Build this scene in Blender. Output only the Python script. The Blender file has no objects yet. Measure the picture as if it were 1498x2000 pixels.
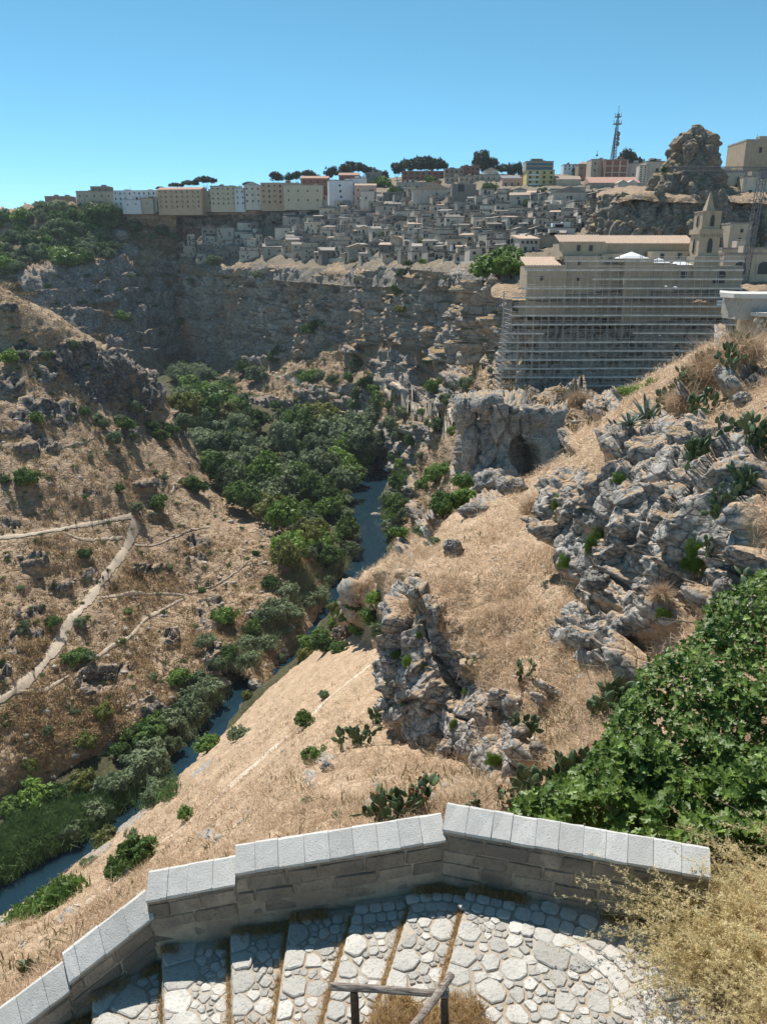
import bpy, bmesh, math, random
import numpy as np
from mathutils import Vector, Matrix
from mathutils.bvhtree import BVHTree

SC = bpy.context.scene
COL = SC.collection
R = math.radians

# ------------------------------------------------------------------ camera
FPX, PITCH = 1510.0, R(18.0)
cam_d = bpy.data.cameras.new('camera')
cam = bpy.data.objects.new('camera', cam_d)
COL.objects.link(cam)
cam_d.sensor_fit = 'VERTICAL'
cam_d.angle_y = 2 * math.atan(1000.0 / FPX)
cam_d.clip_start, cam_d.clip_end = 0.1, 20000.0
cam.location = (0, 0, 0)
cam.rotation_euler = (R(90) - PITCH, 0, 0)
SC.camera = cam

# ------------------------------------------------------------------ sky and sun
SUN_AZ, SUN_EL = R(-26.0), R(57.0)          # azimuth from +Y towards +X
w = bpy.data.worlds.new('World')
SC.world = w
w.use_nodes = True
wn = w.node_tree.nodes
wl = w.node_tree.links
bg = wn['Background']
sky = wn.new('ShaderNodeTexSky')
sky.sky_type = 'NISHITA'
sky.sun_disc = False
sky.sun_elevation = SUN_EL
sky.sun_rotation = SUN_AZ
sky.altitude = 5000.0
sky.air_density = 1.0
sky.dust_density = 0.0
sky.ozone_density = 4.0
hs = wn.new('ShaderNodeHueSaturation')
hs.inputs['Hue'].default_value = 0.468
hs.inputs['Saturation'].default_value = 1.08
wl.new(sky.outputs[0], hs.inputs['Color'])
wl.new(hs.outputs[0], bg.inputs[0])
bg.inputs[1].default_value = 0.118
sun_d = bpy.data.lights.new('sun', 'SUN')
sun_d.energy = 5.0
sun_d.angle = R(0.53)
sun_d.color = (1.0, 0.95, 0.87)
sun = bpy.data.objects.new('sun', sun_d)
COL.objects.link(sun)
sdir = Vector((math.sin(SUN_AZ) * math.cos(SUN_EL), math.cos(SUN_AZ) * math.cos(SUN_EL), math.sin(SUN_EL)))
sun.rotation_euler = sdir.to_track_quat('Z', 'Y').to_euler()
sun.location = sdir * 200
vs = SC.view_settings
vs.view_transform = 'Standard'
vs.look = 'None'
vs.exposure = 0.42
vs.gamma = 1.0
SC.cycles.max_bounces = 5
SC.cycles.diffuse_bounces = 3
SC.cycles.transparent_max_bounces = 6
SC.cycles.use_denoising = True

# ------------------------------------------------------------------ helpers
CP, SP = math.cos(PITCH), math.sin(PITCH)

def ray(px, py):
    u, v = px - 749.0, py - 1000.0
    return np.array((u, CP * FPX - SP * v, -SP * FPX - CP * v))

def P(px, py, D):
    d = ray(px, py)
    return d * (D / d[1])

def PZ(px, py, z):
    d = ray(px, py)
    return d * (z / d[2])

def pix(V):
    """project points (n,3) to photograph pixels"""
    V = np.asarray(V, float)
    f = V[:, 1] * CP - V[:, 2] * SP
    u = V[:, 0] / f * FPX + 749.0
    up = V[:, 1] * SP + V[:, 2] * CP
    return u, 1000.0 - up / f * FPX

_pr = np.random.RandomState(7)

def _hash(ix, iy, iz, s):
    h = (ix.astype(np.uint32) * np.uint32(374761393) + iy.astype(np.uint32) * np.uint32(668265263)
         + iz.astype(np.uint32) * np.uint32(2246822519) + np.uint32((s * 3266489917) & 0xffffffff))
    h = (h ^ (h >> np.uint32(13))) * np.uint32(1274126177)
    h = (h ^ (h >> np.uint32(15))) * np.uint32(2654435761)
    return h ^ (h >> np.uint32(16))

_ANG = np.random.RandomState(3).normal(size=(256, 3)).astype(np.float32)
_ANG /= np.linalg.norm(_ANG, axis=1)[:, None]

def perlin(V, seed=0):
    V = np.asarray(V, np.float32)
    i = np.floor(V).astype(np.int64)
    f = V - i
    w_ = f * f * f * (f * (f * 6 - 15) + 10)
    out = np.zeros(len(V), np.float32)
    for dx in (0, 1):
        for dy in (0, 1):
            for dz in (0, 1):
                g = _ANG[_hash(i[:, 0] + dx, i[:, 1] + dy, i[:, 2] + dz, seed) & 255]
                d = (g[:, 0] * (f[:, 0] - dx) + g[:, 1] * (f[:, 1] - dy) + g[:, 2] * (f[:, 2] - dz))
                wx = w_[:, 0] if dx else 1 - w_[:, 0]
                wy = w_[:, 1] if dy else 1 - w_[:, 1]
                wz = w_[:, 2] if dz else 1 - w_[:, 2]
                out += wx * wy * wz * d
    return out * 1.6

def fbm(V, scale, octv=4, seed=0, ridged=False, gain=0.5, stretch=(1, 1, 1)):
    V = np.asarray(V, np.float32) / (np.array(stretch, np.float32) * scale)
    out = np.zeros(len(V), np.float32)
    a, tot = 1.0, 0.0
    for o in range(octv):
        n = perlin(V * (2.03 ** o) + 17.3 * o, seed + o * 13)
        if ridged:
            n = 1 - 2 * np.abs(n)
        out += a * n
        tot += a
        a *= gain
    return out / tot

def worley(V, scale, seed=0, stretch=(1, 1, 1)):
    """f1, f2, cell id in 0..1"""
    V = np.asarray(V, np.float32) / (np.array(stretch, np.float32) * scale)
    i = np.floor(V).astype(np.int64)
    f1 = np.full(len(V), 9.0, np.float32)
    f2 = np.full(len(V), 9.0, np.float32)
    cid = np.zeros(len(V), np.float32)
    for dx in (-1, 0, 1):
        for dy in (-1, 0, 1):
            for dz in (-1, 0, 1):
                c = i + np.array((dx, dy, dz))
                h = _hash(c[:, 0], c[:, 1], c[:, 2], seed)
                p = np.stack((h & 255, (h >> 8) & 255, (h >> 16) & 255), 1).astype(np.float32) / 255.0 + c
                d = np.sqrt(((p - V) ** 2).sum(1))
                m = d < f1
                f2 = np.where(m, f1, np.minimum(f2, d))
                cid = np.where(m, ((h >> 24) & 255).astype(np.float32) / 255.0, cid)
                f1 = np.where(m, d, f1)
    return f1, f2, cid

def facets(V, scale, seed=0, stretch=(1, 1, 1)):
    """angular blocks: each cell is a tilted plane; returns height about -0.5..0.5 and crack width"""
    V = np.asarray(V, np.float32) / (np.array(stretch, np.float32) * scale)
    i = np.floor(V).astype(np.int64)
    f1 = np.full(len(V), 9.0, np.float32)
    f2 = np.full(len(V), 9.0, np.float32)
    hh = np.zeros(len(V), np.uint32)
    df = np.zeros_like(V)
    for dx in (-1, 0, 1):
        for dy in (-1, 0, 1):
            for dz in (-1, 0, 1):
                c = i + np.array((dx, dy, dz))
                h = _hash(c[:, 0], c[:, 1], c[:, 2], seed)
                q = np.stack((h & 255, (h >> 8) & 255, (h >> 16) & 255), 1).astype(np.float32) / 255.0 + c
                e = V - q
                d = np.abs(e).sum(1) * 0.62 + 0.38 * np.sqrt((e ** 2).sum(1))
                m = d < f1
                f2 = np.where(m, f1, np.minimum(f2, d))
                hh = np.where(m, h, hh)
                df = np.where(m[:, None], e, df)
                f1 = np.where(m, d, f1)
    t = _ANG[(hh >> np.uint32(5)) & np.uint32(255)]
    return (df * t).sum(1) * 0.9 + ((hh >> np.uint32(24)).astype(np.float32) / 255.0 - 0.5) * 0.8, f2 - f1

def smooth(a, b, x):
    t = np.clip((x - a) / (b - a), 0, 1)
    return t * t * (3 - 2 * t)

def mesh_np(name, V, F, attrs=None, sm=True):
    """V (n,3), F (m,k) with one k"""
    V = np.ascontiguousarray(V, np.float32)
    F = np.ascontiguousarray(F, np.int32)
    me = bpy.data.meshes.new(name)
    me.vertices.add(len(V))
    me.vertices.foreach_set('co', V.ravel())
    k = F.shape[1]
    me.loops.add(F.size)
    me.loops.foreach_set('vertex_index', F.ravel())
    me.polygons.add(len(F))
    me.polygons.foreach_set('loop_start', np.arange(0, F.size, k, dtype=np.int32))
    if sm:
        me.polygons.foreach_set('use_smooth', np.ones(len(F), bool))
    for nme, a in (attrs or {}).items():
        at = me.attributes.new(nme, 'FLOAT', 'POINT')
        at.data.foreach_set('value', np.ascontiguousarray(a, np.float32))
    me.update(calc_edges=True)
    return me

def link(name, me, mat=None, parent=None, loc=None, rot=None, scale=None):
    o = bpy.data.objects.new(name, me)
    COL.objects.link(o)
    if mat is not None and me is not None:
        if not me.materials:
            me.materials.append(mat)
    if parent is not None:
        o.parent = parent
    if loc is not None:
        o.location = loc
    if rot is not None:
        o.rotation_euler = rot
    if scale is not None:
        o.scale = scale if hasattr(scale, '__len__') else (scale,) * 3
    return o

def tag(o, label=None, cat=None, group=None, kind=None):
    if label: o['label'] = label
    if cat: o['category'] = cat
    if group: o['group'] = group
    if kind: o['kind'] = kind
    return o

def thing(name, label, cat, loc=(0, 0, 0), rz=0.0, group=None, scale=None):
    o = bpy.data.objects.new(name, None)
    COL.objects.link(o)
    o.location = loc
    o.rotation_euler = (0, 0, rz)
    o.empty_display_size = 0.2
    if scale is not None:
        o.scale = scale if hasattr(scale, '__len__') else (scale,) * 3
    return tag(o, label, cat, group)

ORD = ['first', 'second', 'third', 'fourth', 'fifth', 'sixth', 'seventh', 'eighth', 'ninth', 'tenth', 'eleventh', 'twelfth']

def ordn(i):
    """1-based ordinal"""
    if i <= 12:
        return ORD[i - 1]
    s = 'th' if 10 <= i % 100 <= 20 else {1: 'st', 2: 'nd', 3: 'rd'}.get(i % 10, 'th')
    return '%d%s' % (i, s)

def grid_faces(nv, nu):
    a = np.arange(nv * nu).reshape(nv, nu)
    return np.stack((a[:-1, :-1], a[:-1, 1:], a[1:, 1:], a[1:, :-1]), -1).reshape(-1, 4)

def _cr(pts, t):
    """Catmull-Rom through pts (n,...) at parameters t in 0..n-1 along axis 0"""
    n = len(pts)
    i = np.clip(np.floor(t).astype(int), 0, n - 2)
    f = (t - i).reshape((-1,) + (1,) * (pts.ndim - 1))
    p0 = pts[np.clip(i - 1, 0, n - 1)]
    p1, p2 = pts[i], pts[i + 1]
    p3 = pts[np.clip(i + 2, 0, n - 1)]
    p0 = np.where((i == 0).reshape(f.shape), 2 * p1 - p2, p0)
    p3 = np.where((i == n - 2).reshape(f.shape), 2 * p2 - p1, p3)
    m1, m2 = (p2 - p0) * 0.4, (p3 - p1) * 0.4
    f2, f3 = f * f, f * f * f
    return (2 * f3 - 3 * f2 + 1) * p1 + (f3 - 2 * f2 + f) * m1 + (-2 * f3 + 3 * f2) * p2 + (f3 - f2) * m2

def loft(ctrl, step, maxn=900, wu=None, wv=None):
    """ctrl (nr,nc,3) -> dense grid; step = photo pixels between vertices"""
    C = np.array(ctrl, float)
    nr, nc = C.shape[:2]
    u, v = pix(C.reshape(-1, 3))
    q = np.stack((u, v), 1).reshape(nr, nc, 2)
    du = np.linalg.norm(np.diff(q, axis=1), axis=2).mean(0)
    dv = np.linalg.norm(np.diff(q, axis=0), axis=2).mean(1)
    if wu is not None: du = np.array(wu, float)
    if wv is not None: dv = np.array(wv, float)
    def params(d):
        out = []
        for k, L in enumerate(d):
            m = int(np.clip(L / step, 3, maxn))
            out.append(k + np.arange(m) / m)
        out.append(np.array([float(len(d))]))
        return np.concatenate(out)
    tu, tv = params(du), params(dv)
    G = _cr(C, tv)                       # (NV,nc,3)
    G = np.swapaxes(_cr(np.swapaxes(G, 0, 1), tu), 0, 1)
    return G, tv, tu

def grid_normals(G):
    a = np.gradient(G, axis=1)
    b = np.gradient(G, axis=0)
    n = np.cross(a, b)
    n /= np.linalg.norm(n, axis=2)[..., None] + 1e-12
    return n
# ------------------------------------------------------------------ materials
class NT:
    def __init__(s, name, rough=0.9):
        s.m = bpy.data.materials.new(name)
        s.m.use_nodes = True
        s.n, s.l = s.m.node_tree.nodes, s.m.node_tree.links
        s.b = s.n['Principled BSDF']
        s.b.inputs['Roughness'].default_value = rough
        s.b.inputs['Specular IOR Level'].default_value = 0.25
        s._tc = None
    def new(s, t, **k):
        n = s.n.new('ShaderNode' + t)
        for a, v in k.items():
            setattr(n, a, v)
        return n
    def setin(s, n, key, v):
        if hasattr(v, 'is_output') or isinstance(v, bpy.types.NodeSocket):
            s.l.new(v, n.inputs[key])
        else:
            n.inputs[key].default_value = v
    def coord(s, kind='Object'):
        if kind == 'Position':
            return s.new('NewGeometry').outputs['Position']
        return s.new('TexCoord').outputs[kind]
    def noise(s, scale, detail=4, rough=0.6, vec=None, dist=0.0, out='Fac'):
        n = s.new('TexNoise')
        n.inputs['Scale'].default_value = scale
        n.inputs['Detail'].default_value = detail
        n.inputs['Roughness'].default_value = rough
        n.inputs['Distortion'].default_value = dist
        if vec is not None:
            s.l.new(vec, n.inputs['Vector'])
        return n.outputs[out]
    def mapping(s, vec, scale=(1, 1, 1), rot=(0, 0, 0)):
        n = s.new('Mapping')
        n.inputs['Scale'].default_value = scale
        n.inputs['Rotation'].default_value = rot
        s.l.new(vec, n.inputs['Vector'])
        return n.outputs[0]
    def ramp(s, fac, stops, interp='LINEAR'):
        n = s.new('ValToRGB')
        n.color_ramp.interpolation = interp
        e = n.color_ramp.elements
        while len(e) < len(stops):
            e.new(0.5)
        for el, (p, c) in zip(e, stops):
            el.position = p
            el.color = (c[0], c[1], c[2], 1) if hasattr(c, '__len__') else (c, c, c, 1)
        s.l.new(fac, n.inputs[0])
        return n.outputs[0]
    def mix(s, fac, a, b, mode='MIX'):
        n = s.new('Mix', data_type='RGBA', blend_type=mode)
        s.setin(n, 0, fac)
        for k, v in ((6, a), (7, b)):
            if isinstance(v, bpy.types.NodeSocket):
                s.l.new(v, n.inputs[k])
            else:
                n.inputs[k].default_value = (v[0], v[1], v[2], 1)
        return n.outputs[2]
    def math(s, op, a, b=0.0, clamp=False):
        n = s.new('Math', operation=op, use_clamp=clamp)
        s.setin(n, 0, a)
        s.setin(n, 1, b)
        return n.outputs[0]
    def attr(s, name):
        n = s.new('Attribute', attribute_name=name)
        return n.outputs['Fac']
    def bump(s, h, strength=0.5, dist=0.1):
        n = s.new('Bump')
        n.inputs['Strength'].default_value = strength
        n.inputs['Distance'].default_value = dist
        s.l.new(h, n.inputs['Height'])
        s.l.new(n.outputs[0], s.b.inputs['Normal'])
    def cracks(s, vec, scale, dist=0.25):
        v = s.new('TexVoronoi', feature='DISTANCE_TO_EDGE')
        v.inputs['Scale'].default_value = scale
        nz = s.new('TexNoise')
        nz.inputs['Scale'].default_value = scale * 2.2
        nz.inputs['Detail'].default_value = 4
        s.l.new(vec, nz.inputs['Vector'])
        mx = s.new('VectorMath', operation='MULTIPLY_ADD')
        s.l.new(nz.outputs['Color'], mx.inputs[0])
        mx.inputs[1].default_value = (dist / scale,) * 3
        s.l.new(vec, mx.inputs[2])
        s.l.new(mx.outputs[0], v.inputs['Vector'])
        return v.outputs['Distance']
    def color(s, c):
        s.setin(s.b, 'Base Color', c if isinstance(c, bpy.types.NodeSocket) else (c[0], c[1], c[2], 1))

def slope_mat(name, gscale, rscale, straw, brown, rock_l, rock_d, bumpd, green=None):
    """dry grass slope with limestone where the attribute rock says so"""
    t = NT(name, 0.95)
    p = t.coord('Position')
    g1 = t.noise(gscale * 0.12, 5, 0.65, p)
    g2 = t.noise(gscale, 6, 0.75, p, 0.6)
    gcol = t.mix(t.ramp(g1, [(0.36, 0), (0.64, 1)]), straw, brown)
    gcol = t.mix(t.ramp(g2, [(0.3, 0.85), (0.55, 0.0)]), gcol, tuple(0.5 * c for c in brown))
    gcol = t.mix(t.ramp(g2, [(0.55, 0), (0.75, 0.6)]), gcol, tuple(min(1, 1.35 * c) for c in straw))
    if green:
        gg = t.noise(gscale * 0.3, 5, 0.7, p)
        gcol = t.mix(t.ramp(gg, [(0.58, 0), (0.72, 0.7)]), gcol, green)
    r1 = t.noise(rscale, 8, 0.7, p, 0.5)
    r2 = t.noise(rscale * 5, 5, 0.75, p)
    rcol = t.mix(t.ramp(r1, [(0.32, 0), (0.62, 1)]), rock_d, rock_l)
    rcol = t.mix(t.ramp(r2, [(0.4, 0.65), (0.56, 0)]), rcol, tuple(0.4 * c for c in rock_d))
    ck = t.cracks(t.mapping(p, (1, 1, 1.5)), rscale * 1.6, 0.5)
    rcol = t.mix(t.ramp(ck, [(0.0, 0.8), (0.07, 0)]), rcol, tuple(0.3 * c for c in rock_d))
    oc = t.noise(rscale * 0.4, 3, 0.6, p)
    rcol = t.mix(t.ramp(oc, [(0.58, 0), (0.75, 0.5)]), rcol, (0.36, 0.24, 0.15))
    rk = t.attr('rock')
    ng = t.new('NewGeometry')
    sp = t.new('SeparateXYZ')
    t.l.new(ng.outputs['Normal'], sp.inputs[0])
    flat = t.ramp(sp.outputs[2], [(0.62, 0.0), (0.86, 0.62)])
    edge = t.math('ADD', rk, t.math('MULTIPLY', t.math('SUBTRACT', g2, 0.5), 1.1))
    edge = t.math('SUBTRACT', edge, flat)
    col = t.mix(t.ramp(edge, [(0.40, 0), (0.56, 1)]), gcol, rcol)
    t.color(col)
    h = t.math('ADD', t.math('ADD', t.math('MULTIPLY', g2, 0.8), r2), t.math('MULTIPLY', t.math('MINIMUM', ck, 0.12), 5.0))
    t.bump(h, 0.9, bumpd)
    return t.m

def rock_mat(name, scale, light, dark, ochre, strata=0.0, bumpd=0.3, pit=0.6, veg=None, ocr=(0.56, 0.72), vegr=(0.62, 0.8), crk=0.35):
    t = NT(name, 0.95)
    p = t.coord('Position')
    n1 = t.noise(scale, 8, 0.68, p, 0.4)
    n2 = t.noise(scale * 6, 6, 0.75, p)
    st = t.noise(1.0, 4, 0.6, t.mapping(p, (scale * 0.5, scale * 0.5, scale * 0.12)), 0.3)
    sh = t.noise(1.0, 4, 0.6, t.mapping(p, (scale * 0.12, scale * 0.12, scale * 2.2)), 0.3)
    c = t.mix(t.ramp(n1, [(0.3, 0), (0.65, 1)]), dark, light)
    c = t.mix(t.ramp(st, [(ocr[0], 0), (ocr[1], 0.75)]), c, ochre)
    if strata:
        c = t.mix(t.ramp(sh, [(0.36, strata), (0.52, 0)]), c, tuple(0.5 * x for x in dark))
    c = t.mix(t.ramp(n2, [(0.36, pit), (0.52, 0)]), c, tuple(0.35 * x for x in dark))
    ck = t.cracks(t.mapping(p, (1, 1, 1.4)), scale * 2.2, 0.5)
    c = t.mix(t.ramp(ck, [(0.0, crk), (0.05, 0)]), c, tuple(0.3 * x for x in dark))
    if veg:
        ng = t.new('NewGeometry')
        sp = t.new('SeparateXYZ')
        t.l.new(ng.outputs['Normal'], sp.inputs[0])
        up = t.math('ADD', sp.outputs[2], t.math('MULTIPLY', t.math('SUBTRACT', n1, 0.5), 1.1))
        c = t.mix(t.ramp(up, [(vegr[0], 0), (vegr[1], 1)]), c, veg)
    t.color(c)
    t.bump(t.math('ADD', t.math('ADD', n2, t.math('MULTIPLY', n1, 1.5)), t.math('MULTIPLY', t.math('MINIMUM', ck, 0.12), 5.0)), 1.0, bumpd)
    return t.m

def flat_mat(name, col, var=0.25, scale=3.0, rough=0.85, bumpd=0.0, spec=None, metal=0.0, rnd=0.0, kind='Object'):
    t = NT(name, rough)
    p = t.coord(kind)
    n = t.noise(scale, 6, 0.65, p)
    lo = tuple(c * (1 - var) for c in col)
    hi = tuple(min(1, c * (1 + var)) for c in col)
    c = t.mix(t.ramp(n, [(0.3, 0), (0.7, 1)]), lo, hi)
    if rnd:
        oi = t.new('ObjectInfo')
        v = t.math('ADD', t.math('MULTIPLY', oi.outputs['Random'], 2 * rnd), 1 - rnd)
        cb = t.new('CombineColor')
        for k in range(3):
            t.l.new(v, cb.inputs[k])
        c = t.mix(1.0, c, cb.outputs[0], 'MULTIPLY')
    t.color(c)
    t.b.inputs['Metallic'].default_value = metal
    if spec is not None:
        t.b.inputs['Specular IOR Level'].default_value = spec
    if bumpd:
        t.bump(n, 0.7, bumpd)
    return t.m

def leaf_mat(name, a, b, rough=0.55, trans=0.25, scale=0.6, spec=0.3):
    t = NT(name, rough)
    p = t.coord('Position')
    n = t.noise(scale, 4, 0.6, p)
    oi = t.new('ObjectInfo')
    f = t.math('ADD', t.math('MULTIPLY', n, 0.75), t.math('MULTIPLY', oi.outputs['Random'], 0.35))
    c = t.mix(t.ramp(f, [(0.3, 0), (0.75, 1)]), a, b)
    t.color(c)
    t.b.inputs['Specular IOR Level'].default_value = spec
    tr = t.new('BsdfTranslucent')
    t.l.new(c, tr.inputs[0])
    mx = t.new('MixShader')
    mx.inputs[0].default_value = trans
    t.l.new(t.b.outputs[0], mx.inputs[1])
    t.l.new(tr.outputs[0], mx.inputs[2])
    t.l.new(mx.outputs[0], t.n['Material Output'].inputs[0])
    return t.m

M = {}
M['hill'] = slope_mat('dry hillside', 1.1, 0.25, (0.52, 0.385, 0.26), (0.36, 0.255, 0.17), (0.36, 0.33, 0.30), (0.13, 0.118, 0.108), 0.5, (0.12, 0.115, 0.05))
M['slope'] = slope_mat('straw slope', 4.5, 1.1, (0.60, 0.445, 0.305), (0.42, 0.295, 0.195), (0.58, 0.55, 0.505), (0.27, 0.245, 0.225), 0.10, (0.36, 0.27, 0.12))
M['talus'] = slope_mat('talus slope', 0.9, 0.22, (0.48, 0.35, 0.235), (0.32, 0.225, 0.15), (0.54, 0.49, 0.43), (0.24, 0.21, 0.19), 0.5, (0.13, 0.12, 0.05))
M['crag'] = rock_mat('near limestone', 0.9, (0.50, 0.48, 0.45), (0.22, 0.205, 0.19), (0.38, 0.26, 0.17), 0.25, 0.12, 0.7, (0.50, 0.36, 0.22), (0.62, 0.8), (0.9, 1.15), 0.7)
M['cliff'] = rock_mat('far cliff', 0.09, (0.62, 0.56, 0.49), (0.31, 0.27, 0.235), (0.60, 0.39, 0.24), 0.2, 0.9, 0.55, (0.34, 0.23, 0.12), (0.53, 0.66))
M['town_rock'] = rock_mat('town rock', 0.3, (0.48, 0.43, 0.38), (0.12, 0.11, 0.10), (0.36, 0.25, 0.15), 0.4, 0.4, 0.85, (0.26, 0.21, 0.15))
M['pinnacle'] = rock_mat('pinnacle rock', 0.28, (0.40, 0.35, 0.29), (0.17, 0.15, 0.13), (0.38, 0.27, 0.17), 0.1, 0.4, 0.55, (0.34, 0.25, 0.13))
M['floor'] = slope_mat('valley floor', 1.0, 0.3, (0.10, 0.09, 0.045), (0.06, 0.065, 0.03), (0.28, 0.26, 0.23), (0.12, 0.11, 0.1), 0.3, (0.05, 0.075, 0.025))
# ------------------------------------------------------------------ terrain
BV = []           # (name, V, F) for ray casting

def rock_blobs(V, blobs):
    u, v = pix(V)
    m = np.zeros(len(V), np.float32)
    for b in blobs:
        x, y, rx, ry = b[:4]
        a = R(b[4]) if len(b) > 4 else 0.0
        s = b[5] if len(b) > 5 else 1.0
        dx, dy = u - x, v - y
        c_, s_ = math.cos(a), math.sin(a)
        q = ((dx * c_ + dy * s_) / rx) ** 2 + ((-dx * s_ + dy * c_) / ry) ** 2
        m = np.maximum(m, s * np.clip(1.5 - q, 0, 1))
    return m

def terrain(name, G, mat, rock, amp_g, sc_g, amp_r, sc_r, seed=0, base_rock=0.0, label=None, up=False, cast=True, clear=None, thr=0.45, flat_=False, steps=None):
    nv, nu = G.shape[:2]
    N = grid_normals(G).reshape(-1, 3)
    V = G.reshape(-1, 3)
    if N[:, 2].mean() < 0 and not up:
        N = -N
    if up and (N[:, 1].mean() > 0):
        N = -N
    rm = np.clip(rock_blobs(V, rock) + base_rock, 0, 1) if rock is not None else np.full(len(V), base_rock, np.float32)
    nz = fbm(V, sc_r * 2.5, 3, seed + 50)
    nf = fbm(V, sc_r * 0.7, 4, seed + 51)
    rm = rm * (0.85 + 0.9 * nz + 0.75 * nf) + (0.32 * smooth(0.32, 0.6, nf + 0.5 * nz) if rock is not None else 0)
    calm = np.ones(len(V), np.float32)
    if clear:
        uu, vv = pix(V)
        for line, wpx in clear:
            q = _cr(np.array(line, float), np.linspace(0, len(line) - 1, len(line) * 8))
            dd = np.full(len(V), 1e9)
            for a_, b_ in q:
                dd = np.minimum(dd, (uu - a_) ** 2 + (vv - b_) ** 2)
            k_ = smooth(wpx * 0.8, wpx * 2.2, np.sqrt(dd))
            rm = rm * k_
            calm = calm * k_
    rl = smooth(thr - 0.42, thr + 0.28, rm)
    rm = smooth(thr - 0.22, thr + 0.12, rm)
    g = fbm(V, sc_g, 2, seed) * amp_g + calm * (fbm(V, sc_g * 0.3, 2, seed + 70) * amp_g * 0.25) + calm * fbm(V, sc_g * 0.16, 4, seed + 77) * amp_g * 0.40
    wv = 0.35 * sc_r * np.stack((nz, fbm(V, sc_r * 1.4, 2, seed + 61), fbm(V, sc_r * 1.4, 2, seed + 62)), 1)
    fa, ca_ = facets(V + wv, sc_r, seed + 3, (1, 1, 1.2))
    fb_, cb2 = facets(V + wv * 0.6, sc_r * 0.4, seed + 4, (1, 1, 1.1))
    f1, f2, cid = worley(V + wv, sc_r * 2.2, seed + 6, (1, 1, 1.25))
    blk = 0.30 + 0.75 * fa + 0.30 * fb_ + 0.45 * smooth(0, 0.35, f2 - f1) * cid - 0.35 * (1 - smooth(0.0, 0.10, ca_)) + 0.12 * fbm(V, sc_r * 0.3, 3, seed + 9, ridged=True)
    d = g * (1 - 0.6 * rl) + rl * amp_r * blk
    if steps:
        per, A_ = steps
        ph = V[:, 2] / per + 1.1 * fbm(V, per * 4.5, 3, seed + 91)
        fr = ph - np.floor(ph)
        st_ = fr * (1 - smooth(0.86, 1.0, fr))
        wgt = smooth(0.15, 0.6, rl + 0.45 * fbm(V, per * 3, 3, seed + 92) + 0.25)
        d = d + A_ * (st_ - 0.4) * wgt
    V2 = V + N * d[:, None]
    F = grid_faces(nv, nu)
    me = mesh_np(name, V2, F, {'rock': rm}, sm=flat_ is False)
    o = link(name, me, mat)
    tag(o, label, None, None, 'structure')
    if cast:
        BV.append((name, V2, F))
    return o, V2.reshape(nv, nu, 3), rm

def row(pts):
    return [P(*p) for p in pts]

# --- left hill (spur on the far bank)
hill_c = [
    row([(-330, 500, 300), (-150, 520, 290), (0, 590, 285), (110, 640, 290), (200, 705, 300), (290, 770, 330), (360, 850, 330), (430, 960, 300), (590, 1060, 258)]),
    row([(-330, 470, 245), (-150, 505, 240), (0, 563, 238), (110, 615, 243), (200, 682, 252), (300, 742, 285), (352, 830, 285), (425, 955, 262), (570, 1048, 222)]),
    row([(-330, 620, 225), (-150, 640, 222), (0, 680, 222), (100, 720, 226), (190, 765, 236), (270, 815, 255), (330, 880, 255), (410, 985, 238), (565, 1068, 212)]),
    row([(-330, 800, 195), (-150, 815, 195), (0, 840, 198), (100, 860, 203), (190, 890, 208), (260, 930, 215), (320, 985, 216), (400, 1050, 210), (560, 1100, 200)]),
    row([(-330, 1000, 160), (-150, 1010, 162), (0, 1035, 166), (90, 1050, 170), (180, 1075, 175), (250, 1100, 180), (310, 1130, 184), (390, 1160, 187), (520, 1170, 180)]),
    row([(-330, 1270, 126), (-150, 1280, 127), (0, 1300, 130), (80, 1290, 136), (170, 1290, 141), (240, 1285, 147), (300, 1275, 154), (380, 1260, 161), (470, 1240, 166)]),
    row([(-330, 1560, 103), (-150, 1540, 106), (0, 1500, 113), (70, 1475, 118), (150, 1440, 124), (220, 1420, 129), (290, 1390, 136), (370, 1350, 145), (440, 1300, 154)]),
    [PZ(*p) for p in [(-330, 1800, -92), (-150, 1720, -92), (0, 1620, -92), (60, 1585, -92), (150, 1530, -92), (240, 1470, -92), (320, 1420, -92), (400, 1355, -92), (470, 1290, -92)]],
]
hill_rock = [(150, 700, 50, 32), (195, 745, 62, 38, 25), (228, 705, 34, 38), (45, 690, 32, 22), (20, 750, 28, 20), (85, 738, 28, 20), (62, 800, 28, 25),
             (112, 805, 42, 28), (30, 845, 46, 38), (75, 868, 44, 16), (292, 745, 32, 55), (270, 800, 25, 25), (10, 600, 26, 9), (250, 850, 25, 15),
             (290, 950, 42, 9), (300, 1003, 18, 9), (20, 1015, 22, 14), (62, 1105, 42, 16), (120, 1146, 26, 11), (60, 1195, 36, 18, -20), (180, 1125, 26, 12),
             (48, 1258, 46, 32, -25), (72, 1278, 44, 22, -20), (5, 1325, 12, 30), (385, 1060, 32, 14), (285, 1112, 38, 10), (378, 1095, 27, 10),
             (402, 1205, 22, 40), (427, 1195, 13, 30), (190, 1335, 46, 30), (238, 1312, 22, 18), (330, 1252, 22, 18), (295, 1392, 28, 20), (420, 1295, 22, 30),
             (200, 1480, 40, 14, -30), (100, 1560, 30, 15, -30), (350, 820, 20, 40), (165, 965, 30, 5), (520, 1200, 40, 12)]
for r_ in hill_c:
    q = np.array(r_[-1])
    r_.append(q + np.array((7.0, -3.0, 0.35 * (-93 - q[2]))))
    r_.append(np.array((q[0] + 13.0, q[1] - 6.0, -94.0)))
TRACK = [(-10, 1375), (30, 1350), (68, 1318), (100, 1280), (125, 1240), (140, 1210), (165, 1185), (190, 1150), (215, 1115), (235, 1090), (250, 1065), (260, 1040), (268, 1018)]
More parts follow.
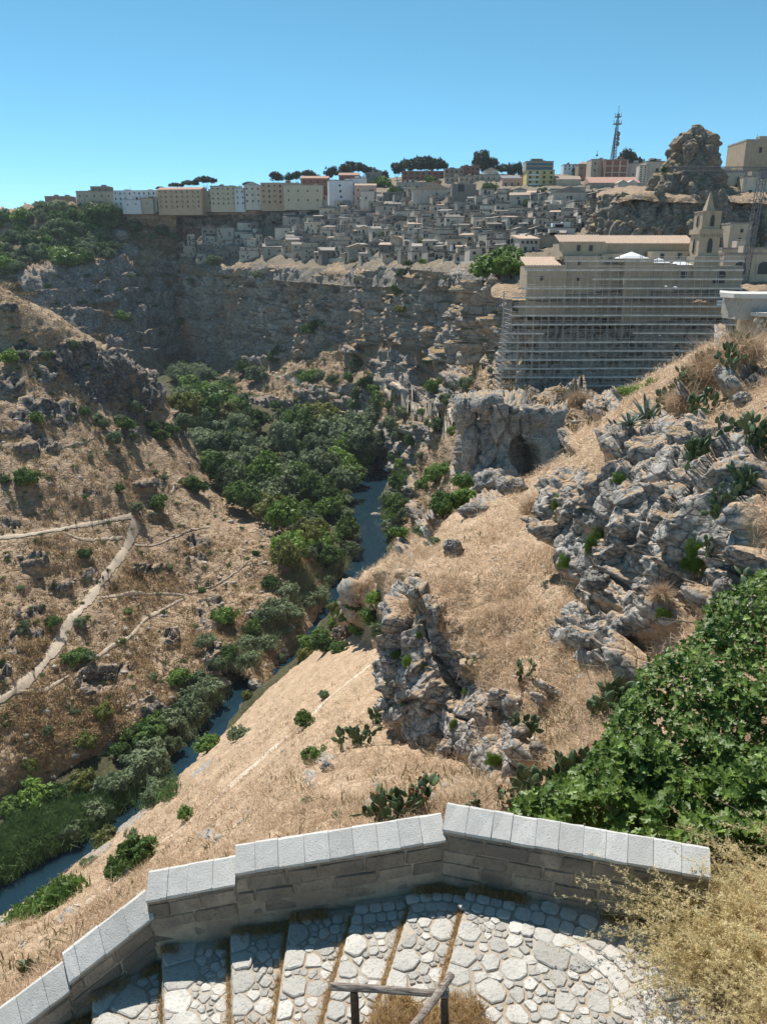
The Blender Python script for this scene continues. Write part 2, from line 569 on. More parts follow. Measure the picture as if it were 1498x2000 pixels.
LEVEL = [(-10, 1052), (50, 1046), (110, 1036), (170, 1025), (225, 1015), (262, 1008)]
G, tv, tu = loft(hill_c, 2.9)
hill_o, hill_V, hill_rm = terrain('hillside', G, M['hill'], hill_rock, 2.2, 16.0, 2.6, 5.0, 11, clear=[(TRACK, 14), (LEVEL, 8), ([(265, 1066), (330, 1055), (410, 1030)], 4), ([(200, 1168), (260, 1160), (320, 1160), (365, 1165), (330, 1185), (285, 1210), (255, 1245), (215, 1265), (170, 1300), (120, 1330), (85, 1350)], 4)])

# --- near bank slope below the wall
bank_c = [
    [(-14, 6, -16), (-7.5, 6.6, -12.6), (-4.6, 8.6, -10.6), (-2.5, 9.3, -10.0), (0.8, 9.9, -9.5), (2.5, 9.9, -9.3), (3.4, 10.5, -10.2)],
    row([(-250, 2000, 17), (0, 1900, 16), (230, 1780, 18), (500, 1650, 15), (760, 1590, 13), (930, 1545, 13.5), (1010, 1560, 14.5)]),
    row([(-250, 1980, 40), (0, 1835, 40), (280, 1700, 33), (490, 1560, 32), (720, 1485, 24), (930, 1495, 22.5), (1010, 1545, 20.5)]),
    row([(-250, 1960, 65), (0, 1805, 72), (160, 1700, 70), (360, 1555, 62), (570, 1400, 60), (770, 1330, 50), (880, 1330, 45)]),
    [PZ(*p) for p in [(-250, 1950, -88), (0, 1800, -88), (185, 1665, -88), (380, 1490, -88), (530, 1345, -88), (665, 1235, -82)]] + [P(830, 1235, 80)],
    [PZ(*p) for p in [(-250, 1925, -94), (0, 1775, -94), (165, 1650, -94), (360, 1475, -94), (510, 1330, -94), (640, 1210, -94)]] + [P(800, 1190, 110)],
]
bank_rock = [(640, 1490, 20, 16), (720, 1440, 30, 12, -20), (200, 1665, 30, 9, -35), (95, 1745, 40, 8, -25), (260, 1605, 40, 8, -35), (400, 1500, 30, 6, -40), (410, 1635, 22, 9), (350, 1770, 18, 7),
             (140, 1800, 30, 6, -30), (610, 1530, 14, 16), (30, 1790, 40, 14, -30)]
G, tv, tu = loft(bank_c, 3.0, wv=[200, 160, 200, 160, 40])
bank_o, bank_V, bank_rm = terrain('bank', G, M['slope'], bank_rock, 0.75, 6.0, 0.35, 1.6, 31, clear=[([(300, 1655), (400, 1580), (500, 1492), (580, 1425), (640, 1365), (720, 1300)], 9)])

# --- grassy shoulder above the crag
sh_c = [
    row([(1040, 1620, 15.5), (1140, 1630, 12.5), (1260, 1640, 10.5)]),
    row([(1010, 1480, 20.5), (1080, 1455, 18.3), (1200, 1430, 16)]),
    row([(960, 1370, 23.5), (1060, 1340, 21.6), (1190, 1300, 19)]),
    row([(890, 1270, 26.5), (1030, 1230, 25.2), (1190, 1190, 23.0)]),
    row([(800, 1150, 29.5), (970, 1120, 31.0), (1160, 1100, 30)]),
    row([(822, 1085, 42), (965, 1045, 43), (1140, 1010, 39)]),
    row([(860, 1030, 62), (980, 985, 58), (1120, 930, 50)]),
    row([(930, 966, 88), (1010, 948, 76), (1110, 895, 59)]),
    row([(985, 985, 110), (1060, 970, 95), (1150, 940, 78)]),
]
sh_rock = [(960, 965, 48, 30, -20), (815, 1165, 22, 22), (840, 1210, 28, 22, 45), (900, 1300, 26, 26, 45),
           (990, 1400, 30, 30), (1020, 1440, 34, 26), (1040, 1480, 30, 30), (1060, 1370, 18, 9), (1000, 1375, 22, 22), (1120, 1240, 50, 22, -20),
           (1180, 1260, 60, 34, -25), (1160, 1350, 14, 6), (1080, 1350, 15, 7), (1230, 1200, 60, 40)]
G, tv, tu = loft(sh_c, 2.4)
sh_o, sh_V, sh_rm = terrain('shoulder', G, M['slope'], sh_rock, 0.8, 4.0, 1.0, 2.0, 41, flat_=True)

# --- crag face and flank that drop from the shoulder
crag_c = [
    row([(1040, 1500, 18.8), (1010, 1478, 20.5), (960, 1368, 23.5), (890, 1268, 26.5), (797, 1148, 29.5), (812, 1150, 34), (840, 1150, 40)]),
    row([(1035, 1515, 18.7), (1000, 1500, 20.4), (935, 1425, 23.3), (858, 1345, 26.3), (778, 1230, 29.4), (800, 1235, 35), (840, 1240, 40)]),
    row([(1030, 1540, 18.6), (985, 1535, 20.2), (915, 1485, 23.0), (840, 1440, 26.0), (768, 1380, 29.2), (795, 1380, 36), (840, 1380, 40)]),
    row([(1030, 1600, 18), (980, 1600, 19.8), (900, 1570, 22.6), (825, 1540, 25.6), (755, 1490, 29), (790, 1490, 36), (840, 1490, 40)]),
]
crag_rock = [(985, 1500, 60, 60), (890, 1400, 90, 80), (830, 1290, 70, 110), (800, 1200, 40, 70), (690, 1165, 18, 30), (900, 1030, 50, 26, -30), (960, 980, 40, 30), (800, 1350, 60, 60)]
crag_c[0] = [q + np.array((0.35, 0.25, -0.25)) * (np.linalg.norm(q) / 35.0) for q in crag_c[0]]
G, tv, tu = loft(crag_c, 2.0, wv=[100, 90, 70], wu=[60, 150, 160, 190, 40, 20])
crag_o, crag_V, crag_rm = terrain('crag', G, M['slope'], crag_rock, 0.5, 5.0, 1.1, 2.0, 51, flat_=True)

# --- flank of the shoulder that falls to the river
fk_c = [
    row([(815, 1150, 36), (835, 1080, 44), (868, 1026, 63), (936, 964, 89), (995, 985, 111)]),
    row([(790, 1135, 46), (800, 1100, 56), (835, 1048, 80), (905, 1002, 104), (960, 1010, 125)]),
    row([(745, 1140, 70), (748, 1122, 76), (800, 1072, 110), (865, 1040, 130), (930, 1030, 150)]),
    row([(712, 1165, 95), (692, 1148, 100), (765, 1095, 150), (820, 1062, 180), (880, 1050, 190)]),
    row([(720, 1240, 120), (672, 1195, 128), (735, 1118, 195), (790, 1080, 218), (850, 1060, 225)]),
    [PZ(700, 1260, -93), PZ(650, 1205, -93), PZ(715, 1125, -93), PZ(770, 1085, -93), PZ(830, 1062, -93)],
]
fk_c = [[np.array(r_[0]) + np.array((1.0, 1.5, -14.0))] + list(r_) for r_ in fk_c]
G, tv, tu = loft(fk_c, 2.2)
fk_o, fk_V, fk_rm = terrain('flank', G, M['slope'], [(690, 1170, 20, 30), (900, 1020, 50, 26, -30), (950, 980, 40, 26), (860, 1050, 30, 20), (800, 1085, 18, 14)], 1.6, 9.0, 1.8, 3.0, 171)

# --- rocky hillside on the right
rt_c = [
    row([(1130, 1640, 13), (1250, 1650, 11.5), (1400, 1660, 10.8), (1620, 1640, 10)]),
    row([(1130, 1500, 17), (1250, 1510, 14.2), (1400, 1490, 12.8), (1620, 1480, 11.6)]),
    row([(1110, 1340, 21), (1240, 1330, 18), (1400, 1290, 16), (1620, 1270, 14.5)]),
    row([(1100, 1210, 25.3), (1220, 1195, 21.8), (1390, 1150, 18.8), (1620, 1110, 16.2)]),
    row([(1095, 1140, 27.5), (1220, 1100, 24), (1390, 1050, 20), (1620, 1000, 17)]),
    row([(1072, 1010, 30), (1200, 960, 26.6), (1390, 960, 22), (1620, 920, 19)]),
    row([(1080, 960, 32), (1210, 880, 29.5), (1390, 880, 25), (1620, 850, 21.5)]),
    row([(1100, 890, 40), (1230, 800, 36), (1390, 780, 30), (1620, 760, 25)]),
    row([(1110, 860, 47), (1230, 770, 42), (1375, 692, 37), (1620, 640, 33)]),
    row([(1130, 875, 58), (1250, 790, 52), (1390, 720, 47), (1620, 660, 45)]),
    [(16, 80, -32), (24, 75, -28), (34, 70, -22), (60, 70, -18)],
]
rt_rock = [(1110, 1010, 50, 60), (1180, 990, 60, 60), (1160, 1090, 70, 50), (1250, 950, 60, 55), (1320, 930, 70, 50), (1260, 1050, 90, 50), (1380, 1060, 70, 80),
           (1330, 1120, 60, 50), (1450, 1050, 60, 80), (1290, 870, 34, 40), (1360, 870, 60, 40), (1440, 880, 50, 60), (1230, 1110, 40, 40), (1220, 1160, 80, 40),
           (1280, 1180, 50, 40), (1400, 1170, 40, 50), (1440, 770, 26, 14), (1200, 790, 20, 8, -30), (1230, 1250, 80, 26, -20), (1240, 1310, 30, 40), (1120, 870, 12, 16), (1340, 790, 18, 12), (1170, 810, 22, 9, -30),
           (1470, 740, 22, 22), (1410, 640, 20, 40), (1345, 1010, 30, 90), (1440, 960, 80, 60), (1480, 1130, 60, 60), (1140, 950, 50, 34), (1220, 880, 40, 30), (1300, 1010, 90, 60), (1460, 1190, 50, 40), (1300, 1220, 60, 34)]
for r_ in rt_c:
    q = np.array(r_[-1])
    r_.append(q + np.array((7.0, -1.5, 1.2)))
    r_.append(q + np.array((14.0, -5.0, 2.0)))
G, tv, tu = loft(rt_c, 2.6)
rt_o, rt_V, rt_rm = terrain('rocky_slope', G, M['slope'], rt_rock, 0.5, 3.5, 1.1, 1.8, 61, thr=0.54, flat_=True)

# --- valley floor and river
riv_px = [(-300, 1990), (-120, 1850), (60, 1725), (170, 1655), (262, 1583), (330, 1520), (400, 1440), (462, 1355), (520, 1308), (575, 1258), (610, 1205), (660, 1150), (712, 1105), (728, 1065), (716, 1015), (716, 965), (740, 930), (768, 905)]
riv = np.array([PZ(x, y, -90.0) for x, y in riv_px])
riv_w = np.array([3.8, 3.8, 3.5, 2.6, 2.2, 2.2, 2.3, 2.4, 2.4, 2.2, 2.2, 3.0, 4.5, 4.5, 5.5, 6.0, 5.0, 4.0])
_t = np.linspace(0, len(riv) - 1, 500)
riv_d = _cr(riv, _t)
riv_wd = np.interp(_t, np.arange(len(riv)), riv_w)

def riv_dist(xy):
    best = np.full(len(xy), 1e9)
    for k in range(0, 500, 2):
        d = np.hypot(xy[:, 0] - riv_d[k, 0], xy[:, 1] - riv_d[k, 1]) - riv_wd[k]
        best = np.minimum(best, d)
    return best

xs = np.linspace(-190, 110, 300)
ys = np.linspace(45, 620, 460)
X, Y = np.meshgrid(xs, ys)
fl = np.stack((X.ravel(), Y.ravel(), np.zeros(X.size)), 1)
dr = riv_dist(fl[:, :2])
fl[:, 2] = -88.6 + np.clip((fl[:, 1] - 330) * 0.09, 0, 20) + fbm(fl, 14, 4, 71) * 1.3 - 3.4 * (1 - smooth(-2.0, 2.6, dr + 1.6 * fbm(fl, 5, 3, 72)))
fF = grid_faces(len(ys), len(xs))
rk = smooth(0.15, 0.5, fbm(fl, 9, 4, 73) + 0.35 * (1 - smooth(0, 5, dr)))
me = mesh_np('valley_floor', fl, fF, {'rock': rk})
floor_o = link('valley_floor', me, M['floor'])
tag(floor_o, kind='structure')
BV.append(('valley_floor', fl, fF))
# the ground beyond, out to the horizon
gx = np.linspace(-9000, 9000, 60)
gy = np.concatenate((np.linspace(-400, 1400, 30), np.linspace(1600, 9000, 20)))
X, Y = np.meshgrid(gx, gy)
gz = np.full(X.size, -98.0)
me = mesh_np('ground', np.stack((X.ravel(), Y.ravel(), gz), 1), grid_faces(len(gy), len(gx)), {'rock': np.zeros(X.size)})
tag(link('ground', me, M['hill']), kind='structure')
# water
t = NT('river water', 0.04)
p = t.coord('Position')
t.color((0.010, 0.028, 0.042))
t.b.inputs['Specular IOR Level'].default_value = 0.5
t.b.inputs['IOR'].default_value = 1.33
t.bump(t.noise(0.9, 4, 0.6, p), 0.12, 0.05)
L = []
for k in range(500):
    a = riv_d[min(k + 1, 499)] - riv_d[max(k - 1, 0)]
    n = np.array((-a[1], a[0], 0)) / (np.hypot(a[0], a[1]) + 1e-9)
    for s in np.linspace(-1, 1, 7):
        L.append(riv_d[k] + n * s * (riv_wd[k] + 2.6))
water_o = link('river', mesh_np('river', np.array(L), grid_faces(500, 7)), t.m)
tag(water_o, kind='structure')

# --- talus below the cliffs
tal_c = [
    row([(330, 712, 590), (480, 690, 530), (600, 688, 480), (690, 665, 430), (790, 648, 370), (880, 688, 300), (960, 690, 236), (1010, 745, 196), (1080, 770, 186), (1500, 800, 178)]),
    row([(345, 735, 545), (475, 725, 505), (585, 722, 462), (675, 700, 425), (765, 700, 372), (850, 745, 306), (920, 765, 226), (985, 800, 176), (1080, 800, 168), (1500, 820, 165)]),
    row([(350, 760, 515), (470, 765, 475), (565, 770, 443), (660, 755, 412), (735, 765, 372), (815, 815, 300), (875, 850, 240), (945, 890, 172), (1060, 860, 140), (1500, 880, 150)]),
    row([(350, 780, 500), (470, 795, 455), (560, 805, 428), (650, 810, 404), (730, 825, 365), (785, 880, 310), (830, 950, 248), (890, 985, 180), (1010, 960, 140), (1400, 980, 130)]),
    row([(345, 800, 492), (470, 815, 445), (560, 832, 420), (650, 850, 398), (728, 880, 362), (768, 950, 318), (790, 1035, 262), (770, 1090, 228), (900, 1100, 170), (1300, 1100, 140)]),
]
tal_rock = [(775, 730, 42, 45), (750, 720, 20, 35), (840, 790, 40, 30), (690, 775, 35, 22), (620, 770, 40, 14), (560, 690, 40, 14), (640, 650, 30, 15), (690, 690, 18, 10), (420, 690, 60, 14), (500, 700, 40, 10),
            (790, 880, 30, 40), (760, 850, 22, 30), (830, 850, 30, 20), (800, 950, 24, 30), (860, 770, 30, 20), (900, 740, 20, 20), (460, 800, 60, 10), (400, 780, 40, 10), (530, 790, 60, 10), (700, 800, 30, 22),
            (1080, 790, 80, 20), (1200, 800, 90, 20), (930, 800, 40, 40), (900, 700, 20, 12), (820, 1000, 24, 20)]
G, tv, tu = loft(tal_c, 2.6)
tal_o, tal_V, tal_rm = terrain('talus', G, M['talus'], tal_rock, 5.0, 26.0, 4.5, 8.0, 81, steps=(9.0, 2.5))

# --- far cliffs
def cliff(name, top, bot, mat, step, seed, amp=4.0, sc=14.0, rows=3, cast=True, over=0.0, lean=0.0):
    T, B = np.array(row(top)), np.array(row(bot))
    C = []
    for k in range(rows + 1):
        f = k / rows
        C.append(T * (1 - f) + B * f + np.array((0, over * math.sin(f * math.pi), 0)))
    G, tv, tu = loft(C, step)
    N = grid_normals(G).reshape(-1, 3)
    if N[:, 1].mean() > 0:
        N = -N
    V = G.reshape(-1, 3)
    butt = fbm(V, sc * 2.4, 3, seed, stretch=(1, 1, 3.5)) * amp * 3.4
    flut = fbm(V, sc * 0.7, 4, seed + 5, ridged=True, stretch=(1, 1, 3.0)) * amp * 1.2
    lay = fbm(V, sc * 0.35, 3, seed + 8, stretch=(5, 5, 0.7)) * amp * 0.55
    fa, ca_ = facets(V, sc * 0.5, seed + 3, (1, 1, 1.6))
    fb_, cb2 = facets(V, sc * 0.2, seed + 4, (1.3, 1.3, 0.9))
    blk = (fa * 0.9 + fb_ * 0.35 - 0.4 * (1 - smooth(0, 0.1, ca_))) * amp
    holes = -smooth(0.22, 0.36, fbm(V, sc * 0.4, 2, seed + 21)) * amp * 1.3 - smooth(0.1, 0.3, fbm(V, sc * 1.3, 2, seed + 33, stretch=(0.6, 0.6, 1.6))) * amp * 0.9
    ph = V[:, 2] / (sc * 0.55) + 0.9 * fbm(V, sc * 3, 3, seed + 93)
    fr = ph - np.floor(ph)
    d = butt + flut + lay + blk + holes + (fr * (1 - smooth(0.86, 1.0, fr)) - 0.4) * amp * 0.35
    if name == 'cliff':
        d = d * (1 - 0.6 * smooth(1000, 1060, pix(V)[0]))
    V2 = V + N * d[:, None]
    F = grid_faces(G.shape[0], G.shape[1])
    o = link(name, mesh_np(name, V2, F), mat)
    tag(o, kind='structure')
    if cast:
        BV.append((name, V2, F))
    return o, V2.reshape(G.shape)

cl_top = [(318, 500, 606), (400, 524, 566), (500, 523, 530), (600, 528, 486), (690, 535, 438), (790, 528, 374), (880, 533, 303), (940, 548, 252), (1000, 548, 214), (1040, 560, 206), (1200, 565, 204), (1330, 565, 203), (1500, 570, 202)]
cl_bot = [(318, 720, 585), (410, 712, 550), (500, 700, 515), (600, 700, 470), (690, 680, 422), (790, 665, 360), (880, 705, 292), (940, 712, 242), (985, 740, 202), (1020, 780, 193), (1200, 790, 192), (1330, 790, 191), (1500, 790, 190)]
cl_o, cl_V = cliff('cliff', cl_top, cl_bot, M['cliff'], 2.0, 91, 4.2, 15.0)

# --- far left slope with shrubs and rock bands
fl_c = [
    row([(-140, 440, 860), (0, 414, 840), (100, 400, 820), (170, 398, 800), (250, 402, 800), (345, 402, 800)]),
    row([(-140, 436, 650), (0, 411, 640), (100, 397, 625), (170, 398, 612), (250, 404, 608), (345, 404, 612)]),
    row([(-140, 490, 585), (0, 470, 580), (100, 450, 580), (170, 440, 585), (250, 445, 590), (345, 450, 596)]),
    row([(-140, 545, 535), (0, 530, 535), (100, 510, 540), (190, 490, 560), (270, 480, 580), (345, 478, 592)]),
    row([(-140, 585, 500), (0, 570, 505), (90, 545, 515), (190, 530, 540), (270, 520, 565), (345, 505, 588)]),
    row([(-140, 640, 490), (0, 620, 492), (90, 600, 500), (190, 590, 520), (270, 580, 550), (345, 560, 580)]),
    row([(-140, 690, 470), (0, 680, 475), (90, 660, 480), (190, 650, 500), (270, 650, 525), (345, 640, 560)]),
    row([(-140, 780, 440), (0, 770, 445), (90, 760, 450), (200, 740, 470), (280, 735, 500), (345, 730, 545)]),
]
fl_rock = [(110, 555, 80, 40), (60, 530, 60, 12), (230, 560, 60, 40), (150, 600, 60, 60), (270, 660, 70, 45), (280, 600, 60, 50), (200, 520, 40, 20), (240, 500, 30, 14), (160, 430, 24, 26), (330, 560, 40, 60), (60, 610, 40, 30),
           (130, 660, 40, 40), (240, 450, 20, 20), (210, 415, 50, 22), (340, 640, 40, 60)]
G, tv, tu = loft(fl_c, 2.5)
fls_o, fls_V, fls_rm = terrain('far_slope', G, M['talus'], fl_rock, 7.0, 40.0, 4.0, 9.0, 101, steps=(11.0, 6.5))

# --- town slope
tn_c = [
    row([(235, 516, 606), (340, 530, 590), (500, 545, 524), (690, 560, 430), (870, 560, 298), (1000, 575, 208), (1110, 575, 198), (1210, 575, 198)]),
    row([(235, 500, 612), (340, 506, 606), (500, 519, 533), (690, 529, 442), (870, 529, 308), (1000, 540, 216), (1110, 545, 204), (1210, 545, 204)]),
    row([(235, 480, 614), (340, 488, 610), (500, 495, 552), (690, 498, 470), (870, 498, 352), (1000, 500, 268), (1110, 500, 250), (1210, 500, 226)]),
    row([(235, 460, 616), (340, 465, 612), (500, 460, 575), (690, 455, 508), (870, 455, 408), (1000, 450, 345), (1110, 448, 320), (1210, 448, 300)]),
    row([(235, 440, 618), (340, 440, 615), (500, 425, 595), (690, 412, 548), (870, 412, 462), (1000, 410, 418), (1110, 405, 400), (1210, 405, 385)]),
    row([(235, 406, 622), (340, 402, 622), (500, 396, 615), (690, 378, 590), (870, 374, 520), (1000, 372, 490), (1110, 370, 475), (1210, 370, 460)]),
    row([(235, 399, 680), (340, 394, 680), (500, 380, 690), (690, 358, 680), (870, 345, 640), (1000, 345, 620), (1110, 345, 620), (1300, 340, 620)]),
    row([(235, 398, 900), (340, 394, 900), (500, 378, 900), (690, 356, 900), (870, 342, 900), (1000, 342, 900), (1110, 342, 900), (1500, 340, 900)]),
]
G, tv, tu = loft(tn_c, 3.0)
tn_o, tn_V, tn_rm = terrain('town_slope', G, M['town_rock'], None, 3.0, 22.0, 1.2, 6.0, 111, base_rock=0.75)

# straw covered lip along the top of the cliff
lp = [q for q in cl_top if q[0] < 1010]
lp_c = [row([(x, y + 16, d - 3.5) for x, y, d in lp]), row([(x, y + 3, d - 3.0) for x, y, d in lp]), row([(x, y - 5, d + 2) for x, y, d in lp]), row([(x, y - 10, d + 12) for x, y, d in lp]), row([(x, y - 6, d + 26) for x, y, d in lp])]
G, tv, tu = loft(lp_c, 2.0)
lp_o, lp_V, lp_rm = terrain('cliff_top', G, M['talus'], [(430, 530, 30, 8), (560, 532, 30, 8), (700, 540, 24, 10), (760, 532, 30, 8), (840, 536, 26, 8), (900, 540, 26, 10)], 4.0, 20.0, 3.0, 5.0, 181)

# rock band of the town on the far left
c2_top = [(225, 398, 604), (300, 402, 606), (400, 400, 604), (500, 408, 592), (560, 412, 578)]
c2_bot = [(225, 470, 600), (300, 452, 602), (400, 448, 600), (500, 446, 586), (560, 440, 572)]
c2_o, c2_V = cliff('rock_band', c2_top, c2_bot, M['town_rock'], 2.0, 121, 2.6, 9.0)

ct_c = [row([(960, 580, 196), (1040, 590, 190), (1200, 592, 188), (1400, 592, 186), (1640, 592, 184)]),
        row([(960, 562, 204), (1040, 566, 196), (1200, 568, 193), (1400, 568, 191), (1640, 568, 190)]),
        row([(985, 548, 216), (1060, 548, 214), (1200, 549, 212), (1400, 549, 210), (1640, 549, 210)]),
        row([(1000, 540, 240), (1080, 540, 240), (1200, 541, 240), (1400, 541, 240), (1640, 541, 240)])]
G, tv, tu = loft(ct_c, 3)
ct_o, ct_V, ct_rm = terrain('church_terrace', G, M['talus'], None, 0.4, 6, 0.8, 4, 161, base_rock=0.4)

# --- pinnacle hill behind the church
pn_top = [(1165, 392, 262), (1190, 384, 246), (1230, 378, 240), (1290, 380, 238), (1350, 384, 238), (1420, 384, 238), (1520, 384, 238), (1640, 384, 238)]
pn_bot = [(1150, 560, 250), (1180, 560, 232), (1230, 560, 226), (1290, 560, 224), (1350, 560, 224), (1420, 560, 223), (1520, 560, 223), (1640, 560, 223)]
pn_o, pn_V = cliff('pinnacle_cliff', pn_top, pn_bot, M['pinnacle'], 1.8, 131, 1.5, 11.0)
pl_c = [row([(x, y + 14, d - 3) for x, y, d in pn_top]),
        row([(x, y + 1, d + 1) for x, y, d in pn_top]),
        row([(x, y - 7, d + 22) for x, y, d in pn_top]),
        row([(x, y - 14, d + 60) for x, y, d in pn_top]),
        row([(x, y - 10, d + 160) for x, y, d in pn_top])]
G, tv, tu = loft(pl_c, 2.5)
pl_o, pl_V, pl_rm = terrain('pinnacle_terrace', G, M['talus'], None, 0.8, 8, 1.0, 4, 141, base_rock=0.35)
prof = [(243, 1361, 1364), (246, 1352, 1372), (252, 1345, 1379), (262, 1337, 1385), (285, 1322, 1394), (300, 1312, 1398), (318, 1302, 1400), (332, 1290, 1402), (350, 1277, 1408), (372, 1266, 1424), (392, 1262, 1432)]
nr, na = 110, 170
pv = []
yy = prof[0][0] + (prof[-1][0] - prof[0][0]) * np.linspace(0, 1, nr) ** 1.3
lx = np.interp(yy, [q[0] for q in prof], [q[1] for q in prof])
rx = np.interp(yy, [q[0] for q in prof], [q[2] for q in prof])
for k in range(nr):
    a_, b_ = P(lx[k], yy[k], 256), P(rx[k], yy[k], 256)
    c_ = (a_ + b_) / 2
    hw = (b_[0] - a_[0]) / 2
    th = np.linspace(0, 2 * math.pi, na, endpoint=False)
    pv.append(np.stack((c_[0] + hw * np.cos(th), c_[1] + hw * 0.85 * np.sin(th), np.full(na, c_[2])), 1))
pv = np.concatenate(pv)
cen = np.repeat(pv.reshape(nr, na, 3).mean(1), na, 0)
out = pv - cen
out /= np.linalg.norm(out, axis=1)[:, None] + 1e-9
out[:, 2] += 0.25
f1, f2, cid = worley(pv, 4.2, 5, (1, 1, 1.9))
g1, g2, gid = worley(pv, 1.7, 6, (1, 1, 1.6))
pd = (0.4 + cid) * 1.9 * smooth(0, 0.35, f2 - f1) - 1.2 + (0.3 + gid) * 0.5 * smooth(0, 0.35, g2 - g1) + fbm(pv, 3, 4, 8, ridged=True) * 0.4
wk = np.repeat(np.clip((rx - lx) / 70.0, 0.08, 1.0), na)
pv = pv + out * (1.2 * pd * wk)[:, None]
pF = []
ar = np.arange(nr * na).reshape(nr, na)
pF = np.stack((ar[:-1], np.roll(ar[:-1], -1, 1), np.roll(ar[1:], -1, 1), ar[1:]), -1).reshape(-1, 4)
pk_o = link('rock_pinnacle', mesh_np('rock_pinnacle', pv, pF), M['pinnacle'])
tag(pk_o, kind='structure')
BV.append(('rock_pinnacle', pv, pF))
# ------------------------------------------------------------------ parapet wall, paved path, railing
def speckle_mat(name, base, dark, scale, amt, bumpd, rnd=0.12, stain=None):
    t = NT(name, 0.9)
    p = t.coord('Position')
    n1 = t.noise(scale, 5, 0.7, p)
    n2 = t.noise(scale * 0.12, 4, 0.6, p)
    c = t.mix(t.ramp(n2, [(0.3, 0), (0.7, 1)]), tuple(0.82 * x for x in base), base)
    c = t.mix(t.ramp(n1, [(0.34, amt), (0.47, 0)]), c, dark)
    if stain:
        n3 = t.noise(scale * 0.05, 5, 0.7, p, 0.5)
        c = t.mix(t.ramp(n3, [(0.42, 0), (0.6, 0.85)]), c, stain)
    oi = t.new('ObjectInfo')
    v = t.math('ADD', t.math('MULTIPLY', oi.outputs['Random'], 2 * rnd), 1 - rnd)
    cb = t.new('CombineColor')
    for k in range(3):
        t.l.new(v, cb.inputs[k])
    c = t.mix(1.0, c, cb.outputs[0], 'MULTIPLY')
    t.color(c)
    t.bump(t.math('ADD', n1, t.math('MULTIPLY', n2, 0.6)), 0.8, bumpd)
    return t.m

M['coping'] = speckle_mat('coping limestone', (0.62, 0.60, 0.565), (0.20, 0.19, 0.18), 55, 0.85, 0.014, 0.10, (0.50, 0.48, 0.45))
M['block'] = speckle_mat('tufa block', (0.43, 0.33, 0.245), (0.15, 0.12, 0.10), 24, 0.7, 0.03, 0.22, (0.20, 0.16, 0.13))
M['mortar'] = speckle_mat('sandy mortar', (0.56, 0.44, 0.32), (0.32, 0.245, 0.18), 18, 0.6, 0.02, 0.0, (0.30, 0.225, 0.165))
M['stone'] = speckle_mat('paving limestone', (0.54, 0.515, 0.47), (0.24, 0.225, 0.205), 26, 0.7, 0.03, 0.24)
M['sett'] = speckle_mat('worn sett', (0.52, 0.495, 0.455), (0.28, 0.26, 0.235), 20, 0.6, 0.012, 0.16)
M['earth'] = speckle_mat('dusty earth', (0.47, 0.42, 0.355), (0.25, 0.21, 0.165), 16, 0.6, 0.03, 0.0, (0.36, 0.28, 0.20))

rng = random.Random(5)
nrg = np.random.RandomState(5)

def prism(section, L, bev=0.008, jit=0.003, rs=None):
    """section: list of (n, z); extruded along x 0..L with soft ends"""
    rs = rs or nrg
    V, F = [], []
    xs_ = [0.0, bev, L * 0.5, L - bev, L]
    k = len(section)
    cn = sum(q[0] for q in section) / k
    cz = sum(q[1] for q in section) / k
    for i, x in enumerate(xs_):
        sc_ = 0.988 if i in (0, 4) else 1.0
        for (n, z) in section:
            V.append((x, cn + (n - cn) * sc_ + rs.normal() * jit, cz + (z - cz) * sc_ + rs.normal() * jit))
    for i in range(4):
        for j in range(k):
            a, b = i * k + j, i * k + (j + 1) % k
            F.append((a, b, b + k, a + k))
    me = bpy.data.meshes.new('stone')
    me.from_pydata(V, [], F + [tuple(range(k))[::-1], tuple(range(4 * k, 5 * k))])
    me.update()
    return me

def block_mesh(seed):
    """rough dressed block in a unit box, 0..1 each way"""
    bm = bmesh.new()
    bmesh.ops.create_cube(bm, size=1.0, matrix=Matrix.Translation((0.5, 0.5, 0.5)))
    bmesh.ops.bevel(bm, geom=bm.edges[:], offset=0.06, segments=1, affect='EDGES')
    r = random.Random(seed)
    for v in bm.verts:
        v.co += Vector((r.uniform(-.012, .012), r.uniform(-.05, .05), r.uniform(-.03, .03)))
    me = bpy.data.meshes.new('block')
    bm.to_mesh(me)
    bm.free()
    me.materials.append(M['block'])
    return me

WALL = [  # A, B, coping underside zA zB, base zA zB, words
    ((0.82, 8.57), (4.0, 7.69), -7.17, -7.13, -8.02, -8.02, 'tallest stretch of the stone parapet, beside the fig tree', 11),
    ((0.80, 8.565), (-1.93, 8.17), -7.33, -7.52, -8.00, -8.44, 'long middle stretch of the stone parapet above the steps', 9),
    ((-1.93, 8.17), (-3.06, 8.04), -7.68, -7.83, -8.44, -8.68, 'short stretch of stone parapet stepped below the long one', 4),
    ((-3.06, 8.04), (-3.99, 7.46), -8.10, -8.56, -8.68, -9.35, 'stretch of stone parapet where the wall bends down the steps', 4),
    ((-3.99, 7.46), (-5.6, 6.35), -8.68, -9.35, -9.35, -10.3, 'lowest stretch of stone parapet at the corner of the picture', 6),
]
SECT = [(-0.18, 0.0), (0.17, 0.0), (0.175, 0.045), (-0.12, 0.215), (-0.18, 0.19)]
blocks = [block_mesh(k) for k in range(8)]
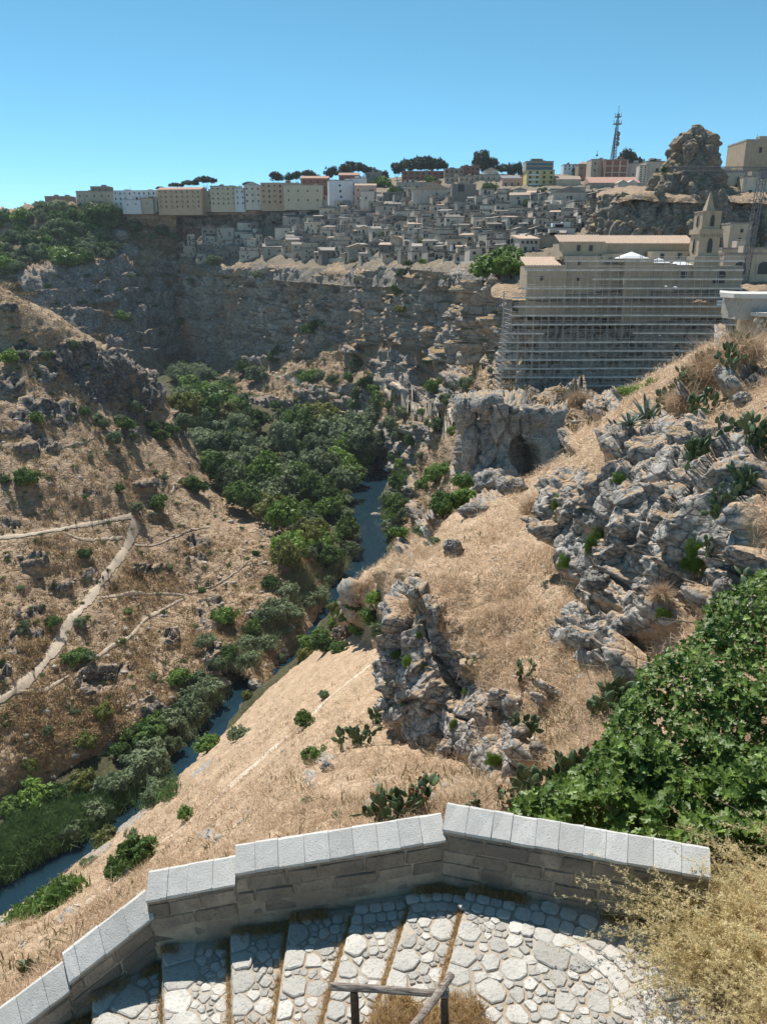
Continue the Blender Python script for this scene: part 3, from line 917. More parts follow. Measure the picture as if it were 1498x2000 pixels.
for wi, (A, B, ca, cb_, ba, bb, words, _n) in enumerate(WALL):
    A, B = np.array(A), np.array(B)
    Lw = np.linalg.norm(B - A)
    d = (B - A) / Lw
    nrm = np.array((-d[1], d[0]))
    if nrm[1] > 0:
        nrm = -nrm                      # towards the camera
    root = thing('parapet_wall', words, 'wall', (A[0], A[1], ba), 0, 'stretches of the stone parapet')
    root['kind'] = 'thing'
    inv = Matrix.Translation((-A[0], -A[1], -ba))
    slope = (cb_ - ca) / Lw
    # frame: x along wall (following the fall of the coping), y = nrm
    def place(o, s, n, z, sx=1, sy=1, sz=1):
        X_ = Vector((d[0], d[1], slope))
        Y_ = Vector((nrm[0], nrm[1], 0))
        Z_ = Vector((0, 0, 1))
        mat = Matrix((X_ * sx, Y_ * sy, Z_ * sz)).transposed().to_4x4()
        q = A + d * s + nrm * n
        mat.translation = Vector((q[0], q[1], z))
        o.data.transform(inv @ mat)      # keeps the slant of the coping, which loc/rot/scale would lose
    # coping stones
    s = 0.0
    first = True
    while s < Lw - 0.05:
        l = min(rng.uniform(0.25, 0.34), Lw - s)
        if Lw - s - l < 0.14:
            l = Lw - s
        me = prism(SECT, l - 0.004, 0.005, 0.003)
        me.materials.append(M['coping'])
        o = bpy.data.objects.new('coping_stone', me)
        COL.objects.link(o)
        o.parent = root
        place(o, s, rng.uniform(-.006, .006), ca + slope * s + rng.uniform(-.004, .004))
        s += l
    # mortar core
    hA, hB = ca - ba + 0.35, cb_ - bb + 0.35
    V = []
    for (q, zt, zb) in ((A, ca, ba), (B, cb_, bb)):
        for n in (-0.15, 0.112):
            w_ = q + nrm * n
            V += [(w_[0] - A[0], w_[1] - A[1], zb - 0.9 - ba), (w_[0] - A[0], w_[1] - A[1], zt - 0.003 - ba)]
    me = bpy.data.meshes.new('core')
    me.from_pydata(V, [], [(0, 1, 3, 2), (4, 6, 7, 5), (0, 4, 5, 1), (2, 3, 7, 6), (1, 5, 7, 3), (0, 2, 6, 4)])
    me.update()
    link('mortar_core', me, M['mortar'], root)
    # courses of blocks
    zc = 0.0
    ci = 0
    while zc < 1.3:
        ch = [0.085, 0.23, 0.20, 0.22, 0.21, 0.23, 0.2][ci]
        s = 0.0
        while s < Lw - 0.02:
            l = min(rng.uniform(0.38, 0.62) if ci else rng.uniform(0.5, 0.8), Lw - s)
            if Lw - s - l < 0.15:
                l = Lw - s
            base_here = ba + (bb - ba) * (s + l / 2) / Lw
            top_here = ca + slope * (s + l / 2) - zc
            if top_here - ch * 0.3 > base_here - 0.25:
                o = bpy.data.objects.new('block', blocks[rng.randrange(8)].copy())
                COL.objects.link(o)
                o.parent = root
                pr = rng.uniform(-0.003, 0.012)
                if wi in (1, 2) and ci >= 3:
                    pr = -0.02
                place(o, s + 0.008, -0.135, ca + slope * s - zc - ch + 0.008, l - 0.016, 0.265 + pr, ch - 0.016)
            s += l
        zc += ch
        ci += 1

# ---- the stepped path
EDGES = [(1.05, 0.31), (0.32, 0.28), (-0.42, 0.18), (-1.24, 0.0), (-2.02, -0.2), (-2.95, -0.3), (-3.9, -0.35), (-4.9, -0.35)]
LEV = [-8.0, -8.09, -8.19, -8.30, -8.44, -8.62, -8.90, -9.2, -9.5]

def path_z(x, y):
    lv = 0
    for k, (xe, sl) in enumerate(EDGES):
        if x < xe + sl * (y - 8.0):
            lv = k + 1
    return LEV[lv]

gx = np.linspace(-6.5, 5.2, 430)
gy = np.linspace(2.6, 9.0, 240)
X, Y = np.meshgrid(gx, gy)
Z = np.full(X.shape, LEV[0])
for k, (xe, sl) in enumerate(EDGES):
    dd = (xe + sl * (Y - 8.0)) - X
    Z = np.where(dd > 0, LEV[k + 1] + 0.0 * dd, Z)
Vp = np.stack((X.ravel(), Y.ravel(), Z.ravel()), 1)
Vp[:, 2] += fbm(Vp, 0.5, 4, 3) * 0.018 - 0.004
wx = np.array([-9.0, -5.6, -3.99, -3.06, -1.93, 0.81, 4.45, 5.5])
wy = np.array([4.0, 6.35, 7.46, 8.04, 8.17, 8.57, 7.56, 7.3])
pf = grid_faces(len(gy), len(gx))
ins = Vp[:, 1] < np.interp(Vp[:, 0], wx, wy)
pf = pf[ins[pf].all(1)]
path_o = link('path', mesh_np('path', Vp, pf, None), M['earth'])
tag(path_o, kind='structure')

def stone_mesh(seed, n, sharp, dome, squareness=0.0):
    """flat-topped paving stone about 1 x 1, top at 0, skirt below"""
    r = random.Random(seed)
    pts = []
    for k in range(n):
        a = 2 * math.pi * (k + r.uniform(-0.4, 0.4) * sharp) / n
        rad = 0.5 * r.uniform(1 - 0.36 * sharp, 1.12)
        if squareness:
            c_, s_ = math.cos(a), math.sin(a)
            q = (abs(c_) ** 7 + abs(s_) ** 7) ** (-1 / 7)
            rad = 0.47 * (q * squareness + (1 - squareness)) * r.uniform(0.96, 1.03)
        pts.append((math.cos(a) * rad, math.sin(a) * rad))
    V, F = [], []
    for (sc_, z) in ((1.0, -0.32), (0.99, -0.05), (0.90, 0.0)):
        for (x, y) in pts:
            V.append((x * sc_, y * sc_, z + (r.uniform(-.03, .03) if sc_ < 1 else 0)))
    V.append((r.uniform(-.1, .1), r.uniform(-.1, .1), dome))
    for i in range(2):
        for j in range(n):
            F.append((i * n + j, i * n + (j + 1) % n, (i + 1) * n + (j + 1) % n, (i + 1) * n + j))
    for j in range(n):
        F.append((2 * n + j, 2 * n + (j + 1) % n, 3 * n))
    me = bpy.data.meshes.new('stone')
    me.from_pydata(V, [], F)
    me.update()
    return me

rubble = [stone_mesh(k, 5 + k % 3, 1.0, rng.uniform(0.02, 0.10)) for k in range(12)]
kerbs = [stone_mesh(40 + k, 11, 0.7, 0.03, 0.85) for k in range(6)]
setts = [stone_mesh(60 + k, 12, 0.15, 0.015, 1.0) for k in range(6)]
for me in rubble + kerbs:
    me.materials.append(M['stone'])
for me in setts:
    me.materials.append(M['sett'])
STN = []   # (x, y, z, sx, sy, rz, mesh, reserve radius)

def wall_n(x, y):
    """distance from the wall face, camera side positive"""
    best = 1e9
    for A, B, *_ in WALL:
        A, B = np.array(A), np.array(B)
        d = B - A
        L2 = (d ** 2).sum()
        tt = np.clip(((np.array((x, y)) - A) @ d) / L2, 0, 1)
        q = A + d * tt
        best = min(best, np.hypot(x - q[0], y - q[1]))
    return best - 0.14

# band of setts along the wall and round the bend
band = np.array([(-0.75, 8.08), (0.1, 8.20), (0.8, 8.26), (1.3, 8.12), (1.95, 7.92), (2.55, 7.62), (2.95, 7.22), (3.14, 6.75), (3.2, 6.25), (3.2, 5.7), (3.15, 5.0)])
bt = np.linspace(0, len(band) - 1, 600)
bd = _cr(band, bt)
bl = np.concatenate(([0], np.cumsum(np.linalg.norm(np.diff(bd, axis=0), axis=1))))
def band_at(s):
    x, y = np.interp(s, bl, bd[:, 0]), np.interp(s, bl, bd[:, 1])
    x2, y2 = np.interp(s + 0.05, bl, bd[:, 0]), np.interp(s + 0.05, bl, bd[:, 1])
    return x, y, math.atan2(y2 - y, x2 - x)
for r_ in range(4):
    s = rng.uniform(0, 0.1)
    while s < bl[-1]:
        wide = s > 2.4
        l = rng.uniform(0.17, 0.27) if wide else rng.uniform(0.14, 0.2)
        x, y, a = band_at(s + l / 2)
        rows = (-0.34, -0.11, 0.12, 0.36) if wide else (-0.19, -0.03, 0.13, 0.29)
        wd = 0.225 if wide else 0.15
        off = rows[r_]
        if not wide and r_ == 3:
            s += l
            continue
        px_, py_ = x - math.sin(a) * off, y + math.cos(a) * off
        if wall_n(px_, py_) > 0.06:
            STN.append((px_, py_, path_z(px_, py_) + 0.022 + rng.uniform(-.006, .006), l * 1.0, wd * rng.uniform(0.92, 1.04), a + rng.uniform(-.08, .08), setts[rng.randrange(6)], max(l, wd) * 0.5))
        s += l
# kerb stones at each step edge
for k, (xe, sl) in enumerate(EDGES[:7]):
    y = 8.3 if k < 3 else 8.0
    while y > 5.2:
        w_ = rng.uniform(0.2, 0.42)
        y -= w_ / 2
        x = xe + sl * (y - 8.0)
        ww = rng.uniform(0.2, 0.34) if k < 5 else rng.uniform(0.3, 0.5)
        if wall_n(x + ww / 2, y) > 0.12 and all(math.hypot(x + ww / 2 - q[0], y - q[1]) > q[7] + 0.14 for q in STN if q[6] in setts):
            STN.append((x + ww * 0.5, y, LEV[k] + 0.016, ww, w_ * 0.97, -math.atan(sl) + rng.uniform(-.1, .1), kerbs[rng.randrange(6)], max(ww, w_) * 0.48))
        y -= w_ / 2 + rng.uniform(0, 0.06)
# a few flagstones
for (x, y, sx, sy, a) in ((2.05, 7.3, 0.6, 0.34, 0.2), (1.55, 7.05, 0.36, 0.3, 0.6), (1.25, 6.75, 0.36, 0.3, 0.7), (2.35, 7.15, 0.34, 0.3, 0.3), (2.45, 6.05, 0.42, 0.36, 0.4), (2.1, 6.1, 0.36, 0.3, 1.0), (-3.2, 7.35, 0.55, 0.42, 0.5), (-3.0, 6.9, 0.5, 0.4, 0.4), (-3.6, 6.8, 0.5, 0.4, 0.3),
                          (2.7, 6.55, 0.3, 0.26, 0.1), (0.75, 7.7, 0.26, 0.4, 0.1), (0.2, 7.65, 0.4, 0.33, 0.5)):
    STN.append((x, y, path_z(x, y) + 0.018, sx, sy, a, rubble[rng.randrange(12)], max(sx, sy) * 0.46))
for k in range(11):
    x = 0.9 + k * 0.27 + rng.uniform(-.03, .03)
    STN.append((x, 6.18 - 0.03 * (x - 0.9) + rng.uniform(-.02, .02), -7.96, 0.27, 0.22, rng.uniform(-.1, .1), kerbs[rng.randrange(6)], 0.12))
# rubble between, large first
for rad, tries in ((0.16, 60), (0.11, 300), (0.08, 1100), (0.055, 3500), (0.034, 9000)):
    for _ in range(tries):
        x, y = rng.uniform(-4.2, 3.0), rng.uniform(5.7, 8.3)
        r0 = rad * rng.uniform(0.8, 1.15)
        if wall_n(x, y) < r0 + 0.1:
            continue
        if x > 2.9 or (rad < 0.05 and rng.random() < 0.3):
            continue
        if any((x - q[0]) ** 2 + (y - q[1]) ** 2 < (q[7] * 0.93 + r0 * 0.86) ** 2 for q in STN):
            continue
        near_edge = min(abs(x - (xe + sl * (y - 8.0))) for xe, sl in EDGES)
        if near_edge < r0 + 0.01:
            continue
        STN.append((x, y, path_z(x, y) + rng.uniform(0.004, 0.016), r0 * 2.1 * rng.uniform(0.95, 1.2), r0 * 2.1 * rng.uniform(0.75, 1.05), rng.uniform(0, 6.28), rubble[rng.randrange(12)], r0))
STN = [q for q, a_, b_ in zip(STN, *pix(np.array([q[:3] for q in STN]))) if -40 < a_ < 1540 and b_ < 2030]
def clip(poly, nx, ny, c):
    """keep nx*x + ny*y <= c"""
    out_ = []
    for i in range(len(poly)):
        p, q = poly[i], poly[(i + 1) % len(poly)]
        dp, dq = nx * p[0] + ny * p[1] - c, nx * q[0] + ny * q[1] - c
        if dp <= 0:
            out_.append(p)
        if (dp < 0 < dq) or (dq < 0 < dp):
            t_ = dp / (dp - dq)
            out_.append((p[0] + (q[0] - p[0]) * t_, p[1] + (q[1] - p[1]) * t_))
    return out_
XY = np.array([q[:2] for q in STN])
RR = np.array([q[7] for q in STN])
made = []
for i, q in enumerate(STN):
    if q[6] in setts:
        made.append((q[3] * q[4], i, None))
        continue
    x, y, r0 = q[0], q[1], q[7]
    n0 = 9
    ph = rng.uniform(0, 6)
    poly = [(x + r0 * 1.75 * rng.uniform(0.75, 1.1) * math.cos(ph + 6.2832 * k / n0), y + r0 * 1.75 * rng.uniform(0.75, 1.1) * math.sin(ph + 6.2832 * k / n0)) for k in range(n0)]
    dd = np.hypot(XY[:, 0] - x, XY[:, 1] - y)
    for j in np.argsort(dd)[1:18]:
        d_ = max(dd[j], 1e-4)
        nx, ny = (XY[j, 0] - x) / d_, (XY[j, 1] - y) / d_
        off_ = (d_ * d_ + r0 * r0 - RR[j] ** 2) / (2 * d_)
        off_ = min(max(off_ * rng.uniform(0.86, 1.1), d_ * 0.2), d_ * 0.8)
        poly = clip(poly, nx, ny, nx * x + ny * y + off_ - 0.002 - rng.uniform(0, 0.010))
        if len(poly) < 3:
            break
    for (xe, sl) in EDGES:
        s_ = 1 if x > xe + sl * (y - 8.0) else -1
        nx, ny = -s_, s_ * sl
        c_ = -s_ * (xe - sl * 8.0) - 0.012 - (0.05 if s_ < 0 else 0)
        if len(poly) >= 3:
            poly = clip(poly, nx, ny, c_)
    if len(poly) < 3:
        continue
    ar_ = 0.5 * abs(sum(poly[k][0] * poly[(k + 1) % len(poly)][1] - poly[(k + 1) % len(poly)][0] * poly[k][1] for k in range(len(poly))))
    if ar_ < 0.0012:
        continue
    made.append((ar_, i, poly))
made.sort(key=lambda m_: -m_[0])
def poly_stone(poly, z):
    cx = sum(p_[0] for p_ in poly) / len(poly)
    cy = sum(p_[1] for p_ in poly) / len(poly)
    # corners cut off so that the outline reads worn
    pp = []
    for k in range(len(poly)):
        a_, b_ = poly[k], poly[(k + 1) % len(poly)]
        e = rng.uniform(0.04, 0.17)
        pp.append((a_[0] + (b_[0] - a_[0]) * e, a_[1] + (b_[1] - a_[1]) * e))
        pp.append((a_[0] + (b_[0] - a_[0]) * (1 - e), a_[1] + (b_[1] - a_[1]) * (1 - e)))
    n = len(pp)
    V, F = [], []
    tx, ty = rng.uniform(-.06, .06), rng.uniform(-.06, .06)
    for (sc_, zz) in ((1.0, -0.06), (0.98, -0.006), (0.90, 0.004)):
        for (x, y) in pp:
            V.append(((x - cx) * sc_, (y - cy) * sc_, zz + (x - cx) * tx + (y - cy) * ty + (rng.uniform(-.004, .004) if sc_ < 1 else 0)))
    V.append((rng.uniform(-.02, .02), rng.uniform(-.02, .02), rng.uniform(0.004, 0.014)))
    for i in range(2):
        for j in range(n):
            F.append((i * n + j, i * n + (j + 1) % n, (i + 1) * n + (j + 1) % n, (i + 1) * n + j))
    for j in range(n):
        F.append((2 * n + j, 2 * n + (j + 1) % n, 3 * n))
    return V, F, (cx, cy, z)
rest_v, rest_f = [], []
for k, (ar_, i, poly) in enumerate(made):
    q = STN[i]
    if poly is None:
        if k < 300:
            link('stone', q[6], None, path_o, q[:3], (rng.uniform(-.03, .03), rng.uniform(-.03, .03), q[5]), (q[3], q[4], 0.5 * min(q[3], q[4]) + 0.06))
        else:
            m_ = np.array(Matrix.Translation(q[:3]) @ Matrix.Rotation(q[5], 4, 'Z') @ Matrix.Diagonal((q[3], q[4], 0.5 * min(q[3], q[4]) + 0.05, 1)))
            b0 = len(rest_v)
            for v in q[6].vertices:
                rest_v.append(tuple((m_ @ np.array(tuple(v.co) + (1.0,)))[:3]))
            rest_f += [tuple(b0 + w_ for w_ in f.vertices) for f in q[6].polygons]
        continue
    V, F, c_ = poly_stone(poly, q[2])
    if k < 300:
        me = bpy.data.meshes.new('stone')
        me.from_pydata(V, [], F)
        me.update()
        link('stone', me, M['stone'], path_o, c_)
    else:
        b0 = len(rest_v)
        rest_v += [(v[0] + c_[0], v[1] + c_[1], v[2] + c_[2]) for v in V]
        rest_f += [tuple(b0 + w_ for w_ in f) for f in F]
if rest_v:
    me = bpy.data.meshes.new('pebbles')
    me.from_pydata(rest_v, [], rest_f)
    me.update()
    tag(link('pebbles', me, M['stone'], path_o), kind='stuff')

# ---- blades of dry grass
def blades(pts, nrm, hgt, wid, per, spread, lean, seed, droop=0.35):
    """pts (n,3) tuft roots -> V,F of curved blades (two quads tapering to a tip)"""
    rs = np.random.RandomState(seed)
    n = len(pts)
    B = np.repeat(pts, per, 0)
    Nn = np.repeat(nrm, per, 0)
    H = np.repeat(hgt, per) * rs.uniform(0.5, 1.15, n * per)
    W = np.repeat(wid, per) * rs.uniform(0.7, 1.3, n * per)
    B = B + rs.normal(size=(n * per, 3)) * (np.repeat(spread, per)[:, None]) * np.array((1, 1, 0.15))
    dirn = Nn * 0.35 + np.array((0, 0, 0.65)) + rs.normal(size=(n * per, 3)) * lean
    dirn /= np.linalg.norm(dirn, axis=1)[:, None]
    side = np.cross(dirn, rs.normal(size=(n * per, 3)))
    side /= np.linalg.norm(side, axis=1)[:, None] + 1e-9
    bend = rs.normal(size=(n * per, 3)) * droop + np.array((0, 0, -droop * 0.9))
    m1 = B + dirn * (H * 0.55)[:, None]
    tip = B + dirn * H[:, None] + bend * H[:, None]
    V = np.stack((B - side * W[:, None] * 0.5, B + side * W[:, None] * 0.5, m1 + side * W[:, None] * 0.36, m1 - side * W[:, None] * 0.36, tip), 1).reshape(-1, 3)
    k = np.arange(n * per) * 5
    F = np.concatenate((np.stack((k, k + 1, k + 2), 1), np.stack((k, k + 2, k + 3), 1), np.stack((k + 3, k + 2, k + 4), 1)))
    return V, F

M['straw'] = leaf_mat('dry straw', (0.40, 0.25, 0.11), (0.62, 0.45, 0.24), 0.8, 0.3, 2.5, 0.15)
M['straw_far'] = leaf_mat('dry straw far', (0.45, 0.32, 0.21), (0.72, 0.56, 0.40), 0.85, 0.2, 0.7, 0.1)
pts = []
for _ in range(2600):
    x, y = rng.gauss(0.15, 0.95), rng.uniform(5.4, 6.75)
    yl = 6.55 + 0.25 * math.sin(x * 3.1) + 0.2 * math.sin(x * 7 + 1) - 0.1 * abs(x)
    if y < yl and -2.6 < x < 1.7:
        pts.append((x, y, path_z(x, y)))
n_main = len(pts)
for k, (xe, sl) in enumerate(EDGES[:7]):      # along the risers
    for _ in range(260):
        y = rng.uniform(5.6, 8.1)
        x = xe + sl * (y - 8.0) - abs(rng.gauss(0.0, 0.025))
        if wall_n(x, y) > 0.05:
            pts.append((x, y, LEV[k + 1]))
for A, B, ca, cb_, ba, bb, *_ in WALL:        # along the foot of the wall
    A, B = np.array(A), np.array(B)
    for _ in range(int(150 * np.linalg.norm(B - A))):
        f = rng.random()
        q = A + (B - A) * f
        if perlin(np.array([(q[0] * 1.3, q[1] * 1.3, 0.5)]))[0] < 0.02:
            continue
        d = (B - A) / np.linalg.norm(B - A)
        nn = np.array((-d[1], d[0]))
        nn = -nn if nn[1] > 0 else nn
        q = q + nn * (0.16 + abs(rng.gauss(0, 0.06)))
        pts.append((q[0], q[1], path_z(q[0], q[1])))
pts = np.array(pts)
hg = np.full(len(pts), 0.11)
hg[:n_main] = 0.30 * np.clip(1.1 - (pts[:n_main, 1] - 5.4) * 0.35, 0.4, 1.2)
Vg, Fg = blades(pts, np.tile((0, 0, 1.0), (len(pts), 1)), hg, np.where(hg > 0.12, 0.007, 0.006), 9, np.full(len(pts), 0.025), 0.33, 3)
tag(link('dry_grass', mesh_np('dry_grass', Vg, Fg), M['straw']), 'dry yellow grass growing over the near edge of the stone steps', 'grass', kind='stuff')

# ---- log railing
def log_mesh(a, b, r0, r1, seed, seg=10, rings=14, wob=0.12):
    a, b = np.array(a, float), np.array(b, float)
    ax = (b - a) / np.linalg.norm(b - a)
    u = np.cross(ax, (0.3, 0.2, 1.0) if abs(ax[2]) < 0.9 else (1, 0, 0))
    u /= np.linalg.norm(u)
    v = np.cross(ax, u)
    V, F = [], []
    rs = np.random.RandomState(seed)
    ph = rs.uniform(0, 6, 4)
    for i in range(rings):
        f = i / (rings - 1)
        c = a + (b - a) * f + (u * math.sin(f * 5 + ph[0]) + v * math.sin(f * 4 + ph[1])) * r0 * wob
        rr = r0 + (r1 - r0) * f
        for j in range(seg):
            t_ = 2 * math.pi * j / seg
            q = rr * (1 + 0.10 * math.sin(3 * t_ + ph[2]) + 0.06 * rs.normal())
            V.append(c + (u * math.cos(t_) + v * math.sin(t_)) * q)
    for i in range(rings - 1):
        for j in range(seg):
            F.append((i * seg + j, i * seg + (j + 1) % seg, (i + 1) * seg + (j + 1) % seg, (i + 1) * seg + j))
    F += [tuple(range(seg))[::-1], tuple(range((rings - 1) * seg, rings * seg))]
    me = bpy.data.meshes.new('log')
    me.from_pydata([tuple(q) for q in V], [], F)
    me.update()
    return me

def wood_mat(name, a, b):
    t = NT(name, 0.85)
    p = t.coord('Object')
    n = t.noise(1.0, 5, 0.7, t.mapping(p, (5, 60, 60)))
    n2 = t.noise(9, 4, 0.6, p)
    c = t.mix(t.ramp(n, [(0.35, 0), (0.62, 1)]), b, a)
    c = t.mix(t.ramp(n2, [(0.55, 0), (0.75, 0.6)]), c, tuple(0.4 * q for q in b))
    t.color(c)
    t.bump(n, 0.8, 0.006)
    return t.m
M['wood'] = wood_mat('weathered wood', (0.34, 0.29, 0.25), (0.09, 0.06, 0.045))
M['wood_dark'] = wood_mat('dark wood', (0.14, 0.095, 0.07), (0.04, 0.026, 0.02))
ra, rb = PZ(646, 1927, -7.40), PZ(876, 1941, -7.36)
q1 = PZ(690, 1933, -7.44)
q2 = PZ(867, 1938, -7.40)
root = thing('log_railing', 'weathered log railing standing in dry grass at the edge of the steps', 'railing', (q1[0], q1[1], -8.35))
off = np.array((q1[0], q1[1], -8.35))
link('rail', log_mesh(ra - off, rb - off, 0.040, 0.034, 1), M['wood'], root)
link('rail', log_mesh(PZ(882, 1904, -7.27) - off, PZ(800, 2016, -7.34) - off, 0.042, 0.036, 2), M['wood'], root)
link('post', log_mesh(q1 - off, np.array((q1[0] + 0.03, q1[1] - 0.02, -8.45)) - off, 0.043, 0.048, 3), M['wood_dark'], root)
link('post', log_mesh(q2 - off, np.array((q2[0] + 0.02, q2[1] - 0.02, -8.45)) - off, 0.041, 0.046, 4), M['wood_dark'], root)
# wire lashing at the joint
lash = PZ(866, 1934, -7.33) - off
bm = bmesh.new()
for k in range(3):
    ang = np.linspace(0, 2 * math.pi, 14, endpoint=False)
    dv = np.array((0.02 * (k - 1), 0.02 * (k - 1), 0))
    rg = []
    for a in ang:
        c = lash + dv + np.array((math.cos(a) * 0.05 * 0.7, math.cos(a) * -0.05 * 0.7, math.sin(a) * 0.05))
        rg.append((bm.verts.new(c + np.array((0.006, 0.006, 0))), bm.verts.new(c - np.array((0.006, 0.006, 0)))))
    for i in range(14):
        a, b = rg[i], rg[(i + 1) % 14]
        bm.faces.new((a[0], b[0], b[1], a[1]))
me = bpy.data.meshes.new('lashing')
bm.to_mesh(me)
bm.free()
M['wire'] = flat_mat('dull wire', (0.25, 0.24, 0.22), 0.2, 20, 0.6)
link('lashing', me, M['wire'], root)

# ---- embankment under the shrub on the right
em_c = [
    [(3.55, 2.5, -8.4), (4.6, 2.5, -7.5), (6.2, 2.5, -6.6), (9.5, 2.5, -5.5)],
    [(3.55, 5.0, -8.3), (4.3, 5.0, -7.6), (5.9, 5.0, -6.9), (9.5, 5.0, -5.7)],
    [(3.75, 6.6, -8.2), (4.3, 6.7, -7.7), (5.9, 6.8, -7.2), (9.5, 6.9, -6.0)],
    [(3.95, 7.6, -8.2), (4.5, 7.8, -7.8), (5.9, 8.2, -7.2), (9.5, 8.4, -6.0)],
    [(3.4, 9.4, -9.6), (4.8, 9.4, -9.5), (6.2, 9.6, -9.2), (9.5, 9.8, -8.6)],
    [(2.0, 12.2, -10.4), (4.8, 11.8, -10.2), (6.5, 11.6, -9.8), (10.0, 11.5, -9.2)],
]
G, tv, tu = loft(em_c, 4)
em_o, em_V, em_rm = terrain('embankment', G, M['slope'], [(1330, 1850, 40, 60), (1340, 1950, 40, 40)], 0.2, 1.2, 0.22, 0.35, 151)
# ------------------------------------------------------------------ ray casting on the built ground
bpy.context.view_layer.update()
_dg = bpy.context.evaluated_depsgraph_get()
TREES = {o.name: BVHTree.FromObject(o, _dg) for o in (hill_o, bank_o, sh_o, crag_o, rt_o, floor_o, tal_o, cl_o, fls_o, tn_o, c2_o, pn_o, pl_o, em_o, pk_o, fk_o, lp_o)}

def hit(px, py, only=None, skip=()):
    d = Vector(ray(px, py)).normalized()
    best, bn, bnm = None, None, None
    for nm, tr in TREES.items():
        if (only and nm not in only) or nm in skip:
            continue
        loc, nrm, idx, dist = tr.ray_cast(Vector((0, 0, 0)), d, 3000)
        if loc is not None and (best is None or dist < best[1]):
            best = (loc, dist)
            bn, bnm = nrm, nm
    if best is None:
        return None
    if bn.z < 0:
        bn = -bn
    return best[0], bn, best[1], bnm

def drop(x, y, z=200):
    best = None
    for nm, tr in TREES.items():
        loc, nrm, idx, dist = tr.ray_cast(Vector((x, y, z)), Vector((0, 0, -1)), 1000)
        if loc is not None and (best is None or loc.z > best.z):
            best = loc
    return best

# ------------------------------------------------------------------ foliage
M['leaf_olive'] = leaf_mat('grey green leaves', (0.09, 0.13, 0.065), (0.26, 0.31, 0.18), 0.75, 0.25, 0.5, 0.1)
M['leaf_dark'] = leaf_mat('dark green leaves', (0.045, 0.09, 0.026), (0.15, 0.23, 0.065), 0.7, 0.25, 0.5, 0.12)
M['leaf_bright'] = leaf_mat('bright green leaves', (0.075, 0.15, 0.022), (0.22, 0.34, 0.06), 0.55, 0.3, 0.5)
M['leaf_yellow'] = leaf_mat('yellow green leaves', (0.09, 0.11, 0.025), (0.22, 0.24, 0.06), 0.6, 0.3, 0.5)
M['leaf_pine'] = leaf_mat('pine needles', (0.02, 0.038, 0.02), (0.06, 0.085, 0.038), 0.6, 0.1, 0.3)
M['leaf_grey'] = leaf_mat('dead grey twigs', (0.13, 0.10, 0.08), (0.26, 0.21, 0.17), 0.9, 0.1, 0.5)
M['leaf_reed'] = leaf_mat('reed leaves', (0.06, 0.12, 0.035), (0.17, 0.26, 0.09), 0.6, 0.3, 0.4)
M['leaf_pond'] = leaf_mat('water plants', (0.08, 0.15, 0.03), (0.19, 0.30, 0.07), 0.6, 0.3, 0.6)
M['bark'] = flat_mat('bark', (0.11, 0.08, 0.06), 0.4, 6, 0.95, 0.02)

def leaf_quads(C, Nrm, size, rs, asp=1.6, jit=0.6, fold=0.0):
    """C (n,3) centres; quads facing roughly Nrm"""
    n = len(C)
    N_ = Nrm + rs.normal(size=(n, 3)) * jit
    N_ /= np.linalg.norm(N_, axis=1)[:, None] + 1e-9
    A = np.cross(N_, rs.normal(size=(n, 3)))
    A /= np.linalg.norm(A, axis=1)[:, None] + 1e-9
    B = np.cross(N_, A)
    s = (size * rs.uniform(0.6, 1.3, n))[:, None]
    V = np.stack((C - A * s * asp * 0.5, C + B * s * 0.32, C + A * s * asp * 0.5, C - B * s * 0.32), 1).reshape(-1, 3)
    k = np.arange(n) * 4
    return V, np.stack((k, k + 1, k + 2, k + 3), 1)

def crown_mesh(name, seed, shape='round', nclump=46, per=34, leaf=0.16, hollow=0.55):
    """unit crown: radius about 1, base of the crown at z=0"""
    rs = np.random.RandomState(seed)
    C, Nn = [], []
    k = 0
    lobes = [(np.clip(rs.normal(size=3), -1.3, 1.3) * np.array((0.34, 0.34, 0.2)), rs.uniform(0.3, 0.72)) for _ in range(9)]
    while k < nclump:
        if shape == 'umbrella':
            a, r = rs.uniform(0, 6.28), math.sqrt(rs.uniform(0, 1))
            p = np.array((math.cos(a) * r, math.sin(a) * r, 0.62 + 0.30 * (1 - r * r) * rs.uniform(0.3, 1) + rs.normal() * 0.03))
            nn = np.array((p[0] * 0.5, p[1] * 0.5, 0.8))
            cr = 0.24
        elif shape == 'tall':
            h = rs.uniform(0, 1)
            a = rs.uniform(0, 6.28)
            r = (0.10 + 0.42 * (1 - h) ** 0.7) * rs.uniform(0.6, 1.0)
            p = np.array((math.cos(a) * r, math.sin(a) * r, 2.4 * h))
            nn = np.array((math.cos(a), math.sin(a), 0.3))
            cr = 0.2
        else:
            lc, lr = lobes[rs.randint(9)]
            d = rs.normal(size=3)
            d /= np.linalg.norm(d)
            if d[2] < -0.45:
                continue
            p = lc + d * lr * rs.uniform(hollow, 1.12)
            p[2] = p[2] * (0.78 if shape == 'round' else 0.5) + (0.62 if shape == 'round' else 0.34)
            nn = d * 0.8 + np.array((0, 0, 0.35))
            cr = 0.21
            if p[2] < 0.02:
                continue
        q = rs.normal(size=(per, 3))
        q /= np.linalg.norm(q, axis=1)[:, None]
        q = q * (cr * rs.uniform(0.3, 1.0, per) ** 0.5)[:, None]
        if shape == 'umbrella':
            q[:, 2] *= 0.5
        C.append(p + q)
        Nn.append(nn * 0.7 + q / cr * 0.6)
        k += 1
    C, Nn = np.concatenate(C), np.concatenate(Nn)
    C[:, 2] = np.maximum(C[:, 2], 0.01)
    V, F = leaf_quads(C, Nn, leaf, rs)
    return mesh_np(name, V, F, sm=False)

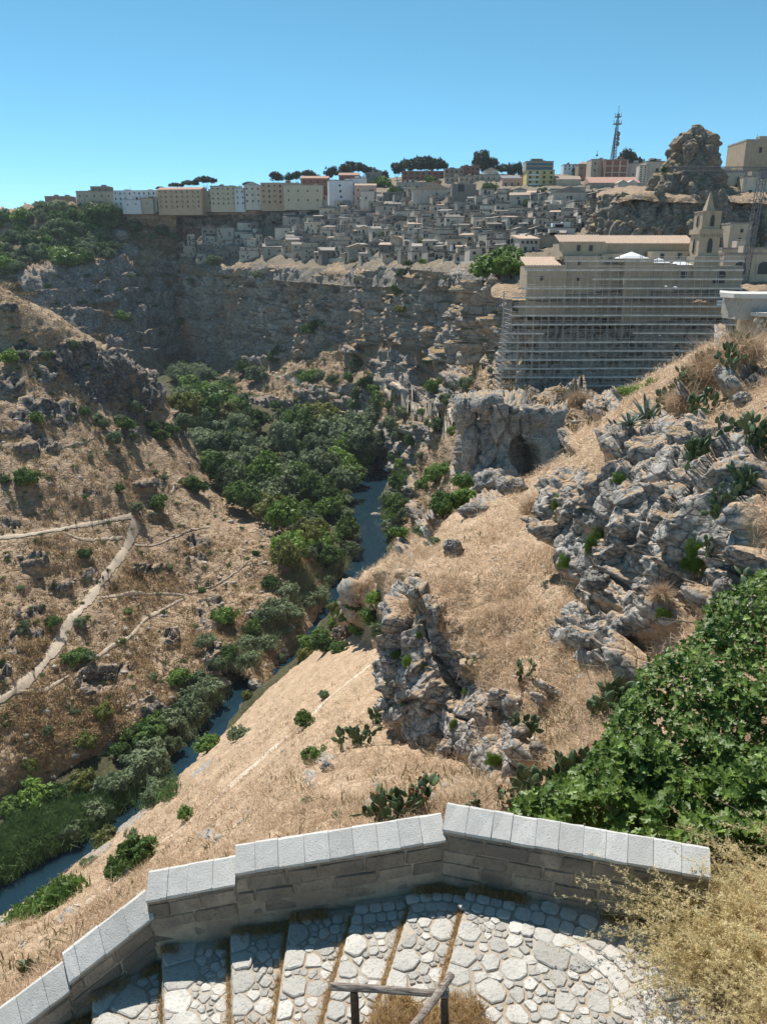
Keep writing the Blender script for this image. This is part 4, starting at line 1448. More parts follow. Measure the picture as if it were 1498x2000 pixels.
def trunk_mesh(seed, h, r, spread=0.5, nb=5, lean=0.1, crown=True):
    rs = np.random.RandomState(seed)
    V, F = [], []
    def limb(a, b, ra, rb, seg=6, rings=4):
        a, b = np.array(a), np.array(b)
        ax = (b - a) / (np.linalg.norm(b - a) + 1e-9)
        u = np.cross(ax, (0.31, 0.2, 0.1))
        u /= np.linalg.norm(u)
        v = np.cross(ax, u)
        base = len(V)
        mid = rs.normal(size=3) * np.linalg.norm(b - a) * 0.06
        for i in range(rings):
            f = i / (rings - 1)
            c = a + (b - a) * f + mid * math.sin(f * math.pi)
            for j in range(seg):
                t_ = 6.2832 * j / seg
                V.append(tuple(c + (u * math.cos(t_) + v * math.sin(t_)) * (ra + (rb - ra) * f)))
        for i in range(rings - 1):
            for j in range(seg):
                F.append((base + i * seg + j, base + i * seg + (j + 1) % seg, base + (i + 1) * seg + (j + 1) % seg, base + (i + 1) * seg + j))
    top = np.array((rs.normal() * lean * h, rs.normal() * lean * h, h))
    limb((0, 0, -0.15), top, r, r * 0.6)
    for k in range(nb):
        a = 6.28 * k / nb + rs.uniform(-.4, .4)
        e = top + np.array((math.cos(a) * spread, math.sin(a) * spread, rs.uniform(0.25, 0.6)))
        limb(top * rs.uniform(0.75, 1), e, r * 0.5, r * 0.15)
    me = bpy.data.meshes.new('trunk')
    me.from_pydata(V, [], F)
    me.update()
    me.materials.append(M['bark'])
    return me

CR = {}
for kind, mat, shape, nvar in (('olive', 'leaf_olive', 'round', 4), ('dark', 'leaf_dark', 'round', 4), ('bright', 'leaf_bright', 'round', 3), ('yellow', 'leaf_yellow', 'round', 2),
                               ('pine', 'leaf_pine', 'umbrella', 3), ('pineround', 'leaf_pine', 'round', 2), ('cypress', 'leaf_pine', 'tall', 1), ('grey', 'leaf_grey', 'round', 1), ('scrub', 'leaf_olive', 'low', 3), ('scrubdark', 'leaf_dark', 'low', 3),
                               ('scrubbright', 'leaf_bright', 'low', 2)):
    CR[kind] = []
    for k in range(nvar):
        me = crown_mesh('crown', 200 + 17 * len(CR) + k, shape, 105 if shape != 'tall' else 50, 30, 0.15 if shape != 'umbrella' else 0.12)
        me.materials.append(M[mat])
        CR[kind].append(me)
TRUNK = [trunk_mesh(k, 0.42, 0.06, 0.4) for k in range(3)]
TRUNK_PINE = [trunk_mesh(10 + k, 0.55, 0.035, 0.45, 6) for k in range(2)]
TRUNK_LOW = [trunk_mesh(20 + k, 0.14, 0.035, 0.4, 6) for k in range(2)]
WORDS = {'olive': 'grey green', 'dark': 'dark green', 'bright': 'bright green', 'yellow': 'yellowish green', 'pine': 'dark umbrella pine', 'pineround': 'dark rounded pine', 'cypress': 'slim dark cypress', 'grey': 'bare grey',
         'scrub': 'low grey green', 'scrubdark': 'low dark green', 'scrubbright': 'low bright green'}
SCRUB = []
PL = []     # plants that still need a label: (object, px, py, kind, zone)

BIG = {'trees of the wood on the valley floor': 1.28, 'bushes along the river': 0.95, 'bushes on the gorge side below the cliffs': 1.15, 'bushes on the far slope beyond the gorge': 1.2}
def plant(px, py, rpx, kind, zone, name='bush', hmul=1.0, skip=(), only=None, sink=0.05):
    h = hit(px, py, only, skip)
    if h is None:
        return None
    loc, nrm, dist, nm = h
    r = rpx * dist / FPX * BIG.get(zone, 1.0)
    if nm == 'valley_floor' and zone in BIG:
        k = int(np.argmin(np.hypot(riv_d[:, 0] - loc[0], riv_d[:, 1] - loc[1])))
        v_ = np.array((loc[0] - riv_d[k, 0], loc[1] - riv_d[k, 1]))
        dn = np.linalg.norm(v_) + 1e-6
        need = riv_wd[k] + 0.55 * r
        if dn < need:
            v_ = v_ / dn * need
            dl = drop(riv_d[k, 0] + v_[0], riv_d[k, 1] + v_[1])
            if dl is not None:
                loc = dl
    o = thing(name, '', 'tree' if name.endswith('tree') else 'bush', loc - Vector((0, 0, sink * r)), rng.uniform(0, 6.28), zone, (r, r, r * hmul))
    link('crown', rng.choice(CR[kind]), None, o, (0, 0, 0.30 if name.endswith('tree') and kind not in ('pine', 'cypress') else 0.0))
    tk = TRUNK_PINE if kind == 'pine' else TRUNK if name.endswith('tree') else TRUNK_LOW
    link('trunk' if name.endswith('tree') else 'stem', rng.choice(tk), None, o)
    PL.append((o, px, py, kind, zone, name))
    return o

def inside(poly, x, y):
    c = False
    n = len(poly)
    for i in range(n):
        x1, y1 = poly[i]
        x2, y2 = poly[(i + 1) % n]
        if (y1 > y) != (y2 > y) and x < (x2 - x1) * (y - y1) / (y2 - y1) + x1:
            c = not c
    return c

def fill(poly, dx, dy, seed, jit=0.42):
    r = random.Random(seed)
    x0, x1 = min(p[0] for p in poly), max(p[0] for p in poly)
    y0, y1 = min(p[1] for p in poly), max(p[1] for p in poly)
    out, y, k = [], y0, 0
    while y < y1:
        x = x0 + (dx / 2 if k % 2 else 0)
        while x < x1:
            a, b = x + r.uniform(-jit, jit) * dx, y + r.uniform(-jit, jit) * dy
            if inside(poly, a, b):
                out.append((a, b))
            x += dx
        y += dy
        k += 1
    return out

def pick(*a):
    k = []
    for kind, w_ in a:
        k += [kind] * w_
    return rng.choice(k)

# the wood on the valley floor
wood = [(352, 808), (420, 812), (520, 838), (640, 846), (715, 868), (738, 915), (712, 940), (672, 985), (690, 1035), (668, 1085), (640, 1118), (590, 1130), (560, 1110), (548, 1062), (470, 1012), (425, 960), (385, 890), (362, 850)]
for (x, y) in fill(wood, 34, 21, 1):
    plant(x, y, rng.uniform(12, 29), pick(('olive', 6), ('dark', 4), ('bright', 3), ('yellow', 2), ('grey', 0)), 'trees of the wood on the valley floor', 'tree', rng.uniform(0.75, 1.45))
for (x, y, r_, k) in ((395, 838, 38, 'bright'), (690, 880, 34, 'olive'), (715, 905, 36, 'olive'), (665, 875, 30, 'olive'), (575, 1098, 27, 'bright'), (625, 1085, 20, 'bright'), (600, 1065, 22, 'yellow'), (480, 1000, 30, 'dark'), (520, 1010, 30, 'olive'), (595, 980, 34, 'olive'), (630, 845, 30, 'yellow'), (655, 925, 20, 'grey')):
    plant(x, y, r_, k, 'trees of the wood on the valley floor', 'tree', 1.0)
for (x, y) in fill([(345, 745), (400, 742), (470, 770), (480, 815), (400, 812), (350, 808)], 26, 16, 21):
    plant(x, y, rng.uniform(12, 18), pick(('olive', 5), ('dark', 3), ('bright', 2)), 'trees of the wood on the valley floor', 'tree', 1.0)
# left hillside
for (x, y, r_, k) in ((55, 950, 22, 'dark'), (220, 868, 17, 'olive'), (268, 1000, 17, 'olive'), (308, 992, 20, 'dark'), (232, 960, 11, 'dark'), (168, 1090, 14, 'dark'), (370, 950, 18, 'dark'), (388, 964, 20, 'dark'), (150, 1292, 24, 'scrubdark'), (172, 1290, 18, 'scrub'),
                      (50, 1224, 10, 'olive'), (105, 1220, 18, 'scrubdark'), (160, 1224, 13, 'olive'), (250, 1198, 10, 'scrubdark'), (358, 1332, 24, 'bright'), (405, 1266, 18, 'olive'), (445, 1215, 26, 'bright'), (210, 1404, 19, 'yellow'), (176, 1456, 21, 'yellow'), (255, 855, 11, 'scrubdark'),
                      (178, 896, 7, 'olive'), (210, 888, 7, 'scrub'), (75, 826, 14, 'dark'), (165, 812, 13, 'dark'), (190, 825, 14, 'olive'), (250, 838, 19, 'dark'), (235, 830, 13, 'olive'), (205, 838, 12, 'olive'), (48, 700, 13, 'olive'), (20, 710, 16, 'bright'), (90, 702, 13, 'olive'), (150, 682, 10, 'olive'),
                      (8, 945, 10, 'dark'), (395, 1155, 8, 'scrubdark'), (502, 1085, 8, 'dark'), (320, 935, 10, 'scrub'), (302, 925, 8, 'scrub'), (120, 600, 8, 'scrub'), (75, 580, 9, 'dark'), (190, 658, 14, 'olive'), (290, 715, 10, 'olive'), (300, 840, 16, 'dark'), (320, 862, 18, 'dark'), (270, 810, 14, 'olive'),
                      (335, 850, 20, 'dark'), (260, 800, 12, 'olive'), (40, 1235, 8, 'scrub'), (330, 1110, 10, 'scrub'), (150, 1390, 10, 'scrub'), (40, 1150, 8, 'scrub'), (300, 1330, 10, 'olive'), (240, 1255, 8, 'scrubdark'), (90, 1430, 12, 'scrub'), (60, 1500, 14, 'yellow')):
    plant(x, y, r_, k, 'bushes on the dry hillside', 'bush', rng.uniform(0.9, 1.25), only=('hillside',))
for (x, y) in fill([(0, 600), (180, 700), (330, 800), (400, 960), (540, 1060), (470, 1240), (380, 1360), (150, 1520), (0, 1590)], 44, 36, 4):
    SCRUB.append((x, y, rng.uniform(4, 8), ('hillside',)))
# along the river
RIVB = 'bushes along the river'
for (x, y, r_, k) in ((540, 1215, 34, 'olive'), (500, 1235, 20, 'dark'), (575, 1210, 22, 'olive'), (600, 1180, 20, 'olive'), (620, 1165, 22, 'scrub'), (560, 1165, 22, 'olive'), (530, 1150, 22, 'dark'), (660, 1120, 22, 'olive'), (640, 1140, 18, 'scrub'), (690, 1085, 22, 'scrub'),
                      (480, 1265, 22, 'olive'), (520, 1265, 22, 'olive'), (560, 1240, 16, 'olive'), (450, 1290, 22, 'dark'), (490, 1290, 20, 'scrub'), (425, 1310, 18, 'olive'), (470, 1330, 15, 'scrub'), (400, 1340, 26, 'olive'), (430, 1390, 30, 'olive'), (370, 1395, 30, 'olive'),
                      (395, 1420, 28, 'olive'), (345, 1425, 28, 'olive'), (290, 1450, 36, 'dark'), (300, 1430, 26, 'bright'), (250, 1440, 18, 'dark'), (240, 1475, 22, 'dark'), (340, 1470, 22, 'olive'), (300, 1530, 44, 'olive'), (320, 1560, 36, 'olive'), (260, 1530, 28, 'olive'),
                      (70, 1570, 34, 'bright'), (120, 1560, 26, 'dark'), (170, 1545, 26, 'yellow'), (30, 1590, 26, 'dark'), (215, 1550, 30, 'olive'), (200, 1600, 26, 'olive'), (200, 1650, 28, 'yellow'), (170, 1665, 20, 'olive'), (410, 1465, 28, 'bright'), (470, 1440, 22, 'scrub'),
                      (600, 1265, 22, 'bright'), (640, 1270, 26, 'dark'), (590, 1290, 18, 'yellow'), (625, 1250, 22, 'bright'), (660, 1275, 22, 'dark'), (670, 1250, 24, 'grey'), (700, 1240, 24, 'bright'), (730, 1215, 28, 'dark'), (700, 1190, 28, 'dark'), (735, 1180, 24, 'bright'), (660, 1200, 22, 'yellow'),
                      (745, 1245, 26, 'olive'), (765, 1225, 22, 'olive'), (770, 1190, 22, 'dark'), (680, 1215, 22, 'dark'), (650, 1225, 16, 'bright'), (770, 1045, 24, 'olive'), (795, 1020, 22, 'olive'), (775, 1000, 26, 'dark'), (780, 960, 28, 'dark'), (760, 985, 20, 'olive'), (785, 1050, 20, 'bright'),
                      (480, 1365, 12, 'yellow'), (550, 1290, 10, 'olive'), (745, 890, 26, 'dark'), (735, 940, 18, 'scrub'), (700, 955, 20, 'scrub'), (685, 990, 22, 'scrub'), (700, 1020, 20, 'scrub'), (690, 1050, 20, 'scrub')):
    plant(x, y, r_, k, RIVB, 'bush', rng.uniform(0.85, 1.2), skip=('crag', 'shoulder'))
# talus and gorge sides
TB = 'bushes on the gorge side below the cliffs'
for (x, y, r_, k) in ((540, 708, 17, 'dark'), (605, 655, 17, 'dark'), (632, 640, 10, 'olive'), (582, 740, 11, 'olive'), (603, 748, 16, 'bright'), (625, 742, 12, 'olive'), (650, 748, 10, 'olive'), (500, 745, 20, 'olive'), (480, 730, 16, 'dark'), (345, 745, 20, 'olive'), (365, 735, 16, 'dark'), (395, 755, 12, 'olive'),
                      (455, 805, 18, 'bright'), (440, 800, 16, 'olive'), (540, 800, 12, 'dark'), (605, 815, 14, 'olive'), (640, 800, 10, 'dark'), (680, 745, 10, 'bright'), (700, 720, 14, 'dark'), (715, 760, 18, 'dark'), (735, 770, 14, 'bright'), (700, 780, 14, 'olive'), (690, 800, 14, 'bright'),
                      (740, 800, 18, 'bright'), (730, 820, 18, 'olive'), (760, 800, 12, 'dark'), (790, 820, 14, 'olive'), (850, 770, 18, 'dark'), (870, 790, 16, 'olive'), (905, 760, 14, 'olive'), (825, 810, 8, 'bright'), (850, 845, 18, 'olive'), (880, 850, 12, 'bright'), (790, 920, 18, 'bright'), (770, 900, 14, 'dark'),
                      (850, 945, 24, 'bright'), (830, 960, 20, 'dark'), (870, 930, 18, 'bright'), (820, 900, 12, 'olive'), (930, 945, 24, 'bright'), (905, 955, 20, 'dark'), (880, 1000, 28, 'dark'), (915, 985, 24, 'bright'), (860, 1010, 20, 'dark'), (780, 855, 16, 'olive'), (805, 870, 14, 'dark'), (760, 840, 16, 'olive'),
                      (960, 730, 10, 'olive'), (840, 710, 10, 'scrub'), (980, 795, 10, 'scrub'), (780, 612, 10, 'yellow'), (820, 1040, 14, 'scrub'), (845, 1060, 12, 'scrub'), (700, 700, 9, 'dark'), (420, 740, 10, 'olive'), (380, 760, 14, 'olive'), (370, 780, 16, 'bright')):
    plant(x, y, r_, k, TB, 'bush', rng.uniform(0.95, 1.25))
for (x, y) in fill([(360, 730), (560, 720), (700, 690), (780, 760), (850, 860), (800, 980), (740, 860), (640, 800), (450, 790)], 30, 24, 9):
    SCRUB.append((x, y, rng.uniform(4, 10), ('talus', 'valley_floor')))
# cliff-edge tree and plants on the cliff
for (x, y, r_, k, nm) in ((972, 556, 47, 'bright', 'tree'), (995, 548, 30, 'bright', 'tree'), (945, 552, 26, 'bright', 'tree')):
    plant(x, y, r_, k, 'bright green trees on the cliff edge below the church', nm, 0.85, only=('cliff', 'town_slope', 'cliff_top'))
for (x, y, r_, k) in ((775, 575, 16, 'dark'), (788, 545, 14, 'olive'), (500, 545, 11, 'olive'), (445, 545, 9, 'dark'), (420, 520, 14, 'olive'), (352, 635, 10, 'dark'), (378, 555, 10, 'olive'), (620, 600, 6, 'scrub'), (870, 545, 9, 'scrub'), (740, 560, 7, 'scrub'), (560, 560, 7, 'scrub')):
    plant(x, y, r_, k, 'bushes clinging to the far cliff', 'bush', 1.1)
# far left slope
for (x, y) in fill([(0, 440), (80, 405), (160, 412), (210, 440), (250, 500), (190, 520), (100, 500), (60, 530), (0, 545)], 21, 15, 12):
    plant(x, y, rng.uniform(8, 15), pick(('olive', 6), ('dark', 3), ('scrub', 2), ('bright', 1)), 'bushes on the far slope beyond the gorge', 'bush', rng.uniform(0.9, 1.15), only=('far_slope',))
for (x, y) in fill([(60, 540), (300, 500), (345, 640), (320, 700), (200, 640), (80, 580)], 40, 32, 13):
    SCRUB.append((x, y, rng.uniform(4, 10), ('far_slope', 'cliff')))
for (x, y, r_, k) in ((240, 628, 12, 'bright'), (252, 630, 10, 'olive'), (205, 430, 28, 'scrubdark'), (190, 440, 22, 'scrubdark'), (222, 445, 20, 'scrubdark'), (265, 455, 14, 'dark'), (320, 462, 12, 'dark'), (300, 470, 8, 'olive'), (340, 470, 9, 'olive'), (140, 520, 28, 'scrubbright'), (110, 508, 24, 'scrubbright')):
    plant(x, y, r_, k, 'bushes on the far slope beyond the gorge', 'bush', 1.0)
# near bank
for (x, y, r_, k) in ((615, 1492, 24, 'dark'), (595, 1420, 20, 'dark'), (632, 1365, 12, 'olive'), (365, 1600, 17, 'dark'), (262, 1690, 34, 'dark'), (240, 1705, 30, 'scrubdark'), (285, 1670, 24, 'dark'), (258, 1640, 12, 'olive'), (600, 1570, 12, 'scrub'), (660, 1595, 10, 'scrub'), (175, 1690, 14, 'scrub'), (845, 1058, 8, 'dark')):
    plant(x, y, r_, k, 'bushes on the golden bank below the wall', 'bush', 1.1)

# small scrub that reads as one mass
src = [np.array([v.co[:] for v in me.vertices], np.float32) for me in CR['scrub'][:2]]
Vs, Fs, nb_ = [], [], 0
for (x, y, r_, on) in SCRUB:
    h = hit(x, y, on)
    if h is None:
        continue
    loc, nrm, dist, nm = h
    r = r_ * dist / FPX
    v = src[rng.randrange(2)].reshape(-1, 4, 3)
    v = v[nrg.permutation(len(v))[:420]].reshape(-1, 3)
    a = rng.uniform(0, 6.28)
    v2 = v * np.array((r, r, r * rng.uniform(0.7, 1.2)))
    v2 = np.stack((v2[:, 0] * math.cos(a) - v2[:, 1] * math.sin(a), v2[:, 0] * math.sin(a) + v2[:, 1] * math.cos(a), v2[:, 2]), 1) + np.array(loc)
    Vs.append(v2)
    Fs.append(np.arange(len(v2)).reshape(-1, 4) + nb_)
    nb_ += len(v2)
tag(link('low_scrub', mesh_np('low_scrub', np.concatenate(Vs), np.concatenate(Fs), sm=False), M['leaf_dark']), 'small low scrub dotted over the hillsides of the gorge', 'scrub', kind='stuff')
# ------------------------------------------------------------------ near plants
M['pad'] = leaf_mat('cactus pad', (0.05, 0.085, 0.035), (0.12, 0.17, 0.08), 0.5, 0.03, 3.0, 0.4)
M['fruit'] = flat_mat('prickly pear fruit', (0.42, 0.13, 0.06), 0.3, 8, 0.6)
M['agave'] = leaf_mat('agave leaf', (0.09, 0.135, 0.115), (0.17, 0.225, 0.19), 0.5, 0.05, 2.0, 0.4)
M['figleaf'] = leaf_mat('fig leaf', (0.05, 0.10, 0.014), (0.20, 0.30, 0.05), 0.45, 0.28, 2.2, 0.4)
M['dryshrub'] = leaf_mat('dry feathery shrub', (0.60, 0.49, 0.26), (0.88, 0.76, 0.48), 0.8, 0.45, 3.0, 0.1)

def pad_mesh(seed):
    r = random.Random(seed)
    V, F = [], []
    nr_, ns = 6, 8
    for i in range(nr_):
        f = i / (nr_ - 1)
        z = f
        wv = 0.34 * math.sin(math.pi * min(1, (0.06 + 0.94 * f)) ** 0.85) ** 0.7 if 0 < i < nr_ - 1 else 0.06
        th = 0.055 * math.sin(math.pi * (0.12 + 0.76 * f))
        for j in range(ns):
            a = 6.2832 * j / ns
            V.append((math.cos(a) * wv, math.sin(a) * th + 0.03 * math.sin(f * 3), z))
    for i in range(nr_ - 1):
        for j in range(ns):
            F.append((i * ns + j, i * ns + (j + 1) % ns, (i + 1) * ns + (j + 1) % ns, (i + 1) * ns + j))
    F += [tuple(range(ns))[::-1], tuple(range((nr_ - 1) * ns, nr_ * ns))]
    me = bpy.data.meshes.new('pad')
    me.from_pydata(V, [], F)
    me.polygons.foreach_set('use_smooth', [True] * len(F))
    me.update()
    me.materials.append(M['pad'])
    return me
PADS = [pad_mesh(k) for k in range(2)]
me_f = bpy.data.meshes.new('fruit')
bm = bmesh.new()
bmesh.ops.create_icosphere(bm, subdivisions=1, radius=0.5)
bm.to_mesh(me_f)
bm.free()
ico_v = np.array([v.co[:] for v in me_f.vertices])
ico_f = np.array([p.vertices[:] for p in me_f.polygons])

def cactus(px, py, hpx, wpx, npads, label, fruit=0.15, only=None, zone='prickly pear cacti'):
    h = hit(px, py, only)
    if h is None:
        return
    loc, nrm, dist, nm = h
    H, W = 1.2 * hpx * dist / FPX, 1.2 * wpx * dist / FPX
    root = thing('prickly_pear', label, 'cactus', loc, 0, zone)
    s = max(0.13, min(0.34, H / 4.6))
    ends = []
    cnt = 0
    npads = int(npads * 1.8)
    nst = max(2, int(npads / 8))
    q = []
    for k in range(nst):
        x = rng.uniform(-0.5, 0.5) * W * 0.75
        y = rng.uniform(-0.3, 0.3) * W * 0.5
        d = drop(loc[0] + x, loc[1] + y, loc[2] + 3)
        zz = (d.z - loc[2] if d is not None and abs(d.z - loc[2]) < 2.5 else 0.0) - 0.05
        m = Matrix.Translation((x, y, zz)) @ Matrix.Rotation(rng.uniform(0, 6.28), 4, 'Z') @ Matrix.Rotation(rng.uniform(-.35, .35), 4, 'Y')
        q.append((m, s * rng.uniform(1.0, 1.25), zz))
    fr = []
    while q and cnt < npads:
        m, l, z0_ = q.pop(0)
        o = bpy.data.objects.new('pad', PADS[rng.randrange(2)])
        COL.objects.link(o)
        o.parent = root
        o.matrix_local = m @ Matrix.Diagonal((l, l, l, 1))
        cnt += 1
        top = m @ Vector((0, 0, l))
        if top.z - z0_ > H * 0.95:
            if rng.random() < fruit * 2:
                for _ in range(rng.randint(1, 4)):
                    fr.append(top + Vector((rng.uniform(-.3, .3) * l, rng.uniform(-.1, .1) * l, rng.uniform(-.12, .05) * l)))
            continue
        for c in range(rng.choice((2, 2, 3))):
            t_ = rng.uniform(-1.1, 1.1)
            at = m @ Vector((math.sin(t_) * 0.30 * l, 0, l * (0.62 + 0.36 * math.cos(t_))))
            mm = Matrix.Translation(at) @ m.to_3x3().normalized().to_4x4() @ Matrix.Rotation(t_ * 0.8, 4, 'Y') @ Matrix.Rotation(rng.uniform(-1.2, 1.2), 4, 'Z') @ Matrix.Rotation(rng.uniform(-.3, .3), 4, 'X')
            q.append((mm, l * rng.uniform(0.8, 1.02), z0_))
        if rng.random() < fruit:
            fr.append(top + Vector((rng.uniform(-.2, .2) * l, 0, 0)))
    if fr:
        V = np.concatenate([ico_v * np.array((0.045, 0.045, 0.07)) * max(1, dist / 26) + np.array(p) for p in fr])
        F = np.concatenate([ico_f + 12 * k for k in range(len(fr))])
        fo = link('fruit', mesh_np('fruit', V, F), M['fruit'], root)
        if len(fr) > 1:
            fo['kind'] = 'stuff'

for a in ((1190, 1395, 125, 100, 60, 'large prickly pear just beyond the edge of the fig tree', 0.1), (1016, 1335, 60, 26, 16, 'small lone prickly pear on one stem on the straw slope', 0.0),
          (1390, 868, 90, 95, 34, 'prickly pear above the grey crag, left of the picture edge', 0.0), (1478, 870, 130, 60, 40, 'tall prickly pear at the picture edge above the grey crag', 0.05),
          (1310, 800, 95, 90, 40, 'prickly pear behind the agaves, low end of the hedge', 0.05), (1355, 760, 100, 100, 60, 'fruiting prickly pear in the middle of the hedge above the agaves', 0.5),
          (1400, 725, 85, 80, 45, 'prickly pear below the ivy at the upper end of the hedge', 0.3), (1445, 690, 50, 60, 26, 'prickly pear at the foot of the white capped wall', 0.1),
          (757, 1415, 110, 60, 46, 'tall prickly pear against the foot of the crag', 0.05), (695, 1455, 60, 80, 34, 'low spreading prickly pear left of the crag foot', 0.0), (785, 1605, 85, 100, 60, 'fruiting prickly pear right behind the parapet coping', 0.4),
          (1085, 1560, 110, 110, 70, 'big prickly pear thicket leaning out of the fig tree', 0.25), (1000, 1585, 50, 80, 30, 'low prickly pear behind the parapet corner', 0.1), (945, 1585, 32, 40, 14, 'smallest prickly pear behind the parapet corner', 0.0),
          (38, 1915, 55, 40, 14, 'prickly pear near the lowest parapet', 0.2), (1420, 985, 60, 110, 24, 'prickly pear growing flat over the crag', 0.0), (1455, 960, 70, 60, 22, 'prickly pear on top of the crag at the picture edge', 0.0),
          (1390, 1050, 50, 50, 12, 'few prickly pear pads low on the crag', 0.0), (1455, 1180, 80, 70, 18, 'prickly pear with broad pale pads above the fig tree', 0.1), (920, 1055, 20, 50, 14, 'small prickly pear among the far boulders', 0.0), (910, 1350, 20, 20, 5, 'tiny prickly pear on the crag face', 0.0),
          (1010, 1520, 60, 50, 18, 'prickly pear at the foot of the crag rocks', 0.1)):
    cactus(*a)

def agave(px, py, rpx, label):
    h = hit(px, py)
    if h is None:
        return
    loc, nrm, dist, nm = h
    r = rpx * dist / FPX
    root = thing('agave', label, 'agave', loc - Vector((0, 0, 0.03)), rng.uniform(0, 6), 'blue grey agaves')
    for k in range(24):
        az, el = k * 2.4, R(78 - 62 * (k / 23.0) ** 0.8)
        o = link('leaf', AGL, None, root, None, None)
        o.matrix_local = Matrix.Rotation(az, 4, 'Z') @ Matrix.Rotation(math.pi / 2 - el, 4, 'Y') @ Matrix.Diagonal((r, r, r * rng.uniform(0.85, 1.1), 1))
V, F = [], []
for i in range(7):
    f = i / 6
    wv = 0.10 * (0.7 + 0.9 * f) * (1 - f) ** 0.55 if f < 1 else 0.0
    bx = 0.16 * f * f
    V += [(bx - 0.03 * (1 - f), -wv, f), (bx + 0.035 * (1 - f), 0, f), (bx - 0.03 * (1 - f), wv, f)]
for i in range(6):
    for j in range(2):
        F.append((3 * i + j, 3 * i + j + 1, 3 * i + j + 4, 3 * i + j + 3))
AGL = bpy.data.meshes.new('leaf')
AGL.from_pydata(V, [], F)
AGL.update()
AGL.materials.append(M['agave'])
for a in ((1262, 822, 52, 'largest blue grey agave at the low end of the cactus hedge'), (1228, 832, 34, 'blue grey agave leaning out left of the largest one'), (1086, 840, 30, 'blue grey agave on the ledge right of the cave'), (1058, 862, 24, 'small agave on the boulder right of the cave'),
          (1088, 868, 26, 'agave low on the ledge right of the cave'), (1020, 766, 18, 'small agave at the foot of the scaffolding')):
    agave(*a)

# finer crowns for bushes close by
CRF = {}
for kind, mat in (('dark', 'leaf_dark'), ('bright', 'leaf_bright')):
    CRF[kind] = []
    for k in range(2):
        me = crown_mesh('crown', 900 + k, 'round', 210, 34, 0.075, 0.7)
        me.materials.append(M[mat])
        CRF[kind].append(me)
DRAPE = (('ivy', 1160, 1060, 26, 40, 'dark', 'ivy hanging over the middle of the grey crag'), ('ivy', 1110, 1095, 24, 30, 'bright', 'ivy clump under the overhang, left end of the crag'), ('ivy', 1358, 1085, 27, 62, 'bright', 'longest ivy curtain hanging over the grey crag'),
         ('ivy', 1213, 935, 24, 26, 'dark', 'ivy tuft on top of the grey crag'), ('ivy', 1155, 825, 10, 16, 'dark', 'small ivy tuft at the crest of the straw slope'), ('ivy', 965, 1480, 20, 30, 'bright', 'ivy clump at the right foot of the crag face'),
         ('ivy', 1448, 640, 30, 40, 'dark', 'ivy bush climbing the white capped wall'), ('ivy', 1468, 620, 16, 26, 'bright', 'paler ivy sprays on the white capped wall'), ('ivy', 802, 1290, 18, 24, 'bright', 'ivy clump in the middle of the crag face'), ('ivy', 818, 1240, 8, 16, 'dark', 'thin ivy strip high on the crag face'),
         ('ivy', 885, 1415, 9, 18, 'dark', 'ivy strip low on the crag face'), ('ivy', 830, 1300, 9, 16, 'bright', 'small ivy tuft right of the crag clump'), ('ivy', 772, 1280, 11, 16, 'dark', 'ivy on the shaded edge of the crag'), ('ivy', 910, 1350, 10, 12, 'bright', 'ivy tuft under the straw edge of the crag'),
         ('ivy', 790, 1375, 9, 12, 'bright', 'ivy tuft near the tall prickly pear'), ('ivy', 1295, 1195, 17, 20, 'bright', 'green caper tuft in the cleft above the fig tree'), ('ivy', 1085, 985, 9, 30, 'bright', 'ivy strip on the left rim of the grey crag'), ('ivy', 1385, 880, 9, 22, 'dark', 'ivy hanging below the crag prickly pear'),
         ('ivy', 1240, 765, 42, 20, 'bright', 'leafy green shrub on the crest before the scaffolding'), ('ivy', 1278, 745, 26, 16, 'bright', 'leafy green shrub at the crest beside the cactus hedge'), ('ivy', 1010, 895, 20, 48, 'dark', 'dark ivy filling the cave mouth'), ('ivy', 1095, 1280, 14, 8, 'bright', 'low green tuft on the straw below the crag'),
         ('ivy', 1075, 1205, 7, 7, 'bright', 'tiny green tuft below the overhang'))
for (nm, px_, py_, rx_, rz_, kind, lab) in DRAPE:
    h = hit(px_, py_)
    if h is None:
        continue
    loc, nrm, dist, nm2 = h
    k = dist / FPX
    o = thing('ivy', lab, 'ivy', loc - Vector((0, 0, rz_ * k * 0.7)) + Vector((0, -rx_ * k * 0.15, 0)), rng.uniform(-.4, .4), 'ivy and leafy tufts on the rocks', (rx_ * k, rx_ * k * 0.6, rz_ * k))
    link('crown', rng.choice(CRF[kind]), None, o)
    link('stem', rng.choice(TRUNK_LOW), None, o)

